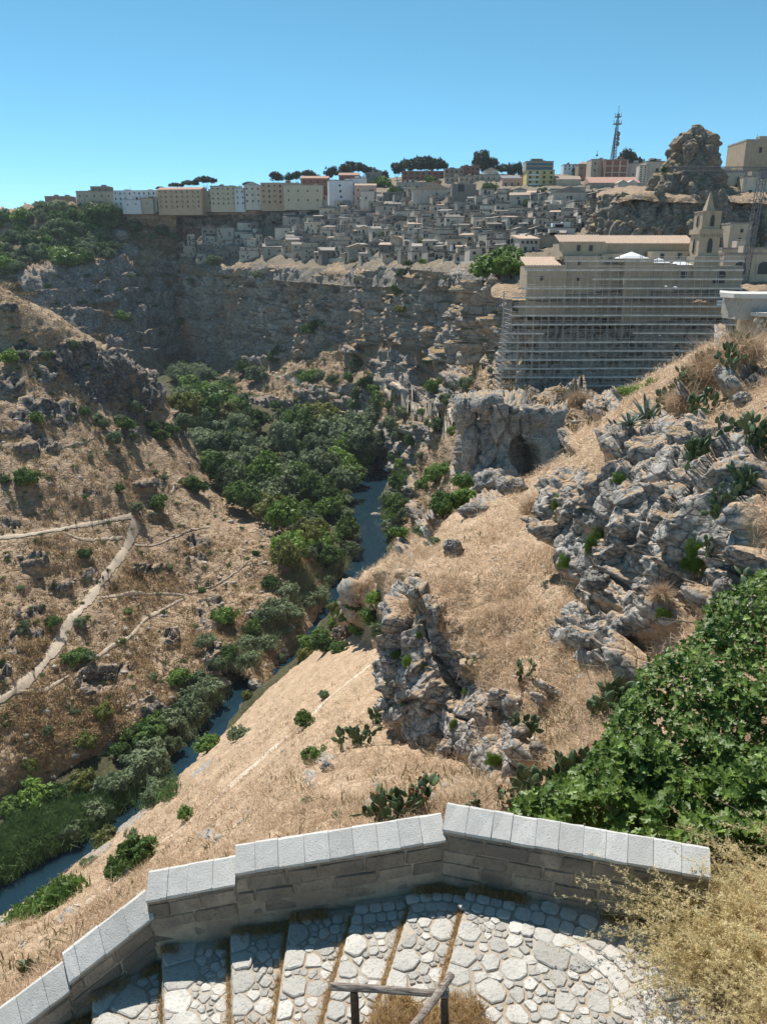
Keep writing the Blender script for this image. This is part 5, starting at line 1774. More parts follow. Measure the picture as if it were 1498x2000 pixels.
# ---- straw on the slopes
def straw(name, Vg_, rm, n, seed, hgt, label, dens_lim=0.35, per=4, lean=0.75, maxd=90):
    rs = np.random.RandomState(seed)
    nv, nu = Vg_.shape[:2]
    N_ = grid_normals(Vg_)
    N_ = np.where(N_[..., 2:3] < 0, -N_, N_).reshape(-1, 3)
    V = Vg_.reshape(-1, 3)
    u, v = pix(V)
    patch = fbm(V, 2.2, 3, seed + 5)
    ok = (rm < dens_lim) & (u > -40) & (u < 1540) & (v < 2020) & (N_[:, 2] > 0.35) & (V[:, 1] < maxd)
    idx = np.where(ok)[0]
    w_ = (0.35 + smooth(-0.35, 0.35, patch[idx])) * (0.25 + 1.0 / (1 + (V[idx, 1] / 60) ** 2))
    idx = rs.choice(idx, n, p=w_ / w_.sum())
    p = V[idx]
    D = np.linalg.norm(p, axis=1)
    p = p + rs.normal(size=p.shape) * (D * 0.0015)[:, None] - np.array((0, 0, 0.02))
    H = hgt * (0.6 + 0.8 * smooth(-0.3, 0.4, patch[idx])) * rs.uniform(0.6, 1.3, n)
    W = np.clip(D * 0.00055, 0.006, 0.05)
    Vb, Fb = blades(p, N_[idx], H, W, per, D * 0.003 + 0.04, lean, seed + 1, 0.5)
    o = link(name, mesh_np(name, Vb, Fb, sm=False), M['straw_far'])
    return tag(o, label, 'grass', kind='stuff')
straw('dry_grass', bank_V, bank_rm, 26000, 11, 0.34, 'dry straw grass covering the bank below the parapet')
straw('dry_grass', sh_V, sh_rm, 20000, 12, 0.34, 'dry straw grass covering the shoulder above the crag')
straw('dry_grass', crag_V, crag_rm, 3000, 13, 0.30, 'dry straw grass on the ledges of the crag', maxd=120)
straw('dry_grass', rt_V, rt_rm, 22000, 14, 0.30, 'dry straw grass on the rocky slope below the cactus hedge')
straw('dry_grass', fk_V, fk_rm, 5000, 16, 0.5, 'dry straw grass on the flank below the shoulder', maxd=140)
straw('dry_grass', em_V, em_rm, 1500, 15, 0.18, 'dry straw grass on the embankment beside the steps')
# tall dry tufts
def tuft(px, py, rpx, label, n=260, kind='straw_far'):
    h = hit(px, py)
    if h is None:
        return
    loc, nrm, dist, nm = h
    r = rpx * dist / FPX
    rs = np.random.RandomState(int(px))
    d = rs.normal(size=(n, 3)) * np.array((0.8, 0.8, 0.55)) + np.array((0, 0, 0.75))
    d /= np.linalg.norm(d, axis=1)[:, None]
    Vb, Fb = blades(rs.normal(size=(n, 3)) * r * 0.16 * np.array((1, 1, 0.2)), d, np.full(n, r * 1.1), np.full(n, max(0.006, 0.0006 * dist)), 6, np.full(n, 0.05 * r), 0.55, int(px) + 3, 0.3)
    o = link('grass_tuft', mesh_np('grass_tuft', Vb, Fb, sm=False), M[kind])
    o.location = loc
    tag(o, label, 'grass', 'tall dry grass tufts')
tuft(1042, 1005, 36, 'round pale dry tuft left of the big grey crag')
tuft(1105, 1275, 30, 'dry tuft on the straw slope left of the ledge')
tuft(1390, 740, 70, 'broad dry grass tuft below the cactus hedge')
tuft(1450, 700, 60, 'dry grass tuft under the white capped wall')
tuft(1290, 1165, 26, 'dry tuft at the small cave under the crag')
tuft(1330, 795, 40, 'dry grass tuft above the crag below the hedge')
tuft(1130, 790, 30, 'reddish dry tuft on the crest right of the cave')
tuft(1010, 790, 26, 'dry tuft on top of the cave outcrop')

# ---- fig tree beyond the wall
fig_poly = [(985, 1600), (1010, 1555), (1075, 1530), (1140, 1490), (1180, 1430), (1205, 1380), (1240, 1330), (1270, 1290), (1310, 1265), (1350, 1250), (1375, 1190), (1400, 1160), (1450, 1140), (1500, 1110), (1560, 1120), (1560, 1690), (1400, 1660), (1250, 1640), (1150, 1620), (1050, 1600)]
lobe = [(0.0, 0.0), (0.16, 0.02), (0.34, -0.06), (0.44, 0.12), (0.30, 0.22), (0.46, 0.40), (0.50, 0.60), (0.28, 0.50), (0.22, 0.62), (0.20, 0.85), (0.0, 1.05)]
pts2 = [(x, y) for x, y in lobe] + [(-x, y) for x, y in lobe[-2:0:-1]]
def figleaf(seed):
    r = random.Random(seed)
    V = [(0, 0.38, -0.06)] + [(x * r.uniform(0.9, 1.1), y, 0.10 * abs(x) * 2 + r.uniform(-.03, .03) - 0.10 * y * y) for x, y in pts2]
    n = len(pts2)
    F = [(0, 1 + k, 1 + (k + 1) % n) for k in range(n)]
    me = bpy.data.meshes.new('leaf')
    me.from_pydata(V, [], F)
    me.update()
    me.materials.append(M['figleaf'])
    return me
FIGL = [figleaf(k) for k in range(4)]
fbase = P(1420, 1560, 10.2)
fig = thing('fig_tree', 'big leafy green fig tree leaning over the parapet', 'tree', tuple(fbase))
off = np.array(fbase)
leaves = []
frs = np.random.RandomState(77)
branches = []
xy = np.stack((frs.uniform(980, 1560, 40000), frs.uniform(1100, 1690, 40000)), 1)
nz_ = perlin(np.stack((xy[:, 0] / 70, xy[:, 1] / 70, np.full(len(xy), 0.3)), 1)) + 0.5 * perlin(np.stack((xy[:, 0] / 30, xy[:, 1] / 30, np.full(len(xy), 0.7)), 1))
for (x, y), nb_ in zip(xy, nz_):
    if len(leaves) > 9500:
        break
    if not inside(fig_poly, x, y):
        continue
    f = (1690 - y) / 590.0
    D0 = 8.55 + 6.0 * f ** 1.15 + (1300 - x) * 0.0035 * (1 - f)
    depth = abs(frs.normal()) * 0.5
    D = D0 - 0.55 * nb_ + depth
    if f < 0.12 and D < 8.75:
        D = 8.75 + frs.uniform(0, 0.4)
    if nb_ < -0.45 and frs.rand() < 0.6:
        continue
    leaves.append((P(x, y, D), depth, x, y))
lv = []
for p, depth, x, y in leaves:
    s = frs.uniform(0.065, 0.14) * (1.2 if y > 1450 else 1.0)
    nn = Vector((frs.normal() * 0.55 - 0.25, frs.normal() * 0.5 - 0.35, 0.9)).normalized()
    q = nn.to_track_quat('Z', 'Y').to_matrix().to_4x4() @ Matrix.Rotation(frs.uniform(0, 6.28), 4, 'Z')
    m = Matrix.Translation(Vector(p - off)) @ q @ Matrix.Diagonal((s, s, s, 1))
    lv.append((depth - 0.9 * s, m, frs.randint(4)))
lv.sort(key=lambda q: q[0])
for d_, m, k in lv[:300]:
    o = bpy.data.objects.new('leaf', FIGL[k])
    COL.objects.link(o)
    o.parent = fig
    o.matrix_local = m
fv = [np.array([tuple(v.co) + (1.0,) for v in me.vertices]) for me in FIGL]
ff = np.array([p.vertices[:] for p in FIGL[0].polygons])
V = np.concatenate([(fv[k] @ np.array(m).T)[:, :3] for d_, m, k in lv[300:]])
F = np.concatenate([ff + i * len(fv[0]) for i in range(len(lv) - 300)])
tag(link('foliage', mesh_np('foliage', V, F, sm=False), M['figleaf'], fig), kind='stuff')
link('trunk', log_mesh((0.25, 0.2, -1.3), (-0.1, 0.3, 0.4), 0.11, 0.07, 8, 9, 8, 0.5), M['bark'], fig)
for k, (x, y, D) in enumerate(((1100, 1560, 10.2), (1230, 1420, 11.3), (1330, 1330, 11.8), (1440, 1220, 13), (1300, 1560, 9.6), (1500, 1350, 11.8), (1200, 1590, 9.6), (1270, 1480, 10.6))):
    link('branch', log_mesh((-0.1 + 0.02 * k, 0.3, 0.1), P(x, y, D) - off + np.array((0, 0.3, -0.1)), 0.045, 0.012, 20 + k, 7, 8, 1.2), M['bark'], fig)
# bare twigs at the rim of the fig
for k, (a, b, lab) in enumerate((((1290, 1205, 14.2), (1420, 1225, 13.6), 'bare brown branch reaching across the straw above the fig tree'), ((1155, 1340, 19), (1125, 1235, 20), 'thin dead stalk leaning left of the large prickly pear'))):
    o = link('dead_branch', log_mesh(P(*a), P(*b), 0.015, 0.010, 40 + k, 6, 9, 1.5), M['wood'])
    tag(o, lab, 'branch', 'bare branches')

# ---- dry feathery shrub by the steps
ds = thing('dry_shrub', 'large dry yellow feathery shrub spilling over the end of the parapet', 'shrub', (4.6, 6.6, -7.9))
off = np.array((4.6, 6.6, -7.9))
srs = np.random.RandomState(21)
SV, SF, LV, LF = [], [], [], []
nS = nL = 0
roots = []
for k in range(900):
    b = np.array((srs.uniform(3.95, 6.3), srs.uniform(4.8, 8.6), 0)) if k % 4 else np.array((srs.uniform(3.6, 4.5), srs.uniform(6.9, 7.7), 0))
    dz = drop(b[0], b[1], 0)
    b[2] = (dz.z if dz is not None else -7.8) - 0.03
    d = np.array((srs.normal() * 0.5 - 0.45, srs.normal() * 0.45 - 0.12, srs.uniform(0.35, 1.0)))
    d /= np.linalg.norm(d)
    L_ = srs.uniform(0.7, 1.6)
    n = 9
    f = np.linspace(0, 1, n)
    crv = b + d * (f * L_)[:, None] + np.array((-0.12, -0.05, -0.25)) * ((f ** 2) * L_)[:, None] + srs.normal(size=(n, 3)) * 0.012
    # stem ribbon
    side = np.cross(d, (0.2, -0.8, 0.5))
    side /= np.linalg.norm(side)
    w_ = (0.006 * (1 - 0.7 * f))[:, None]
    SV.append(np.stack((crv - side * w_, crv + side * w_), 1).reshape(-1, 3))
    i = np.arange(n - 1) * 2 + nS
    SF.append(np.stack((i, i + 1, i + 3, i + 2), 1))
    nS += 2 * n
    # twigs with tiny leaves
    for t_ in range(22):
        ff_ = srs.uniform(0.2, 1.0)
        j = min(int(ff_ * (n - 1)), n - 2)
        p0 = crv[j] + (crv[j + 1] - crv[j]) * (ff_ * (n - 1) - j)
        td = d * 0.6 + srs.normal(size=3) * 0.6
        td /= np.linalg.norm(td)
        tl = srs.uniform(0.05, 0.16) * (1.2 - 0.5 * ff_)
        c = p0 + td * (tl * srs.uniform(0.1, 1.0, 8))[:, None] + srs.normal(size=(8, 3)) * 0.009
        e = p0 + td * tl
        sd = np.cross(td, srs.normal(size=3))
        sd /= np.linalg.norm(sd) + 1e-9
        SV.append(np.array((p0 - sd * 0.0018, p0 + sd * 0.0018, e + sd * 0.001, e - sd * 0.001)))
        SF.append(np.array([[nS, nS + 1, nS + 2, nS + 3]]))
        nS += 4
        V_, F_ = leaf_quads(c, np.tile(td, (8, 1)), 0.0135, srs, 2.6, 0.9)
        LV.append(V_)
        LF.append(F_ + nL)
        nL += len(V_)
tag(link('stems', mesh_np('stems', np.concatenate(SV) - off, np.concatenate(SF), sm=False), M['dryshrub'], ds), kind='stuff')
tag(link('foliage', mesh_np('foliage', np.concatenate(LV) - off, np.concatenate(LF), sm=False), M['dryshrub'], ds), kind='stuff')
# ------------------------------------------------------------------ the town
def plaster(name, col, stain=0.5, rnd=0.15, scale=0.5):
    t = NT(name, 0.92)
    p = t.coord('Position')
    n = t.noise(scale, 6, 0.7, p)
    n2 = t.noise(1.0, 5, 0.7, t.mapping(p, (scale * 2.5, scale * 2.5, scale * 0.5)))
    c = t.mix(t.ramp(n, [(0.3, 0), (0.7, 1)]), tuple(0.78 * x for x in col), col)
    c = t.mix(t.ramp(n2, [(0.5, 0), (0.72, stain)]), c, tuple(0.45 * x for x in col))
    oi = t.new('ObjectInfo')
    v = t.math('ADD', t.math('MULTIPLY', oi.outputs['Random'], 2 * rnd), 1 - rnd)
    cb = t.new('CombineColor')
    for k in range(3):
        t.l.new(v, cb.inputs[k])
    c = t.mix(1.0, c, cb.outputs[0], 'MULTIPLY')
    t.color(c)
    t.bump(n, 0.6, 0.08)
    return t.m
HM = {'grey': plaster('grey tufa', (0.50, 0.445, 0.38), 0.85, 0.28, 0.25), 'tan': plaster('tan tufa', (0.54, 0.455, 0.36), 0.75, 0.2, 0.25), 'pale': plaster('pale tufa', (0.60, 0.54, 0.46), 0.7, 0.2, 0.25),
      'dark': plaster('dark tufa', (0.25, 0.225, 0.20), 0.8, 0.2), 'white': plaster('white render', (0.72, 0.73, 0.74), 0.15, 0.04), 'cream': plaster('cream render', (0.62, 0.53, 0.40), 0.25, 0.06),
      'peach': plaster('peach render', (0.60, 0.44, 0.31), 0.25, 0.06), 'yellow': plaster('yellow render', (0.66, 0.56, 0.26), 0.2, 0.03), 'orange': plaster('orange render', (0.72, 0.32, 0.13), 0.2, 0.03),
      'pink': plaster('pink render', (0.62, 0.42, 0.34), 0.25, 0.05), 'brick': plaster('brick', (0.33, 0.15, 0.11), 0.4, 0.08), 'brown': plaster('brown brick', (0.32, 0.24, 0.18), 0.4, 0.1), 'church': plaster('church tufa', (0.44, 0.36, 0.265), 0.4, 0.06)}
HW = {'grey': 'grey stone', 'tan': 'tan stone', 'pale': 'pale stone', 'dark': 'dark stone', 'white': 'white', 'cream': 'cream', 'peach': 'peach', 'yellow': 'yellow', 'orange': 'orange', 'pink': 'pink', 'brick': 'red brick', 'brown': 'brown', 'church': 'tan stone'}
M['pane'] = flat_mat('dark opening', (0.018, 0.02, 0.024), 0.2, 2, 0.35, spec=0.4)
M['glass'] = flat_mat('window glass', (0.05, 0.07, 0.09), 0.2, 2, 0.12, spec=0.6)
M['tile'] = flat_mat('roof tile', (0.44, 0.33, 0.25), 0.3, 2.5, 0.9, 0, rnd=0.12)
M['tile_red'] = flat_mat('red roof tile', (0.42, 0.25, 0.19), 0.25, 1.5, 0.9, 0)
M['roofgrey'] = flat_mat('flat roof', (0.46, 0.43, 0.39), 0.25, 1.0, 0.9, 0, rnd=0.15)
M['roofdull'] = flat_mat('dull flat roof', (0.27, 0.245, 0.22), 0.3, 0.6, 0.95, 0, rnd=0.25)
M['metal'] = flat_mat('grey steel', (0.17, 0.17, 0.18), 0.2, 3, 0.6, metal=0.3)
M['deck'] = flat_mat('scaffold deck', (0.58, 0.55, 0.51), 0.3, 0.7, 0.85)
M['tube'] = flat_mat('scaffold tube', (0.40, 0.375, 0.35), 0.3, 1.0, 0.6)
M['tent'] = flat_mat('white sheeting', (0.70, 0.71, 0.72), 0.08, 0.5, 0.7)
M['sign'] = flat_mat('sign panel', (0.62, 0.70, 0.74), 0.04, 0.5, 0.5)
M['letters'] = flat_mat('green lettering', (0.02, 0.12, 0.09), 0.05, 1, 0.6)
M['redcloth'] = flat_mat('red canopy', (0.55, 0.03, 0.05), 0.1, 1, 0.8)

def box_mesh(x0, x1, y0, y1, z0, z1):
    me = bpy.data.meshes.new('box')
    me.from_pydata([(x0, y0, z0), (x1, y0, z0), (x1, y1, z0), (x0, y1, z0), (x0, y0, z1), (x1, y0, z1), (x1, y1, z1), (x0, y1, z1)], [],
                   [(0, 1, 5, 4), (1, 2, 6, 5), (2, 3, 7, 6), (3, 0, 4, 7), (4, 5, 6, 7), (3, 2, 1, 0)])
    me.update()
    return me

def opening_mesh(arch, frame=0.14):
    """unit opening 1 wide, 1 high, base at z=0, facing -y; slot 0 surround, slot 1 dark inside"""
    def outline(w_, h_, e):
        if not arch:
            return [(-w_ / 2 - e, -e * 0.3), (w_ / 2 + e, -e * 0.3), (w_ / 2 + e, h_ + e), (-w_ / 2 - e, h_ + e)]
        pts = [(-w_ / 2 - e, 0), (w_ / 2 + e, 0)]
        for k in range(9):
            a = math.pi * k / 8
            pts.append(((w_ / 2 + e) * math.cos(a), h_ * 0.62 + (h_ * 0.38 + e) * math.sin(a)))
        return pts
    i_, o_ = outline(1, 1, 0), outline(1, 1, frame)
    n = len(i_)
    V = [(x, -0.10, z) for x, z in o_] + [(x, -0.10, z) for x, z in i_] + [(x, -0.02, z) for x, z in i_] + [(x, 0.02, z) for x, z in o_]
    F = []
    for k in range(n):
        k2 = (k + 1) % n
        F.append((k, k2, n + k2, n + k))
        F.append((n + k, n + k2, 2 * n + k2, 2 * n + k))
        F.append((k2, k, 3 * n + k, 3 * n + k2))
    F.append(tuple(range(2 * n, 3 * n)))
    me = bpy.data.meshes.new('opening')
    me.from_pydata(V, [], F)
    me.update()
    return me
OP = {}
def opening(kind, wallmat):
    key = (kind, wallmat)
    if key not in OP:
        me = opening_mesh(kind == 'arch')
        me.materials.append(HM[wallmat])
        me.materials.append(M['pane'])
        me.polygons[len(me.polygons) - 1].material_index = 1
        OP[key] = me
    return OP[key]

def roof_mesh(kind, w_, d_, h, over=0.25):
    x0, x1, y0, y1 = -w_ / 2 - over, w_ / 2 + over, -over, d_ + over
    if kind == 'gable':        # ridge along x
        ym = (y0 + y1) / 2
        V = [(x0, y0, 0), (x1, y0, 0), (x1, y1, 0), (x0, y1, 0), (x0, ym, h), (x1, ym, h)]
        F = [(0, 1, 5, 4), (2, 3, 4, 5), (3, 0, 4), (1, 2, 5), (3, 2, 1, 0)]
    elif kind == 'front':      # ridge along y, pediment to the front
        V = [(x0, y0, 0), (x1, y0, 0), (x1, y1, 0), (x0, y1, 0), (0, y0, h), (0, y1, h)]
        F = [(0, 1, 4), (1, 2, 5, 4), (2, 3, 5), (3, 0, 4, 5), (3, 2, 1, 0)]
    elif kind == 'shed':
        V = [(x0, y0, 0), (x1, y0, 0), (x1, y1, h), (x0, y1, h), (x0, y1, 0), (x1, y1, 0)]
        F = [(0, 1, 2, 3), (0, 3, 4), (1, 5, 2), (3, 2, 5, 4), (0, 4, 5, 1)]
    elif kind == 'hip':
        V = [(x0, y0, 0), (x1, y0, 0), (x1, y1, 0), (x0, y1, 0), (0, (y0 + y1) / 2, h)]
        F = [(0, 1, 4), (1, 2, 4), (2, 3, 4), (3, 0, 4), (3, 2, 1, 0)]
    else:                      # flat slab with a low rim
        r = 0.25
        V = [(x0, y0, 0), (x1, y0, 0), (x1, y1, 0), (x0, y1, 0), (x0, y0, h), (x1, y0, h), (x1, y1, h), (x0, y1, h),
             (x0 + r, y0 + r, h), (x1 - r, y0 + r, h), (x1 - r, y1 - r, h), (x0 + r, y1 - r, h), (x0 + r, y0 + r, h * 0.3), (x1 - r, y0 + r, h * 0.3), (x1 - r, y1 - r, h * 0.3), (x0 + r, y1 - r, h * 0.3)]
        F = [(0, 1, 5, 4), (1, 2, 6, 5), (2, 3, 7, 6), (3, 0, 4, 7)]
        for k in range(4):
            k2 = (k + 1) % 4
            F += [(4 + k, 4 + k2, 8 + k2, 8 + k), (8 + k, 8 + k2, 12 + k2, 12 + k)]
        F += [(12, 13, 14, 15), (3, 2, 1, 0)]
    me = bpy.data.meshes.new('roof')
    me.from_pydata(V, [], F)
    me.update()
    return me

def house(x0, x1, yt, yb, D, mat, label, depth=9.0, roof='flat', rh=None, wins=None, rows=0, bays=0, door=False, rz=0.0, group=None, name='house', rmat=None, sink=4.0, wsize=(0.9, 1.3), chimney=False):
    """front wall spans photo pixels x0..x1, yt..yb at distance D"""
    xc = (x0 + x1) / 2
    b = P(xc, yb, D)
    top = P(xc, yt, D)[2]
    w_ = P(x1, yb, D)[0] - P(x0, yb, D)[0]
    H = top - b[2]
    root = thing(name, label, 'building' if name != 'house' else 'house', tuple(b), rz, group)
    rh = rh if rh is not None else (0.45 if roof == 'flat' else w_ * 0.16)
    body = box_mesh(-w_ / 2, w_ / 2, 0, depth, -sink, H - (rh if roof == 'flat' else 0) * 0.0)
    for v in body.vertices:
        if name == 'house':
            v.co.x += rng.uniform(-.04, .04) * w_
            if v.co.z > 0:
                v.co.z += rng.uniform(-.35, 0.0)
    link('wall', body, HM[mat], root)
    over = 0.08 if roof == 'flat' else 0.25
    me = roof_mesh(roof, w_, depth, rh, over)
    rm_ = rmat or (M['roofgrey'] if roof == 'flat' else M['tile'])
    if roof == 'flat':
        rm_ = rmat or M['roofdull']
    ro = link('roof', me, rm_, root, (0, 0, H + 0.003))
    if chimney:
        link('chimney', box_mesh(-0.35, 0.35, 0, 0.6, 0.0, 1.5), HM[mat], ro, (rng.uniform(-.3, .3) * w_, depth * 0.5, rh * 0.5))
    if name == 'building' and w_ > 7 and roof == 'flat':
        for _ in range(rng.randint(1, 3)):
            a_ = rng.uniform(-.35, .3) * w_
            link('roof_hut', box_mesh(a_, a_ + rng.uniform(1.5, 4), depth * 0.3, depth * 0.3 + 3, 0, rng.uniform(0.9, 2.4)), HM[mat], root, (0, 0, H + 0.1))
        link('aerial', box_mesh(-0.05, 0.05, 0, 0.1, 0, rng.uniform(2, 3.5)), M['metal'], root, (rng.uniform(-.4, .4) * w_, depth * 0.4, H))
    if rows >= 3 and bays >= 5 and name == 'building':
        for r_ in range(rows):
            for c_ in range(0, bays, 2):
                if rng.random() < 0.75:
                    cx_ = ((c_ + 0.5) / bays - 0.5) * w_
                    link('balcony', box_mesh(cx_ - 1.1, cx_ + 1.1, -1.0, -0.02, 0, 0.85), HM[mat], root, (0, 0, (r_ + 0.2) / rows * H))
    ws = []
    if rows:
        for r_ in range(rows):
            for c_ in range(bays):
                ws.append(((c_ + 0.5) / bays - 0.5, (r_ + 0.28) / rows, wsize[0], wsize[1], 'rect'))
    for q in (wins or []):
        ws.append(q)
    for q in ws:
        k = opening(q[4], mat)
        o = link('window', k, None, root, (q[0] * w_, -0.012, q[1] * H), None, (q[2], 1.0, q[3]))
    if door:
        k = opening('arch' if rng.random() < 0.5 else 'rect', mat)
        link('door', k, None, root, (rng.uniform(-.25, .25) * w_, -0.014, 0.0), None, (rng.uniform(1.0, 1.4), 1.0, min(2.3, H * 0.6)))
    return root, w_, H

# skyline and landmark buildings
B = 'building'
house(90, 140, 384, 402, 640, 'brown', 'dark flat block at the far end of the skyline, by itself', 12, rows=1, bays=4, name=B)
house(152, 222, 374, 404, 602, 'tan', 'tan stepped block at the far end of the skyline houses', 14, rows=2, bays=5, name=B)
house(178, 214, 365, 376, 606, 'brown', 'brown upper storey set back on the tan stepped block', 10, rows=1, bays=3, name=B)
house(222, 309, 373, 403, 590, 'white', 'long white building with rows of small windows on the skyline', 14, rows=3, bays=9, name=B, rz=R(-6), wsize=(1.0, 1.5), rmat=M['roofgrey'])
house(240, 276, 391, 406, 582, 'white', 'low white house below the long white building', 8, wins=[(0.25, 0.4, 0.8, 0.9, 'rect'), (-0.2, 0.3, 0.8, 0.9, 'rect')], name=B)
house(277, 300, 388, 406, 583, 'tan', 'small tan house between the white and peach buildings', 8, wins=[(0, 0.4, 0.8, 0.9, 'rect')], name=B)
house(309, 396, 370, 408, 585, 'peach', 'long peach building with downpipes next to the white one', 14, rows=4, bays=8, roof='gable', rh=2.0, name=B, rz=R(-6), rmat=M['tile_red'])
house(394, 416, 374, 402, 590, 'grey', 'narrow grey house right of the long peach building', 9, rows=2, bays=2, name=B)
house(413, 462, 364, 402, 580, 'cream', 'cream block of flats with balconies, left of the white gabled one', 12, rows=4, bays=5, name=B)
house(460, 480, 368, 402, 578, 'white', 'narrow white house with green shutters on the skyline', 9, rows=3, bays=2, name=B)
house(478, 511, 362, 398, 578, 'pale', 'pale gabled building on the skyline', 10, rows=3, bays=3, roof='front', rh=2.5, name=B, rmat=M['roofgrey'])
house(511, 586, 358, 400, 575, 'peach', 'orange brown block of flats with four floors of balconies', 13, rows=4, bays=7, name=B, wsize=(1.3, 1.6))
house(555, 630, 362, 398, 566, 'cream', 'cream low building before the flats', 10, rows=2, bays=4, name=B)
house(588, 642, 348, 372, 590, 'brick', 'red brick block behind the cream building', 12, rows=2, bays=4, roof='gable', rh=2, name=B, rmat=M['tile_red'])
house(643, 690, 353, 394, 555, 'white', 'tall bluish white building with three small windows', 12, wins=[(-0.05, 0.72, 1.3, 1.4, 'rect'), (-0.03, 0.45, 1.3, 1.4, 'rect'), (0.0, 0.18, 1.3, 1.4, 'rect')], name=B, rz=R(8))
house(686, 716, 349, 385, 562, 'white', 'white block behind the bluish white building', 10, rows=2, bays=3, name=B)
house(662, 702, 342, 354, 600, 'brick', 'red roofed house above the white building', 9, rows=1, bays=3, roof='gable', rh=2, name=B, rmat=M['tile_red'])
house(693, 735, 362, 394, 546, 'pink', 'pinkish house right of the white building behind trees', 10, rows=2, bays=3, roof='gable', rh=1.5, name=B)
house(705, 731, 374, 404, 528, 'pale', 'pale cube house below the pinkish house', 8, wins=[(-0.1, 0.5, 0.9, 1.2, 'rect'), (0.25, 0.2, 0.9, 1.2, 'rect')], name=B)
house(715, 745, 338, 350, 610, 'dark', 'dark building between pines on the skyline', 9, rows=1, bays=3, name=B)
house(775, 842, 357, 384, 542, 'grey', 'wide grey block in front of the umbrella pines', 12, rows=2, bays=6, name=B)
house(785, 868, 335, 352, 610, 'brick', 'red brick flats under the row of umbrella pines', 12, rows=2, bays=7, name=B, wsize=(1.4, 1.4))
house(868, 905, 330, 350, 600, 'brown', 'brown flats right of the umbrella pines', 12, rows=2, bays=4, name=B, wsize=(1.5, 1.4))
house(900, 936, 325, 345, 605, 'brick', 'brick flats with a long balcony beside the pines', 12, rows=2, bays=4, name=B, wsize=(1.5, 1.4))
house(868, 898, 346, 368, 560, 'tan', 'tan house below the brown flats', 10, rows=2, bays=3, name=B)
house(896, 927, 345, 366, 552, 'peach', 'peach house above the house with the white arch', 10, rows=2, bays=3, name=B)
house(926, 980, 342, 366, 560, 'tan', 'broad tan house with a small gable on the skyline', 10, rows=2, bays=5, name=B)
house(945, 972, 333, 344, 575, 'pale', 'pale house with a white gable peeping over the tan one', 9, rows=1, bays=2, roof='front', rh=2.0, name=B)
house(980, 1018, 348, 370, 520, 'pink', 'pink house with three white framed windows and slate roof', 10, rows=1, bays=3, roof='shed', rh=2.6, name=B, rmat=M['metal'], wsize=(1.1, 2.0))
house(1015, 1028, 343, 370, 524, 'orange', 'bright orange narrow house beside the yellow flats', 10, rows=1, bays=1, name=B)
yb_, yw, yh = house(1027, 1081, 333, 370, 505, 'yellow', 'yellow block of flats with balconies on the skyline', 13, rows=4, bays=4, name=B, wsize=(1.5, 1.5))
for k in range(3):
    link('balcony', box_mesh(-yw * 0.42, -yw * 0.06, -1.1, 0.0, 0.0, 0.95), HM['white'], yb_, (0, -0.01, yh * (0.22 + 0.25 * k)))
    link('balcony', box_mesh(yw * 0.08, yw * 0.42, -1.0, 0.0, 0.0, 0.9), HM['yellow'], yb_, (0, -0.01, yh * (0.22 + 0.25 * k)))
gt, gw, gh = house(1026, 1080, 316, 333.5, 507, 'grey', 'glazed penthouse storeys on top of the yellow flats', 11, name=B, sink=0.0)
for k in range(2):
    link('glazing', box_mesh(-gw * 0.46, gw * 0.46, -0.12, 0.0, 0, gh * 0.30), M['glass'], gt, (0, -0.01, gh * (0.12 + 0.48 * k)))
    link('balcony', box_mesh(-gw * 0.5, gw * 0.5, -0.9, 0.0, 0, 0.25), HM['grey'], gt, (0, -0.013, gh * (0.02 + 0.48 * k)))
house(1038, 1056, 311.5, 317, 509, 'dark', 'small roof terrace shelter on the glazed penthouse', 5, name=B, sink=0.5)
house(1085, 1132, 350, 376, 500, 'tan', 'tan low house right of the yellow flats', 9, rows=1, bays=2, roof='gable', rh=2.2, name=B)
house(1100, 1130, 322, 333, 640, 'white', 'white modern block far behind on the skyline', 9, rows=2, bays=4, name=B)
house(1128, 1150, 320, 350, 540, 'brown', 'brown house with roof terrace left of the brick building', 9, rows=2, bays=2, roof='hip', rh=2.0, name=B, rmat=M['tile_red'])
house(1152, 1181, 312, 352, 520, 'tan', 'tall tan block below the radio mast', 12, rows=3, bays=2, name=B)
bk, bw, bh = house(1177, 1224, 313, 352, 515, 'brick', 'red brick building with pale bands below the radio mast', 12, name=B)
for k in range(3):
    link('band', box_mesh(-bw / 2, bw / 2, -0.12, 0, 0, 0.5), HM['tan'], bk, (0, -0.006, bh * (0.05 + 0.32 * k)))
for k in range(4):
    link('pilaster', box_mesh(-0.4, 0.4, -0.17, 0, 0, bh * 0.97), HM['tan'], bk, (bw * (-0.46 + 0.307 * k), -0.008, 0))
house(1223, 1247, 320, 352, 520, 'grey', 'plain grey block right of the red brick building', 10, rows=1, bays=1, name=B)
house(1244, 1259, 324, 376, 470, 'pale', 'slim pale tower with two columns of slots', 6, rows=11, bays=2, name='tower', wsize=(0.9, 0.55))
house(1256, 1293, 316, 376, 472, 'tan', 'tan building with arched windows left of the rock pinnacle', 12, wins=[(0.1, 0.66, 1.9, 2.2, 'arch'), (0.1, 0.44, 1.9, 2.0, 'arch')], name=B)
house(1150, 1247, 357, 384, 462, 'grey', 'long low house with a pinkish tiled roof below the brick building', 11, rows=1, bays=7, roof='shed', rh=4.0, name=B, rmat=M['tile_red'])
house(1205, 1224, 357, 376, 452, 'pale', 'small gabled house, left of a pair under the long roof', 7, wins=[(0, 0.3, 1, 1.2, 'rect')], roof='front', rh=1.6, rmat=HM['pale'], name=B)
house(1224, 1243, 357, 376, 452, 'pale', 'small gabled house, right of a pair under the long roof', 7, wins=[(0, 0.3, 1, 1.2, 'rect')], roof='front', rh=1.6, rmat=HM['pale'], name=B)
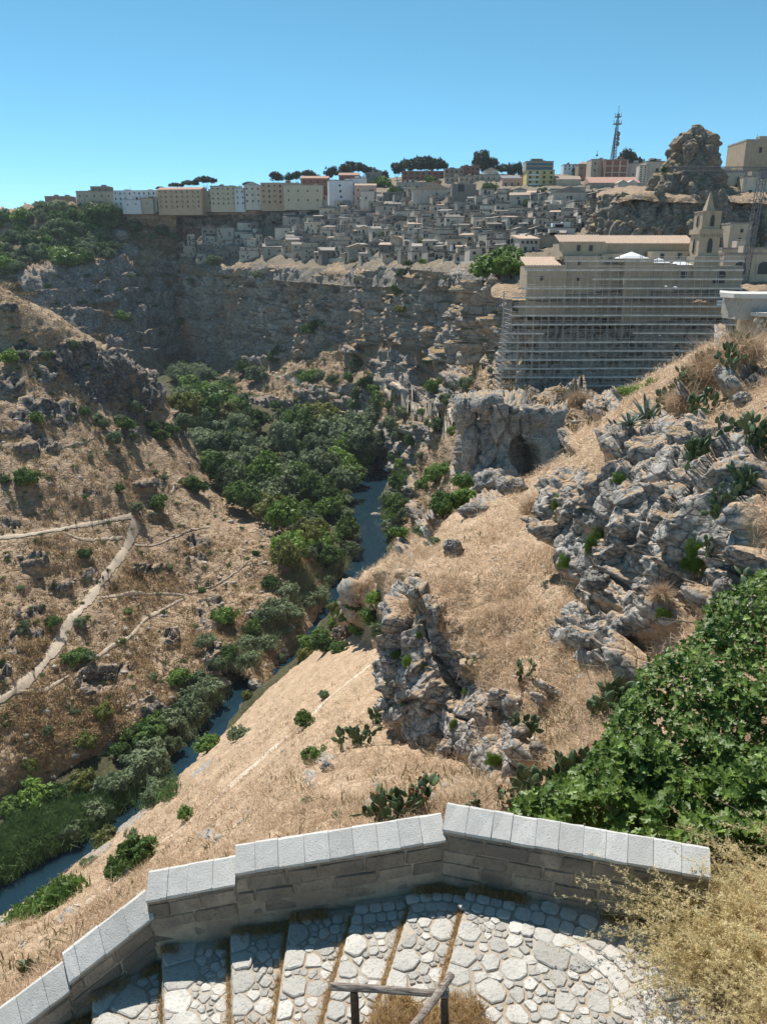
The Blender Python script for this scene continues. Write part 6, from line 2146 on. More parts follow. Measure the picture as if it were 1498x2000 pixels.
house(1447, 1580, 275, 352, 268, 'church', 'blank tan building wall at the upper corner beside the pinnacle', 14, wins=[(-0.28, 0.7, 0.9, 1.6, 'rect')], name=B)
house(1392, 1448, 338, 384, 262, 'grey', 'cave church front with a dark doorway under the pinnacle', 6, wins=[(-0.1, 0.0, 1.6, 3.2, 'rect'), (0.28, 0.0, 1.6, 3.6, 'arch'), (0.3, 0.62, 0.8, 1.0, 'rect')], name=B, sink=8)
house(1446, 1530, 346, 386, 258, 'grey', 'grey walled cave front under the blank tan building', 6, wins=[(-0.3, 0.1, 1.0, 1.6, 'rect')], name=B, sink=8)
house(1355, 1382, 347, 382, 250, 'grey', 'small stone hut at the foot of the pinnacle', 5, wins=[(-0.1, 0.4, 0.7, 0.8, 'rect')], name=B, sink=8)
house(1420, 1462, 438, 486, 224, 'tan', 'square tan house against the pinnacle cliff behind the bell tower', 6, wins=[(0.05, 0.66, 0.9, 1.0, 'rect'), (0.0, 0.3, 0.9, 1.0, 'rect'), (0.0, 0.0, 1.2, 2.2, 'rect')], name=B)
house(1408, 1520, 487, 500, 215, 'tan', 'long low terrace wall right of the bell tower', 3, name=B)
house(1408, 1540, 497, 545, 205, 'tan', 'arcaded tan terrace below the crane', 5, wins=[(-0.25, 0.2, 3.0, 3.0, 'arch'), (0.1, 0.2, 3.0, 3.0, 'arch')], name=B)
# landmark houses in the old town
house(882, 929, 360, 388, 470, 'dark', 'grey palace with a white arched loggia', 10, wins=[(-0.12, 0.5, 3.6, 4.2, 'arch')], name=B)
house(806, 884, 371, 384, 490, 'grey', 'long gabled house left of the palace with the white arch', 12, roof='front', rh=4.5, wins=[(0.1, 0.2, 1, 1.4, 'rect')], name=B)
house(1078, 1142, 376, 414, 400, 'grey', 'big gabled grey stone house above the long pale one', 12, roof='front', rh=3.0, wins=[(-0.05, 0.62, 1.2, 1.8, 'rect'), (0.04, 0.62, 1.2, 1.8, 'rect'), (0.05, 0.12, 1.4, 2.4, 'rect')], rmat=HM['dark'], name=B)
house(1065, 1133, 400, 416, 385, 'pale', 'long pale house with a flat white roof in the old town', 9, wins=[(-0.1, 0.35, 1, 1, 'rect'), (0.1, 0.35, 1, 1, 'rect')], rmat=M['roofgrey'], name=B)
house(1012, 1052, 466, 506, 268, 'grey', 'grey block with a row of four small windows above the bright trees', 9, wins=[(-0.35, 0.75, 0.8, 0.9, 'rect'), (-0.1, 0.75, 0.8, 0.9, 'rect'), (0.1, 0.75, 0.8, 0.9, 'rect'), (0.33, 0.75, 0.8, 0.9, 'rect'), (-0.2, 0.4, 0.8, 1.2, 'rect'), (0.2, 0.4, 0.8, 1.2, 'rect')], roof='shed', rh=1.4, name=B, rz=R(10))
house(1050, 1094, 462, 500, 272, 'tan', 'tan arched building beside the grey block', 9, wins=[(0.2, 0.1, 2.2, 2.6, 'arch'), (-0.2, 0.15, 1.2, 2.0, 'rect')], name=B)
house(1072, 1122, 446, 460, 300, 'white', 'pale wall with a white strip above the tan arched building', 8, name=B)
house(756, 800, 448, 480, 470, 'pale', 'pale two storey house with a white roof in the old town', 9, wins=[(-0.3, 0.62, 1.0, 1.6, 'rect'), (-0.3, 0.12, 1.0, 1.8, 'rect')], rmat=M['roofgrey'], name=B)
house(906, 960, 450, 474, 380, 'tan', 'tan gabled house with a sunlit end in the old town', 10, roof='front', rh=3.0, wins=[(-0.4, 0.1, 1.1, 2.0, 'rect'), (-0.2, 0.5, 0.9, 1.1, 'rect')], name=B)
house(690, 732, 436, 458, 515, 'pale', 'pale blank walled house on the old town terrace', 9, wins=[(0.1, 0.2, 1.1, 1.6, 'rect')], name=B)
house(675, 728, 476, 505, 478, 'tan', 'tan arched ruin wall in the old town', 8, wins=[(0.35, 0.0, 3.2, 5.5, 'arch')], name=B)
house(845, 860, 354, 392, 530, 'brick', 'red walled house in the old town', 8, wins=[(0.1, 0.15, 1, 1.6, 'rect')], name=B)
house(880, 884, 478, 512, 330, 'white', 'slim stone pier above the cliff, coloured white as if sunlit', 3, name='pier')  # white render puts the look of sun into the pier's colour

# the mass of old stone houses
rows_y = [388, 400, 411, 421, 432, 443, 454, 465, 476, 487, 498, 508]
HS = []
for ri, yb in enumerate(rows_y):
    xl = np.interp(yb, [388, 430, 452, 470, 508], [590, 560, 470, 350, 330])
    xr = np.interp(yb, [388, 430, 470, 490, 508], [1180, 1178, 1090, 1015, 925])
    x = xl + rng.uniform(0, 14)
    while x < xr:
        w_ = rng.choice((rng.uniform(11, 20), rng.uniform(18, 40)))
        hp = rng.uniform(11, 21)
        x1 = min(x + w_, xr + 6)
        if rng.random() < (0.96 if x > 560 else 0.6) and x1 - x > 9:
            yy_ = yb + rng.uniform(-3, 3)
            h = hit((x + x1) / 2, yy_, ('town_slope',))
            if h is not None:
                HS.append((ri, x, x1, yy_ - hp, yy_ + 1.5, h[0][1] - rng.uniform(0, 2.5)))
        x = x1 + (rng.uniform(0, 5) if rng.random() < 0.5 else -rng.uniform(0, 5))
cnt = {}
for q in HS:
    cnt.setdefault(q[0], []).append(q)
for ri, L in cnt.items():
    L.sort(key=lambda q: q[1])
    for i, (r_, x0, x1, yt, yb, D) in enumerate(L):
        mt = pick(('grey', 7), ('pale', 4), ('tan', 4), ('dark', 2))
        rf = pick(('flat', 9), ('front', 3), ('shed', 3), ('gable', 2))
        rw = {'flat': 'flat roofed', 'front': 'gable fronted', 'shed': 'lean-to roofed', 'gable': 'tiled'}[rf]
        wn_ = []
        for _ in range(rng.randint(2, 5)):
            wn_.append((rng.uniform(-.38, .38), rng.uniform(0.15, 0.66), rng.uniform(0.7, 1.4), rng.uniform(0.9, 1.9), rng.choice(('rect', 'rect', 'arch'))))
        lab = '%s %s house, %s from the left in the %s row above the cliff' % (rw, HW[mt], ordn(i + 1), ordn(12 - ri))
        house(x0, x1, yt, yb, D, mt, lab, rng.uniform(6, 10), rf, None if rf != 'flat' else rng.uniform(0.3, 0.7), wins=wn_, door=True, rz=R(rng.uniform(-24, 18)), group='stone houses of the old town', rmat=None if rf == 'flat' else rng.choice((M['roofdull'], M['roofdull'], HM['dark'], HM['dark'], M['tile'])), sink=6, chimney=rng.random() < 0.2)
# ruined row along the rim of the rock band
for i, (x0, x1, yt) in enumerate(((300, 322, 396), (322, 345, 393), (345, 372, 396), (372, 396, 391), (396, 420, 390), (420, 448, 393), (448, 470, 395), (470, 505, 391), (505, 530, 396), (530, 556, 398), (556, 580, 392))):
    house(x0, x1, yt, 408, 596 - max(0, (x0 - 440) * 0.12), 'dark', 'dark ruined house, %s from the left along the rim of the rock band' % ordn(i + 1), 8, 'front' if i % 3 == 1 else 'flat', 1.5 if i % 3 == 1 else 0.5, wins=[(rng.uniform(-.3, .3), 0.35, 1.0, 1.4, 'rect'), (rng.uniform(-.3, .3), 0.3, 1.0, 1.4, 'arch')], group='ruined houses on the rim', rmat=HM['dark'])
# terrace walls
for i, (pts_, hp) in enumerate(((((600, 430), (660, 428), (745, 424)), 9), (((650, 462), (720, 466), (790, 462)), 8), (((800, 486), (850, 480), (890, 470)), 7), (((560, 470), (600, 474), (650, 478)), 6), (((470, 496), (540, 498), (600, 502)), 6),
                                 (((900, 420), (960, 424), (1010, 418)), 6), (((620, 512), (700, 508), (790, 506)), 6), (((960, 400), (1010, 398), (1060, 392)), 7), (((740, 436), (800, 440), (860, 436)), 7), (((860, 514), (900, 516), (935, 514)), 5))):
    Vw, Fw = [], []
    for (x, y) in pts_:
        h = hit(x, y, ('town_slope',))
        b = np.array(h[0])
        tz = P(x, y - hp, b[1])[2]
        Vw += [(b[0], b[1] - 0.8, b[2] - 2), (b[0], b[1] + 0.6, b[2] - 2), (b[0], b[1] - 0.8, tz), (b[0], b[1] + 0.6, tz)]
    for k in range(len(pts_) - 1):
        a = 4 * k
        Fw += [(a, a + 4, a + 6, a + 2), (a + 2, a + 6, a + 7, a + 3), (a + 1, a + 3, a + 7, a + 5)]
    Fw += [(0, 2, 3, 1), (len(Vw) - 4, len(Vw) - 3, len(Vw) - 1, len(Vw) - 2)]
    me = bpy.data.meshes.new('retaining_wall')
    me.from_pydata([tuple(q) for q in Vw], [], Fw)
    me.update()
    o = link('retaining_wall', me, HM[('pale', 'grey', 'tan')[i % 3]])
    tag(o, 'long %s retaining wall in the old town, %s from the left' % (HW[('pale', 'grey', 'tan')[i % 3]], ordn(1 + sorted(range(10), key=lambda k: (600, 650, 800, 560, 470, 900, 620, 960, 740, 860)[k]).index(i))), 'wall', 'retaining walls of the old town', 'thing')
# parasols and canopies
def parasol(px, py, wpx, mat, label):
    h = hit(px, py, ('town_slope',))
    D = h[0][1] - 6
    b = P(px, py, D)
    s = wpx * D / FPX
    root = thing('parasol', label, 'parasol', tuple(b - np.array((0, 0, 2.4))))
    link('canopy', roof_mesh('hip', s, s, 0.9, 0), mat, root, (0, -s / 2, 2.4))
    link('pole', box_mesh(-0.05, 0.05, -0.05, 0.05, -1.0, 2.5), M['metal'], root)
parasol(865, 434, 11, M['redcloth'], 'red parasol among the old town houses')
parasol(1003, 436, 15, M['tent'], 'white parasol on an old town terrace')
parasol(735, 419, 9, M['redcloth'], 'red awning at the upper left of the old town')
parasol(1168, 404, 20, M['tent'], 'white canopy below the long pinkish roof')
# skyline and town trees
for (x, y, r_, k, nm, hm) in ((315, 366, 8, 'pine', 'pine_tree', 1.0), (345, 364, 12, 'pine', 'pine_tree', 1.0), (372, 362, 14, 'pine', 'pine_tree', 1.0), (402, 360, 18, 'pine', 'pine_tree', 1.0), (486, 360, 10, 'pine', 'pine_tree', 1.0), (540, 352, 13, 'pineround', 'pine_tree', 1.0),
                              (568, 350, 10, 'pineround', 'pine_tree', 1.1), (580, 349, 9, 'pineround', 'pine_tree', 1.3), (604, 350, 15, 'pineround', 'pine_tree', 0.9), (648, 345, 11, 'pineround', 'pine_tree', 1.3), (690, 342, 24, 'pine', 'pine_tree', 1.05), (672, 344, 16, 'pine', 'pine_tree', 1.0),
                              (725, 346, 16, 'pineround', 'pine_tree', 0.9), (745, 352, 14, 'pineround', 'pine_tree', 1.0), (776, 340, 12, 'pineround', 'pine_tree', 1.3), (800, 343, 20, 'pine', 'pine_tree', 1.5), (826, 342, 22, 'pine', 'pine_tree', 1.5), (850, 342, 20, 'pine', 'pine_tree', 1.5),
                              (938, 336, 16, 'pineround', 'pine_tree', 1.6), (956, 338, 16, 'pineround', 'pine_tree', 1.2), (985, 340, 17, 'pine', 'pine_tree', 1.2), (1005, 342, 14, 'pineround', 'pine_tree', 1.2), (1020, 345, 10, 'pineround', 'pine_tree', 1.1), (1118, 352, 8, 'cypress', 'cypress_tree', 1.2), (1160, 340, 8, 'cypress', 'cypress_tree', 1.0),
                              (1225, 322, 20, 'pineround', 'pine_tree', 0.95), (1240, 325, 14, 'pineround', 'pine_tree', 1.0), (1210, 322, 12, 'pineround', 'pine_tree', 1.0)):
    D = 640 if x < 1200 else 560
    b = P(x, y + 6, D)
    r = 1.02 * r_ * D / FPX
    o = thing(nm, '', 'tree', tuple(b - np.array((0, 0, 1.0))), rng.uniform(0, 6), 'trees on the skyline', (r, r, r * hm * 1.15))
    link('crown', rng.choice(CR[k]), None, o, (0, 0, 0 if k in ('pine', 'cypress') else 0.2))
    link('trunk', rng.choice(TRUNK_PINE), None, o, (0, 0, -0.5))
    PL.append((o, x, y, k, 'trees on the skyline', nm))
for (x, y, r_, k) in ((672, 388, 14, 'dark'), (688, 384, 14, 'dark'), (735, 365, 13, 'dark'), (750, 362, 14, 'bright'), (772, 378, 14, 'dark'), (715, 390, 10, 'yellow'), (660, 396, 10, 'yellow'), (740, 360, 12, 'dark'), (955, 372, 14, 'dark'), (850, 358, 12, 'dark'), (838, 354, 10, 'dark'), (820, 388, 9, 'dark'), (832, 386, 7, 'dark'),
                      (1058, 372, 9, 'scrub'), (1035, 398, 14, 'scrubdark'), (1050, 402, 14, 'scrubdark'), (990, 398, 6, 'scrub'), (1130, 345, 12, 'dark'), (760, 400, 7, 'scrub'), (745, 460, 8, 'olive'), (830, 476, 10, 'yellow'), (795, 518, 10, 'olive'), (824, 514, 8, 'bright'), (700, 374, 8, 'dark'), (690, 512, 7, 'olive'), (1420, 500, 10, 'dark'), (1480, 495, 12, 'olive'), (1300, 336, 10, 'dark')):
    h = hit(x, y, ('town_slope', 'pinnacle_cliff', 'pinnacle_terrace', 'rock_pinnacle'))
    if h is None:
        continue
    D = h[0][1] - 7
    b = P(x, y, D)
    r = r_ * D / FPX
    o = thing('tree' if r_ > 8 else 'bush', '', 'tree' if r_ > 8 else 'bush', tuple(b - np.array((0, 0, r * 0.3))), rng.uniform(0, 6), 'trees among the town houses', (r, r, r))
    link('crown', rng.choice(CR[k]), None, o)
    link('trunk' if r_ > 8 else 'stem', rng.choice(TRUNK), None, o, (0, 0, -0.2))
    PL.append((o, x, y, k, 'trees among the town houses', 'tree'))
ZWX = {'trees on the skyline': ('tree', 'on the skyline'), 'trees among the town houses': ('tree', 'among the town houses')}
# ------------------------------------------------------------------ church, scaffolding, crane, mast
def tiled_roof(w_, d_, h, pitch_rows=0, over=0.3):
    """lean-to roof of ribbed tiles rising away from the front; one mesh of barrel tile rows"""
    nx = max(6, int(w_ / 0.55))
    V, F = [], []
    for i in range(nx * 4 + 1):
        x = -w_ / 2 - over + (w_ + 2 * over) * i / (nx * 4)
        zz = 0.16 * abs(math.sin(math.pi * i / 4.0))
        V += [(x, -over, zz - 0.05), (x, d_, h + zz), (x, d_, h - 0.25), (x, -over, -0.3)]
    for i in range(nx * 4):
        a = 4 * i
        F += [(a, a + 4, a + 5, a + 1), (a + 1, a + 5, a + 6, a + 2), (a, a + 3, a + 7, a + 4)]
    me = bpy.data.meshes.new('roof')
    me.from_pydata(V, [], F)
    me.update()
    return me

ch = thing('church', 'long tan stone church with tiled roofs behind the scaffolding', 'church', tuple(P(1200, 560, 190)))
choff = np.array(P(1200, 560, 190))
def cbox(name, x0, x1, yt, yb, D, depth, mat=None, parent=None, sink=3.0):
    a, b = P(x0, yb, D), P(x1, yb, D)
    zt = P((x0 + x1) / 2, yt, D)[2]
    me = box_mesh(a[0] - choff[0], b[0] - choff[0], D - choff[1], D + depth - choff[1], a[2] - sink - choff[2], zt - choff[2])
    return link(name, me, mat or HM['church'], parent or ch), (b[0] - a[0])
def croof(x0, x1, yb, D, depth, yt, mat=None):
    a, b = P(x0, yb, D), P(x1, yb, D)
    zt = P((x0 + x1) / 2, yt, D + depth)[2]
    me = tiled_roof(b[0] - a[0], depth, zt - a[2])
    return link('roof', me, mat or M['tile'], ch, tuple((a + b) / 2 - choff + np.array((0, 0, 0.32))))
def cwin(x, y, wpx, hpx, D, kind='rect', name='window', mat='church'):
    b = P(x, y + hpx / 2, D) - choff
    k = D / 1580.0
    return link(name, opening(kind, mat), None, ch, (b[0], b[1] - 0.015, b[2]), None, (wpx * k, 1.0, hpx * k))
cbox('wall', 1094, 1179, 475, 560, 197, 12)
croof(1094, 1179, 475, 197, 6, 462)
for x in (1129, 1153): cwin(x, 485, 7, 11, 197)
cbox('wall', 1179, 1358, 478, 560, 201, 12)
croof(1181, 1357, 478, 201, 7, 463)
cbox('wall', 1170, 1216, 496, 560, 195.5, 5)
cwin(1191, 506, 7, 9, 195.5)
cbox('wall', 1266, 1358, 491, 560, 196, 4.5)
cwin(1292, 500, 8, 9, 196)
cwin(1326, 500, 8, 10, 196)
cbox('wall', 1026, 1101, 521, 592, 190.5, 10)
croof(1028, 1100, 521, 190.5, 8, 505)
cwin(1058, 544, 7, 8, 190.5)
cbox('wall', 1099, 1170, 506, 594, 191.5, 5.0)
cbox('ledge', 1092, 1172, 501, 507, 191.2, 5.5, None, None, 0)
cwin(1131, 514, 7, 8, 191.5)
cwin(1129, 545, 7, 7, 191.5)
cbox('wall', 1168, 1217, 517, 596, 192.5, 8)
cbox('apse', 1213, 1267, 506, 605, 189.5, 6)
cbox('wall', 1266, 1312, 515, 600, 191, 6)
cbox('wall', 1311, 1440, 519, 596, 191.6, 8)
cwin(1334, 538, 13, 14, 191.6)
cwin(1402, 540, 24, 26, 191.6, 'arch')
cwin(1376, 536, 12, 12, 191.6)
def tent(x0, x1, yb, yt, D, label):
    a, b = P(x0, yb, D), P(x1, yb, D)
    w_ = b[0] - a[0]
    h = P((x0 + x1) / 2, yt, D + w_ / 2)[2] - a[2]
    o = link('sheet_roof', roof_mesh('hip', w_, w_, h, 0.1), M['tent'])
    o.location = tuple((a + b) / 2 + np.array((0, 0, 0.05)))
    tag(o, label, 'roof', 'white sheet roofs')
    o['kind'] = 'thing'
tent(1213, 1267, 505, 492, 189.4, 'largest white sheet roof over the church apse')
tent(1273, 1309, 514, 504, 190.8, 'white sheet roof in the middle of the church roofs')
tent(1314, 1352, 518, 508, 191.4, 'white sheet roof beside the foot of the bell tower')
# bell tower
bt_b = P(1380, 530, 191)
bt = thing('bell_tower', 'slim stone bell tower with pointed spire and arched openings', 'tower', tuple(bt_b), R(4))
def tz(y):
    return P(1380, y, 191)[2] - bt_b[2]
k = 191 / 1590.0
def tbox(name, wpx, yt, yb, mat='church', cx=0.0):
    h = wpx * k / 2
    return link(name, box_mesh(-h + cx, h + cx, -h, h, tz(yb), tz(yt)), HM[mat], bt, (0, 3.0, 0))
tbox('base', 50, 503, 545, 'church', -0.3)
tbox('ledge', 54, 500, 503)
tbox('shaft', 41, 456, 500)
tbox('gallery', 47, 447, 457)
for i in range(9):
    h = 47 * k / 2
    link('corbel', box_mesh(-0.18, 0.18, -0.25, 0, tz(463), tz(457) - 0.01), HM['church'], bt, (-h + 0.3 + i * (2 * h - 0.6) / 8, 3.0 - 41 * k / 2, 0))
tbox('belfry', 37, 413, 447)
tbox('cornice', 40, 411.5, 413.4)
sp_h = 17 * k / 2
me = bpy.data.meshes.new('spire')
z0, z1 = tz(411.5), tz(374)
me.from_pydata([(-sp_h, -sp_h, z0), (sp_h, -sp_h, z0), (sp_h, sp_h, z0), (-sp_h, sp_h, z0), (-0.12, -0.12, z1), (0.12, -0.12, z1), (0.12, 0.12, z1), (-0.12, 0.12, z1)], [], [(0, 1, 5, 4), (1, 2, 6, 5), (2, 3, 7, 6), (3, 0, 4, 7), (4, 5, 6, 7), (3, 2, 1, 0)])
me.update()
link('spire', me, HM['church'], bt, (0, 3.0, 0))
for (yc, hp, wp, half) in ((431, 21, 8.5, 37), (480, 27, 10, 41)):
    link('opening', opening('arch', 'church'), None, bt, (0.15, 3.0 - half * k / 2 - 0.012, tz(yc + hp / 2)), None, (wp * k, 1.0, hp * k))
    link('opening', opening('arch', 'church'), None, bt, (-half * k / 2 - 0.012, 3.0, tz(yc + hp / 2)), (0, 0, R(-90)), (wp * k, 1.0, hp * k))

# scaffolding
sc = thing('scaffolding', 'tall grey tube scaffolding covering the cliff below the church', 'scaffolding', tuple(P(1000, 775, 182)))
so = np.array(P(1000, 775, 182))
ZT, ZB = P(1200, 508, 184)[2], P(1200, 772, 182)[2]
nlev = int((ZT - ZB) / 2.0)
def sx(px, D):
    return P(px, 600, D)[0]
def left_edge(z):
    f = (z - ZB) / (ZT - ZB)
    return sx(np.interp(f, [0, 0.35, 0.6, 0.85, 1.0], [985, 980, 1000, 1024, 1030]), 182)
XR = sx(1446, 184)
TUBE = {}
def tube(a, b, r):
    a, b = Vector(a), Vector(b)
    L_ = (b - a).length
    key = 'tube'
    if key not in TUBE:
        V = [(math.cos(t), math.sin(t), z) for z in (0, 1) for t in np.linspace(0, 6.283, 5)[:-1]]
        me = bpy.data.meshes.new('tube')
        me.from_pydata(V, [], [(i, (i + 1) % 4, 4 + (i + 1) % 4, 4 + i) for i in range(4)])
        me.update()
        me.materials.append(M['tube'])
        TUBE[key] = me
    m = (b - a).to_track_quat('Z', 'Y').to_matrix().to_4x4()
    m.translation = a
    return TUBE[key], m @ Matrix.Diagonal((r, r, L_, 1))
def part_tube(name, a, b, r, parent, off_):
    me, m = tube(np.array(a) - off_, np.array(b) - off_, r)
    o = bpy.data.objects.new(name, me)
    COL.objects.link(o)
    o.parent = parent
    o.matrix_local = m
    return o
def front_y(x, z):
    f = (z - ZB) / (ZT - ZB)
    f = max(0.0, float(f))
    return 182.6 + 3.4 * f ** 1.5 - 1.2 * smooth(0, 1, (x - sx(1160, 183)) / 8) * 0 + 0.6 * math.sin(x * 0.13)
xs_ = np.arange(left_edge(ZB) + 0.2, XR, 1.75)
for i, x in enumerate(xs_):
    zt = ZT + rng.uniform(0.2, 1.2)
    zb = ZB - rng.uniform(0.2, 0.8)
    if x < sx(1095, 184):
        zt = min(zt, P(1060, 524, 184)[2] + rng.uniform(-.5, .6))
    if x < left_edge(ZT):
        zt = ZB + (ZT - ZB) * rng.uniform(0.5, 0.8)
    part_tube('standard', (x, front_y(x, zb), zb), (x, front_y(x, zt), zt), 0.075, sc, so)
    if i % 2 == 0:
        part_tube('standard', (x, front_y(x, zb) + 1.1, zb), (x, front_y(x, zt) + 1.1, zt), 0.07, sc, so)
for l in range(nlev + 1):
    z = ZB + 2.0 * l
    xl = left_edge(z) - rng.uniform(0, 1.5)
    if z > P(1060, 524, 184)[2]:
        xl = sx(1098, 184)
    x = xl
    while x < XR:
        x2 = min(x + rng.uniform(9, 22), XR)
        ya, yb2 = front_y(x, z), front_y(x2, z)
        me = bpy.data.meshes.new('deck')
        V = []
        for (xx, y_) in ((x, ya), (x2, yb2)):
            V += [(xx, y_ - 0.08, z - 0.05), (xx, y_ + 1.0, z - 0.05), (xx, y_ + 1.0, z + 0.02), (xx, y_ - 0.04, z + 0.03), (xx, y_ - 0.08, z + 0.32)]
        me.from_pydata([tuple(np.array(v) - so) for v in V], [], [(0, 1, 6, 5), (1, 2, 7, 6), (2, 3, 8, 7), (3, 4, 9, 8), (4, 0, 5, 9), (0, 4, 3, 2, 1), (5, 6, 7, 8, 9)])
        me.update()
        if rng.random() < 0.93:
            link('deck', me, M['deck'], sc)
        x = x2 + 0.05
    part_tube('ledger', (xl, front_y(xl, z) - 0.07, z + 1.0), (XR, front_y(XR, z) - 0.07, z + 1.0), 0.06, sc, so)
    part_tube('ledger', (xl, front_y(xl, z) - 0.07, z + 0.55), (XR, front_y(XR, z) - 0.07, z + 0.55), 0.05, sc, so)
for k_ in range(14):
    i = rng.randrange(2, len(xs_) - 3)
    z = ZB + 2 * rng.randrange(2, nlev)
    part_tube('brace', (xs_[i], front_y(xs_[i], z) - 0.1, z), (xs_[i + 1], front_y(xs_[i], z) - 0.1, z + 2), 0.06, sc, so)
# left wing that turns the corner of the cliff
for k_ in range(7):
    f = k_ / 6
    px_, D_ = 985 - 14 * f, 183 + 9 * f
    part_tube('standard', (sx(px_, D_), D_, ZB - 0.3), (sx(px_ + 14, D_), D_, ZB + (ZT - ZB) * 0.72), 0.055, sc, so)
for l in range(int(nlev * 0.72)):
    z = ZB + 2.0 * l + 0.3
    part_tube('ledger', (sx(986 + l * 1.6, 183), 183, z), (sx(970 + l * 1.6, 192), 192, z), 0.07, sc, so)
    part_tube('ledger', (sx(986 + l * 1.6, 183), 183, z + 1), (sx(970 + l * 1.6, 192), 192, z + 1), 0.06, sc, so)
# company sign
sb = P(1413.5, 596.5, 181.5)
sg = thing('sign', 'pale blue sign board with green lettering on the scaffolding', 'sign', tuple(sb))
sw = (P(1428, 592, 181.5) - P(1399, 592, 181.5))[0]
sh_ = P(1413, 586.5, 181.5)[2] - sb[2]
link('board', box_mesh(-sw / 2, sw / 2, 0, 0.08, 0, sh_), M['sign'], sg)
fc = bpy.data.curves.new('lettering', 'FONT')
fc.body = 'FedC. Petrel'
fc.size = sh_ * 0.62
fc.align_x, fc.align_y = 'CENTER', 'CENTER'
fc.extrude = 0.01
fc.materials.append(M['letters'])
_f = bpy.data.objects.new('tmp', fc)
COL.objects.link(_f)
_m = bpy.data.meshes.new_from_object(_f.evaluated_get(bpy.context.evaluated_depsgraph_get()))
bpy.data.objects.remove(_f)
fo = bpy.data.objects.new('lettering', _m)
COL.objects.link(fo)
fo.parent = sg
fo.location = (0, -0.02, sh_ / 2)
fo.rotation_euler = (R(90), 0, 0)
# rubble and white bags on the decks
for i, (x, y, wpx) in enumerate(((1318, 562, 9), (1300, 560, 7), (1322, 684, 6), (1348, 671, 5), (1288, 655, 5))):
    D = 181.6
    b = P(x, y, D)
    me = bpy.data.meshes.new('sack')
    bm = bmesh.new()
    bmesh.ops.create_icosphere(bm, subdivisions=2, radius=wpx * 0.5 * D / 1590)
    for v in bm.verts:
        v.co = Vector((v.co.x, v.co.y * 0.7, max(-0.05, v.co.z * 0.6))) * rng.uniform(0.9, 1.1)
    bm.to_mesh(me)
    bm.free()
    o = link('sack', me, M['tent'])
    o.location = tuple(b)
    tag(o, 'white rubble sack on the scaffolding, %s from the top' % ordn((2, 1, 5, 4, 3)[i]), 'sack', 'white sacks on the scaffolding')

# tower crane
def lattice(a, b, w_, n, r):
    """square lattice boom as one mesh"""
    a, b = np.array(a, float), np.array(b, float)
    ax = (b - a) / np.linalg.norm(b - a)
    u = np.cross(ax, (0.0, 1.0, 0.0) if abs(ax[1]) < 0.9 else (1, 0, 0))
    u /= np.linalg.norm(u)
    v = np.cross(ax, u)
    V, F = [], []
    def bar(p, q, rr):
        d = (q - p) / (np.linalg.norm(q - p) + 1e-9)
        s1 = np.cross(d, (0.3, 0.5, 0.8))
        s1 /= np.linalg.norm(s1)
        s2 = np.cross(d, s1)
        k0 = len(V)
        for e in (p, q):
            for t_ in range(4):
                an = t_ * math.pi / 2
                V.append(tuple(e + (s1 * math.cos(an) + s2 * math.sin(an)) * rr))
        for t_ in range(4):
            F.append((k0 + t_, k0 + (t_ + 1) % 4, k0 + 4 + (t_ + 1) % 4, k0 + 4 + t_))
    wa, wb = (w_, w_) if not hasattr(w_, '__len__') else w_
    def c(i, j):
        f = i / n
        hw = (wa + (wb - wa) * f) / 2
        s1, s2 = ((-1, -1), (1, -1), (1, 1), (-1, 1))[j % 4]
        return a + (b - a) * f + u * s1 * hw + v * s2 * hw
    for j in range(4):
        bar(c(0, j), c(n, j), r)
        for i in range(n):
            bar(c(i, j), c(i + 1, j + 1), r * 0.7)
            bar(c(i + 1, j), c(i + 1, j + 1), r * 0.6)
    me = bpy.data.meshes.new('lattice')
    me.from_pydata(V, [], F)
    me.update()
    return me
cb0 = P(1448, 565, 205)
cr = thing('tower_crane', 'thin grey lattice tower crane right of the bell tower', 'crane', tuple(cb0))
ctop = P(1466, 330, 205) - cb0
ctop[0] = P(1462, 330, 205)[0] - cb0[0]
link('mast', lattice((0, 0, -3), (1.2, 0, ctop[2]), 1.5, 18, 0.09), M['metal'], cr)
link('jib', lattice((P(1300, 333, 205)[0] - cb0[0], 0, ctop[2]), (12, 0, ctop[2]), 0.9, 40, 0.06), M['metal'], cr)
link('cab', box_mesh(0.2, 1.9, -1.4, 0.6, ctop[2] - 2.2, ctop[2] - 0.6), M['metal'], cr)
# radio mast
mb = P(1196, 316, 540)
rm_t = thing('radio_mast', 'tall thin radio mast with dishes on the skyline', 'mast', tuple(mb))
kk = 540 / 1640.0
def mz(y):
    return P(1198, y, 540)[2] - mb[2]
link('lattice', lattice((0, 0, -4), (0.9, 0, mz(246)), (3.4, 1.2), 14, 0.16), M['metal'], rm_t)
link('core', box_mesh(-0.1, 0.75, 0.0, 0.7, -2, mz(250)), M['metal'], rm_t)
link('pole', lattice((0.9, 0, mz(247)), (1.1, 0, mz(222)), (0.9, 0.5), 6, 0.14), M['metal'], rm_t)
link('aerial', box_mesh(0.98, 1.22, -0.1, 0.14, mz(223), mz(206)), M['metal'], rm_t)
for y, w_ in ((243, 4.6), (229, 3.6)):
    link('gallery', box_mesh(1 - w_ / 2, 1 + w_ / 2, -w_ / 2, w_ / 2, mz(y), mz(y) + 0.35), M['metal'], rm_t)
    for s_ in (-1, -0.4, 0.4, 1):
        link('antenna', box_mesh(-0.13, 0.13, -0.13, 0.13, mz(y) + 0.3, mz(y) + 2.3), M['metal'], rm_t, (1 + s_ * w_ / 2, 0, 0))
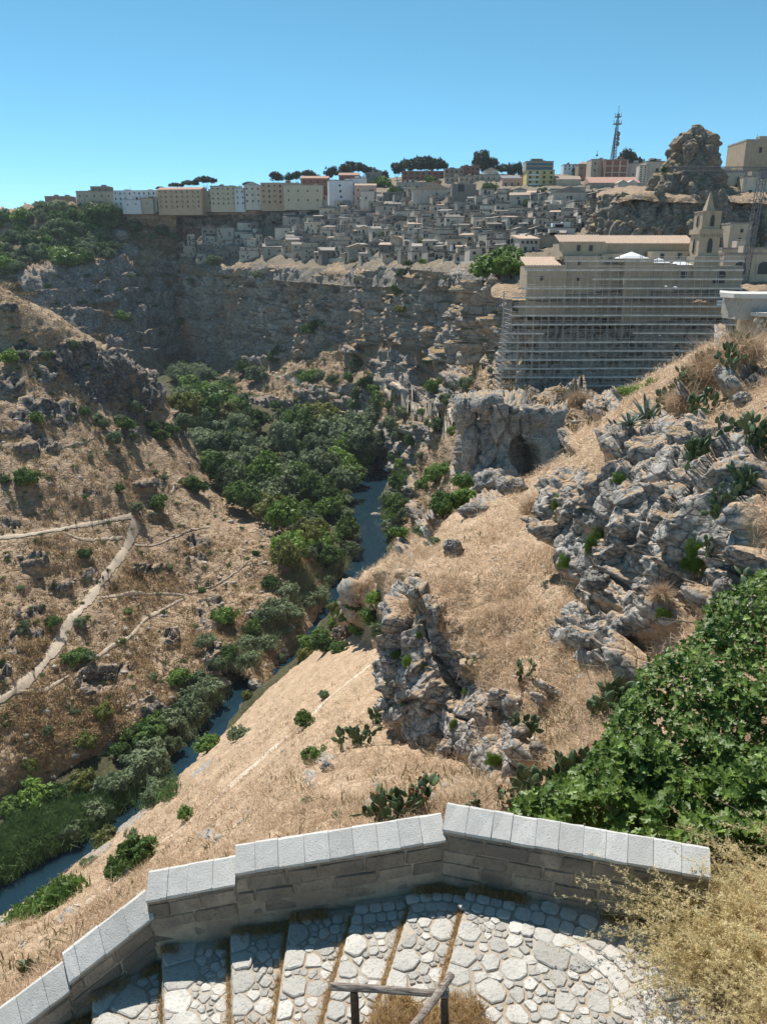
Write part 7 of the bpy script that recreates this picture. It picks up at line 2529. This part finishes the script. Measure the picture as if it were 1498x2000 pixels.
for y, r_ in ((262, 1.7), (271.5, 1.3), (281, 1.6)):
    bm = bmesh.new()
    bmesh.ops.create_cone(bm, cap_ends=True, segments=14, radius1=r_, radius2=r_ * 0.75, depth=0.9, matrix=Matrix.Translation((2.3, -0.3, mz(y))) @ Matrix.Rotation(R(50), 4, 'Z') @ Matrix.Rotation(R(90), 4, 'X'))
    me = bpy.data.meshes.new('dish')
    bm.to_mesh(me)
    bm.free()
    link('dish', me, M['metal'], rm_t)
    link('bracket', box_mesh(0.4, 2.2, -0.12, 0.12, mz(y) - 0.12, mz(y) + 0.12), M['metal'], rm_t)
m2 = P(1164, 320, 560)
r2 = thing('aerial_mast', 'thin aerial with a small ball left of the radio mast', 'mast', tuple(m2))
link('pole', box_mesh(-0.1, 0.1, -0.1, 0.1, -3, P(1164, 294, 560)[2] - m2[2]), M['metal'], r2)
bm = bmesh.new()
bmesh.ops.create_icosphere(bm, subdivisions=2, radius=0.75)
me = bpy.data.meshes.new('ball')
bm.to_mesh(me)
bm.free()
link('ball', me, M['metal'], r2, (0, 0, P(1164, 303, 560)[2] - m2[2]))

# ---- white capped terrace wall at the edge of the picture
wb_ = P(1470, 665, 36.5)
tw = thing('terrace_wall', 'white capped stone terrace wall at the picture edge above the cactus hedge', 'wall', tuple(wb_))
tw['kind'] = 'thing'
def arcwall(x0, x1, yt, yb, D, thick, name, mat, out=0.0, round_=0.5):
    a, b = P(x0, yb, D), P(x1, yb, D)
    zt = P(x0, yt, D)[2]
    pts_ = [(a[0] + 0.35 - 0.45 - out, a[1] + 1.6), (a[0] - 0.02 - out, a[1] + 0.8), (a[0] - 0.0 - out, a[1] + 0.35 - out * 0.5), (a[0] + 0.14, a[1] + 0.06 - out), (a[0] + 0.4, a[1] - out), (b[0], b[1] - 0.3 - out)]
    V, F = [], []
    for (x, y) in pts_:
        V += [(x, y, a[2]), (x, y, zt)]
    n = len(pts_)
    for (x, y) in reversed(pts_):
        V += [(x + 1.2, y + 3.0, a[2]), (x + 1.2, y + 3.0, zt)]
    for k_ in range(2 * n - 1):
        F.append((2 * k_, 2 * k_ + 2, 2 * k_ + 3, 2 * k_ + 1))
    F.append(tuple(2 * k_ + 1 for k_ in range(2 * n)))
    me = bpy.data.meshes.new(name)
    me.from_pydata([tuple(np.array(v) - wb_) for v in V], [], F)
    me.update()
    return link(name, me, mat, tw)
M['rubblewall'] = speckle_mat('grey plaster wall', (0.42, 0.40, 0.36), (0.2, 0.18, 0.16), 6, 0.6, 0.03, 0.0)
arcwall(1441, 1640, 583, 625, 36.5, 1, 'wall', M['rubblewall'])
arcwall(1440, 1640, 574, 583, 36.5, 1, 'coping', M['coping'], 0.05)
arcwall(1484, 1640, 611, 619, 35.6, 1, 'ledge', M['coping'], 0.03)
arcwall(1470, 1640, 619, 690, 36.0, 1, 'base', M['mortar'])
for r_ in range(5):
    for c_ in range(5):
        x, y = 1476 + c_ * 11 + rng.uniform(-2, 2) + (r_ % 2) * 5, 626 + r_ * 9 + rng.uniform(-1, 1)
        q = P(x, y, 35.75) - wb_
        link('stone', rubble[rng.randrange(12)], None, tw, tuple(q), (R(90), rng.uniform(0, 6), 0), (0.24, 0.19, 0.2))

# ---- boulders and the cave outcrop
def boulder(name, px, py, wpx, hpx, seed, label, sharp=1.0, mat='crag', only=None, sub=4, depthf=0.8, lift=0.25, D=None):
    if D is None:
        h = hit(px, py, only)
        if h is None:
            return
        loc = np.array(h[0])
    else:
        loc = P(px, py, D)
    k_ = np.linalg.norm(loc) / FPX
    bm = bmesh.new()
    bmesh.ops.create_icosphere(bm, subdivisions=sub, radius=1.0)
    V = np.array([v.co[:] for v in bm.verts])
    F = np.array([[v.index for v in f.verts] for f in bm.faces])
    bm.free()
    V2 = V + seed * 3.7
    fa, ca_ = facets(V2, 0.95, seed)
    fb_, cb2 = facets(V2, 0.4, seed + 2)
    d = 0.95 + 0.32 * fa + 0.12 * fb_ - 0.12 * (1 - smooth(0, 0.1, ca_)) + 0.06 * fbm(V2, 0.3, 3, seed, ridged=True)
    V = V * d[:, None] * np.array((wpx * k_ / 2, wpx * k_ / 2 * depthf, hpx * k_ / 2))
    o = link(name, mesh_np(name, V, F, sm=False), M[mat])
    o.location = tuple(loc + np.array((0, wpx * k_ * 0.12, hpx * k_ * lift)))
    o.rotation_euler = (0, 0, rng.uniform(-.4, .4))
    return tag(o, label, 'rock', 'loose limestone boulders')
for i, a in enumerate(((500, 1345, 34, 24, 'pale boulder standing in the river below the straw bank'), (735, 1012, 26, 14, 'flat pale boulder at the river rapids'), (742, 1000, 22, 10, 'thin pale boulder above the river rapids'), (728, 1040, 16, 9, 'small boulder at the foot of the rapids'), (620, 1160, 22, 10, 'boulder on the left bank at the river bend'),
                       (425, 1340, 40, 16, 'long dark boulder under the left bank'), (565, 1225, 24, 10, 'boulder between the river bushes'), (690, 1170, 26, 42, 'steep pale boulder left of the crag beside the bushes'), (140, 1690, 16, 8, 'pale boulder at the pool in the corner'), (215, 1640, 14, 8, 'small pale boulder by the lower pool'),
                       (90, 1712, 14, 8, 'small boulder at the reeds of the lower pool'), (1062, 905, 46, 66, 'upright boulder right of the cave'), (960, 955, 70, 50, 'big boulder below the cave outcrop'), (1000, 965, 60, 44, 'boulder between the cave and the dry tuft'), (925, 1010, 60, 36, 'boulder left of the small cactus'),
                       (885, 1085, 40, 46, 'upright boulder on the edge of the shoulder'), (815, 1170, 34, 34, 'boulder on top of the crag face'), (1090, 1355, 22, 10, 'flat stone on the straw below the lone cactus'), (870, 1470, 30, 26, 'boulder at the foot of the crag face'), (835, 1395, 34, 30, 'pale boulder left of the crag foot'),
                       (1015, 1440, 36, 30, 'boulder at the lower end of the crag'), (1050, 1470, 36, 26, 'pale boulder beside the cactus thicket'), (640, 1505, 26, 20, 'boulder among the straw of the bank'), (1420, 640, 26, 50, 'pale boulder left of the ivy on the terrace wall'), (1145, 1255, 60, 30, 'long low boulder on the ledge below the crag'),
                       (1225, 1240, 60, 40, 'boulder above the large prickly pear'), (1265, 1320, 26, 30, 'small boulder at the rim of the fig tree'), (1440, 1120, 44, 60, 'tall pale boulder right of the long ivy'), (1410, 1165, 40, 44, 'boulder under the long ivy curtain'), (1450, 790, 34, 26, 'boulder in the straw below the terrace wall'),
                       (1180, 800, 40, 16, 'low pale rock on the crest near the agaves'), (1165, 1150, 50, 40, 'brown boulder under the overhang'))):
    boulder('boulder', a[0], a[1], a[2], a[3], 300 + i, a[4])
# cave outcrop
_cl = []
def outcrop():
    top = [(893, 800, 142), (903, 786, 132), (930, 776, 127), (965, 782, 125), (1005, 786, 125), (1040, 798, 126), (1075, 806, 132), (1092, 812, 142)]
    bot = [(897, 925, 142), (912, 938, 131), (935, 958, 126), (965, 968, 124), (1005, 970, 124), (1040, 968, 125), (1070, 950, 131), (1085, 940, 142)]
    T, B_ = np.array(row(top)), np.array(row(bot))
    C = [T * (1 - f) + B_ * f for f in (0, 0.33, 0.66, 1)]
    C = [row([(x, y - 8, d + 26) for x, y, d in top]), row([(x, y - 7, d + 7) for x, y, d in top])] + C
    G, tv, tu = loft(C, 1.5, wv=[14, 10, 60, 60, 60])
    N = grid_normals(G).reshape(-1, 3)
    if N[:, 1].mean() > 0:
        N = -N
    V = G.reshape(-1, 3)
    u, v = pix(V)
    fa, ca_ = facets(V, 3.6, 71, (1, 1, 1.9))
    fb_, cb2 = facets(V, 1.5, 72, (1, 1, 1.5))
    cave = smooth(1.0, 0.6, np.sqrt(((u - 1028) / 32) ** 2 + ((v - 915) / 72) ** 2)) * smooth(842, 858, v + 0.35 * (u - 1028))
    d = (fa * 1.5 + fb_ * 0.6 - 0.5 * (1 - smooth(0, 0.1, ca_)) + fbm(V, 11, 3, 73, stretch=(1, 1, 2.0)) * 5.0) * (1 - 0.7 * cave)
    V2 = V + N * d[:, None] + np.array((0, 1, 0)) * (9 * cave)[:, None]
    o = link('cave_outcrop', mesh_np('cave_outcrop', V2, grid_faces(G.shape[0], G.shape[1]), sm=False), M['crag'])
    tag(o, kind='structure')
outcrop()
for i, (x, y, w_, h_, D_, lab) in enumerate(((912, 812, 46, 70, 130, 'upright rock at the left corner of the cave outcrop'), (922, 880, 40, 90, 129, 'tall rock rib at the left foot of the cave outcrop'), (955, 790, 60, 44, 128, 'rock on top of the cave outcrop'),
                                             (1048, 812, 60, 44, 128, 'rock above the cave mouth'), (985, 930, 50, 60, 124, 'rock pier left of the cave mouth'), (945, 940, 50, 50, 125, 'rock at the foot of the cave outcrop'))):
    boulder('boulder', x, y, w_, h_, 400 + i, lab, D=D_, lift=0.0)

# ---- foot paths on the hillsides
def footpath(pts_, wid, on, label=None):
    t_ = np.linspace(0, len(pts_) - 1, len(pts_) * 26)
    c = _cr(np.array(pts_, float), t_)
    W3 = []
    for x, y in c:
        h = hit(x, y, on)
        if h is not None:
            W3.append(np.array(h[0]))
    W3 = np.array(W3)
    if len(W3) < 4:
        return
    # smooth
    for _ in range(40):
        W3[1:-1] = (W3[:-2] + 2 * W3[1:-1] + W3[2:]) / 4
    V = []
    n = len(W3)
    for i in range(n):
        a = W3[min(i + 1, n - 1)] - W3[max(i - 1, 0)]
        nn = np.array((-a[1], a[0]))
        nn /= np.linalg.norm(nn) + 1e-9
        ww = wid * (0.85 + 0.5 * float(perlin(np.array([(W3[i][0] * 0.23, W3[i][1] * 0.23, 0.4)]))[0]) + 0.35 * float(perlin(np.array([(W3[i][0] * 0.9, W3[i][1] * 0.9, 0.1)]))[0]))
        for s_ in (-1, -0.33, 0.33, 1):
            xx, yy_ = W3[i][0] + nn[0] * s_ * ww / 2, W3[i][1] + nn[1] * s_ * ww / 2
            best = None
            for k_ in on:
                l_, n_, ix, ds_ = TREES[k_].ray_cast(Vector((xx, yy_, W3[i][2] + 8)), Vector((0, 0, -1)), 30)
                if l_ is not None and (best is None or l_.z > best):
                    best = l_.z
            V.append((xx, yy_, (best if best is not None else W3[i][2]) + (0.22 * (1 if abs(s_) < 1 else 0.3) + 0.10 if on[0] != 'bank' else (0.06 if abs(s_) < 1 else -0.06))))
    o = link('footpath', mesh_np('footpath', np.array(V), grid_faces(n, 4)), M['trail'])
    tag(o, kind='structure')
M['trail'] = speckle_mat('trodden limestone path', (0.58, 0.48, 0.375), (0.36, 0.28, 0.21), 1.1, 0.8, 0.08, 0.0)
H_ = ('hillside',)
footpath(TRACK, 1.7, H_)
footpath([(-10, 1052), (50, 1046), (110, 1036), (170, 1025), (225, 1015), (262, 1008)], 1.2, H_)
footpath([(130, 1042), (160, 1054), (200, 1054), (240, 1050)], 0.7, H_)
footpath([(270, 1010), (284, 990), (292, 975)], 1.0, H_)
footpath([(335, 965), (345, 945), (352, 935)], 0.5, H_)
footpath([(265, 1066), (300, 1066), (330, 1055), (370, 1037), (410, 1030)], 0.45, H_)
footpath([(200, 1168), (260, 1160), (320, 1160), (365, 1165), (330, 1185), (285, 1210), (255, 1245), (215, 1265), (170, 1300), (120, 1330), (85, 1350), (40, 1352)], 0.6, H_)
footpath([(70, 876), (120, 872), (160, 866), (185, 855)], 0.5, H_)
footpath([(370, 1160), (430, 1140), (490, 1095), (510, 1075)], 0.45, H_)
footpath([(300, 1655), (345, 1625), (400, 1580), (450, 1535), (500, 1492), (545, 1452), (580, 1425)], 1.1, ('bank',))
footpath([(590, 1415), (640, 1365), (690, 1325), (720, 1300)], 1.1, ('bank',))
footpath([(150, 1770), (200, 1745), (240, 1715), (300, 1655)], 0.5, ('bank',))
footpath([(390, 722), (440, 725), (500, 727), (560, 738), (600, 752)], 1.6, ('talus',))
footpath([(750, 770), (800, 795), (840, 815), (880, 845)], 1.6, ('talus',))
footpath([(905, 890), (893, 905), (890, 920), (895, 935)], 3.0, ('talus',))

# ---- people
def person_mesh(seed, walk):
    me = bpy.data.meshes.new('body')
    s = walk
    V = [(0, 0, 0.95), (0, 0, 1.2), (0, 0.01, 1.42), (0, 0, 1.52), (0, -0.01, 1.64), (0, 0, 1.74),
         (0.17, 0, 1.40), (0.23, 0.05 * s, 1.14), (0.22, -0.12 * s, 0.92), (0.21, -0.18 * s, 0.84), (-0.17, 0, 1.40), (-0.23, -0.05 * s, 1.14), (-0.22, 0.12 * s, 0.92), (-0.21, 0.16 * s, 0.84),
         (0.10, 0, 0.88), (0.10, -0.16 * s, 0.48), (0.10, -0.10 * s, 0.08), (0.10, -0.24 * s - 0.08, 0.04), (-0.10, 0, 0.88), (-0.10, 0.12 * s, 0.48), (-0.10, 0.30 * s, 0.10), (-0.10, 0.24 * s - 0.1, 0.05)]
    E = [(0, 1), (1, 2), (2, 3), (3, 4), (4, 5), (2, 6), (6, 7), (7, 8), (8, 9), (2, 10), (10, 11), (11, 12), (12, 13), (0, 14), (14, 15), (15, 16), (16, 17), (0, 18), (18, 19), (19, 20), (20, 21)]
    rad = [0.15, 0.15, 0.14, 0.06, 0.10, 0.08, 0.065, 0.05, 0.04, 0.04, 0.065, 0.05, 0.04, 0.04, 0.09, 0.065, 0.045, 0.04, 0.09, 0.065, 0.045, 0.04]
    me.from_pydata(V, E, [])
    me.update()
    o = bpy.data.objects.new('tmp', me)
    COL.objects.link(o)
    sk = o.modifiers.new('skin', 'SKIN')
    for i, r_ in enumerate(rad):
        me.skin_vertices[0].data[i].radius = (r_, r_ * (0.72 if i in (0, 1, 2) else 1.0))
    me.skin_vertices[0].data[0].use_root = True
    o.modifiers.new('sub', 'SUBSURF').levels = 1
    dg = bpy.context.evaluated_depsgraph_get()
    out_ = bpy.data.meshes.new_from_object(o.evaluated_get(dg))
    bpy.data.objects.remove(o)
    return out_
PM = {}
for nm, c in (('skin', (0.45, 0.27, 0.19)), ('navy', (0.03, 0.035, 0.06)), ('red', (0.45, 0.03, 0.05)), ('black', (0.02, 0.02, 0.022)), ('white', (0.65, 0.64, 0.62)), ('lilac', (0.30, 0.26, 0.36)), ('hair', (0.03, 0.02, 0.015)), ('denim', (0.06, 0.09, 0.16)), ('pink', (0.55, 0.33, 0.33))):
    PM[nm] = flat_mat('cloth ' + nm, c, 0.15, 6, 0.9)
PB = {}
def person2(px, py, top_, leg, walk, label, D=None, on=('hillside',), rz=0.0, grp='walkers on the hillside paths'):
    key = (top_, leg, walk)
    if key not in PB:
        me = person_mesh(0, walk)
        me.materials.clear()
        for k_ in ('skin', top_, leg, 'hair'):
            me.materials.append(PM[k_])
        for p in me.polygons:
            z, x = p.center.z, abs(p.center.x)
            p.material_index = 0 if z > 1.5 and p.center.y < 0.06 and z < 1.70 else 3 if z > 1.5 else (0 if x > 0.17 and z < 1.15 else (1 if z > 0.93 else 2))
            p.use_smooth = True
        PB[key] = me
    if D is None:
        h = hit(px, py, on)
        if h is None:
            return
        loc = h[0] + Vector((0, 0, 0.12))
    else:
        loc = Vector(P(px, py, D))
    o = link('person', PB[key], None, None, tuple(loc), (0, 0, rz))
    tag(o, label, 'person', grp)
HG = 'walkers on the hillside paths'
for a in ((212, 1124, 'black', 'navy', 1.0, 'walker in black, upper of two on the steep stony track', 0.6), (203, 1138, 'navy', 'black', 0.8, 'walker in navy, lower of two on the steep stony track', 0.6), (68, 1318, 'navy', 'denim', 1.0, 'walker in navy and denim low on the stony track', 0.5), (32, 1348, 'lilac', 'denim', 0.9, 'walker in lilac, lowest on the stony track', 0.5),
          (150, 1028, 'black', 'navy', 0.7, 'walker in black, leftmost on the level path', 1.4), (180, 1023, 'navy', 'black', 0.9, 'walker in navy, second from the left on the level path', 1.4), (201, 1018, 'black', 'black', 0.6, 'walker all in black, third from the left on the level path', 1.4), (213, 1016, 'red', 'black', 0.8, 'walker in dark red, last on the level path', 1.4),
          (267, 1018, 'red', 'denim', 0.3, 'person in a red top at the top of the stony track', 0.4), (275, 1012, 'navy', 'black', 0.3, 'person in navy beside the one in red', 3.0), (280, 1008, 'black', 'denim', 0.5, 'person in black and denim under the bushes by the track', 2.0), (271, 1007, 'lilac', 'navy', 0.4, 'person in lilac behind the one in red', 1.0)):
    person2(a[0], a[1], a[2], a[3], a[4], a[5], rz=a[6])
for a in ((1410, 384.5, 'white', 'black', 0.4, 'person in white at the cave church doorway', 252), (1424, 384, 'navy', 'black', 0.5, 'person in navy right of the cave church doorway', 250), (1442, 385, 'white', 'denim', 0.6, 'person in white and denim left of the crane mast', 250), (1454, 385, 'pink', 'black', 0.4, 'person in pink behind the crane mast', 249), (1473, 384, 'navy', 'navy', 0.3, 'person all in navy right of the crane mast', 249), (1489, 384, 'pink', 'white', 0.5, 'person in pink and white at the picture edge terrace', 248), (1495, 386, 'black', 'denim', 0.4, 'person in black at the picture edge terrace', 247)):
    person2(a[0], a[1], a[2], a[3], a[4], a[5], D=a[6], rz=rng.uniform(0, 6), grp='visitors on the cave church terrace')
# ------------------------------------------------------------------ scattered stones, tussocks, reeds
def scatter_pts(Vg_, rm, n, seed, lim=1.1, minz=0.2, mind=0.0, wpow=0.0):
    rs = np.random.RandomState(seed)
    V = Vg_.reshape(-1, 3)
    N_ = grid_normals(Vg_)
    N_ = np.where(N_[..., 2:3] < 0, -N_, N_).reshape(-1, 3)
    u, v = pix(V)
    ok = np.where((u > -30) & (u < 1530) & (v < 2020) & (rm < lim) & (N_[:, 2] > minz) & (V[:, 1] > mind))[0]
    near = np.zeros(len(ok), bool)
    for line, wpx in ((TRACK, 13), (LEVEL, 8), ([(265, 1066), (330, 1055), (410, 1030)], 4), ([(200, 1168), (260, 1160), (320, 1160), (365, 1165), (330, 1185), (285, 1210), (255, 1245), (215, 1265), (170, 1300), (120, 1330), (85, 1350)], 4), ([(300, 1655), (400, 1580), (500, 1492), (580, 1425), (640, 1365), (720, 1300)], 7)):
        for a_, b_ in _cr(np.array(line, float), np.linspace(0, len(line) - 1, len(line) * 7)):
            near |= (u[ok] - a_) ** 2 + (v[ok] - b_) ** 2 < wpx * wpx
    ok = ok[~near]
    pt = fbm(V[ok], np.linalg.norm(V[ok], axis=1).mean() * 0.08, 3, seed + 3)
    w_ = np.clip(0.1 + smooth(-0.2, 0.45, pt) + 0.8 * (rm[ok] > 0.02), 0, 2)
    idx = rs.choice(ok, n, p=w_ / w_.sum())
    return V[idx], N_[idx], rs
_rv = [np.array([v.co[:] for v in me.vertices]) for me in rubble[:4]]
bm = bmesh.new()
bmesh.ops.create_icosphere(bm, subdivisions=1, radius=1.0)
_sv = np.array([v.co[:] for v in bm.verts])
_sf = np.array([[v.index for v in f.verts] for f in bm.faces])
bm.free()
M['pebble'] = flat_mat('loose limestone', (0.36, 0.335, 0.30), 0.4, 1.5, 0.95, 0.0, kind='Generated')
def stones(Vg_, rm, n, seed, smin, smax, label):
    p, nn, rs = scatter_pts(Vg_, rm, n, seed)
    D = np.linalg.norm(p, axis=1)
    s = (smin + (smax - smin) * rs.rand(n) ** 3)
    jit = 1 + rs.normal(size=(n, len(_sv), 1)) * 0.26
    V = _sv[None] * jit * (s[:, None, None] * np.stack((rs.uniform(0.8, 1.5, n), rs.uniform(0.8, 1.3, n), rs.uniform(0.5, 0.9, n)), 1)[:, None, :]) + p[:, None, :]
    F = (_sf[None] + (np.arange(n) * len(_sv))[:, None, None]).reshape(-1, 3)
    o = link('loose_stones', mesh_np('loose_stones', V.reshape(-1, 3), F, sm=False), M['pebble'])
    tag(o, label, 'stones', kind='stuff')
stones(hill_V, hill_rm, 900, 1, 0.12, 0.75, 'loose grey stones strewn over the dry hillside')
stones(bank_V, bank_rm, 700, 2, 0.02, 0.16, 'loose stones strewn over the bank below the parapet')
stones(sh_V, sh_rm, 700, 3, 0.02, 0.12, 'loose stones strewn over the straw shoulder')
stones(rt_V, rt_rm, 800, 4, 0.02, 0.10, 'loose stones strewn over the rocky slope')
stones(tal_V, tal_rm, 900, 5, 0.2, 1.2, 'loose stones strewn over the talus below the cliffs')
M['tussock'] = leaf_mat('dry tussock', (0.32, 0.225, 0.12), (0.56, 0.42, 0.26), 0.9, 0.2, 0.3, 0.1)
M['tussock_dark'] = leaf_mat('dark tussock', (0.13, 0.10, 0.05), (0.26, 0.21, 0.11), 0.9, 0.2, 0.3, 0.1)
def tussocks(Vg_, rm, n, seed, h, wid, mat, label, per=9):
    p, nn, rs = scatter_pts(Vg_, rm, n, seed, 0.6)
    Vb, Fb = blades(p - np.array((0, 0, 0.05)), nn, np.full(n, h) * rs.uniform(0.5, 1.4, n), np.full(n, wid), per, np.full(n, h * 0.45), 0.45, seed, 0.3)
    tag(link('tussocks', mesh_np('tussocks', Vb, Fb, sm=False), M[mat]), label, 'grass', kind='stuff')
tussocks(hill_V, hill_rm, 12000, 21, 0.75, 0.16, 'tussock', 'brown tussock grass over the dry hillside')
tussocks(hill_V, hill_rm, 1300, 22, 0.9, 0.2, 'tussock_dark', 'dark tussock grass over the dry hillside')
tussocks(tal_V, tal_rm, 5000, 23, 1.1, 0.3, 'tussock', 'brown tussock grass over the talus below the cliffs')
tussocks(tal_V, tal_rm, 3500, 24, 1.3, 0.35, 'tussock_dark', 'dark tussock grass over the talus below the cliffs')
tussocks(bank_V, bank_rm, 900, 25, 0.35, 0.04, 'tussock_dark', 'dark weeds among the straw of the bank', 8)
tussocks(sh_V, sh_rm, 700, 26, 0.3, 0.03, 'tussock_dark', 'dark weeds among the straw of the shoulder', 8)
tussocks(fls_V, fls_rm, 4000, 27, 1.6, 0.5, 'tussock_dark', 'dark scrub grass over the far slope')
# reeds on the river banks
def reeds(polys, n, h, wid, mat, label, name='reeds', lean=0.22, seed=31, per=6):
    rs = np.random.RandomState(seed)
    pts_ = []
    k = 0
    while len(pts_) < n and k < n * 8:
        k += 1
        poly = polys[rs.randint(len(polys))]
        x = rs.uniform(min(q[0] for q in poly), max(q[0] for q in poly))
        y = rs.uniform(min(q[1] for q in poly), max(q[1] for q in poly))
        if not inside(poly, x, y):
            continue
        hh = hit(x, y, ('valley_floor', 'hillside', 'bank', 'talus'))
        if hh is not None:
            pts_.append(tuple(hh[0]))
    pts_ = np.array(pts_)
    Vb, Fb = blades(pts_, np.tile((0, 0, 1.0), (len(pts_), 1)), np.full(len(pts_), h), np.full(len(pts_), wid), per, np.full(len(pts_), 0.5), lean, seed, 0.25)
    tag(link(name, mesh_np(name, Vb, Fb, sm=False), M[mat]), label, 'reeds', kind='stuff')
reeds([[(-20, 1640), (70, 1590), (150, 1570), (250, 1530), (330, 1500), (340, 1560), (240, 1600), (150, 1650), (80, 1680), (-20, 1750)]], 3000, 2.6, 0.16, 'leaf_reed', 'tall green reeds along the lower river')
reeds([[(560, 1120), (680, 1080), (690, 1130), (640, 1180), (560, 1200)], [(420, 1290), (560, 1170), (590, 1220), (470, 1320)], [(330, 1400), (440, 1330), (450, 1370), (370, 1450)]], 2200, 1.7, 0.16, 'leaf_olive', 'grey green reeds along the middle river', seed=33)
reeds([[(660, 940), (715, 925), (705, 985), (690, 1050), (655, 1060)], [(735, 985), (790, 985), (780, 1050), (745, 1050)], [(150, 1740), (110, 1775), (20, 1800), (60, 1765), (130, 1720)]], 2600, 0.7, 0.25, 'leaf_pond', 'light green water plants at the pools', 'water_plants', 0.6, 35)
# labels for the plants, by colour, zone and place in the row
ZW = {'trees of the wood on the valley floor': ('tree', 'in the wood on the valley floor'), 'bushes on the dry hillside': ('bush', 'on the dry brown hillside'),
      'low scrub dotted over the dry hillside': ('scrub bush', 'on the dry brown hillside'), RIVB: ('bush', 'beside the river'), TB: ('bush', 'on the gorge side below the cliffs'),
      'bright green trees on the cliff edge below the church': ('tree', 'on the cliff edge left of the scaffolding'), 'bushes clinging to the far cliff': ('bush', 'clinging to the far cliff'),
      'bushes on the far slope beyond the gorge': ('bush', 'on the far slope below the skyline'), 'bushes on the golden bank below the wall': ('bush', 'on the golden bank below the parapet')}
ZW.update(ZWX)
def label_plants():
    by = {}
    for q in PL:
        by.setdefault((q[4], q[3]), []).append(q)
    for (zone, kind), L in by.items():
        L.sort(key=lambda q: q[1])
        noun, where = ZW.get(zone, ('bush', 'on the slope'))
        for i, q in enumerate(L):
            w_ = WORDS[kind]
            nn = noun if not kind.startswith('pine') and kind != 'cypress' else ''
            b = ('%s %s' % (w_, nn)).strip()
            if len(L) == 1:
                q[0]['label'] = '%s %s, the only such one' % (b, where)
            else:
                q[0]['label'] = '%s %s, %s such from the left' % (b, where, ordn(i + 1))
label_plants()
# ------------------------------------------------------------------ air
t = bpy.data.materials.new('haze')
t.use_nodes = True
nt_ = t.node_tree
nt_.nodes.clear()
out_ = nt_.nodes.new('ShaderNodeOutputMaterial')
pv_ = nt_.nodes.new('ShaderNodeVolumePrincipled')
pv_.inputs['Color'].default_value = (0.82, 0.90, 1.0, 1)
pv_.inputs['Density'].default_value = 0.00008
nt_.links.new(pv_.outputs[0], out_.inputs['Volume'])
hz = link('haze', box_mesh(-9100, 9100, -420, 9100, -99.5, 130.0), t)
tag(hz, kind='stuff')
SC.cycles.volume_bounces = 0
SC.cycles.volume_step_rate = 4.0
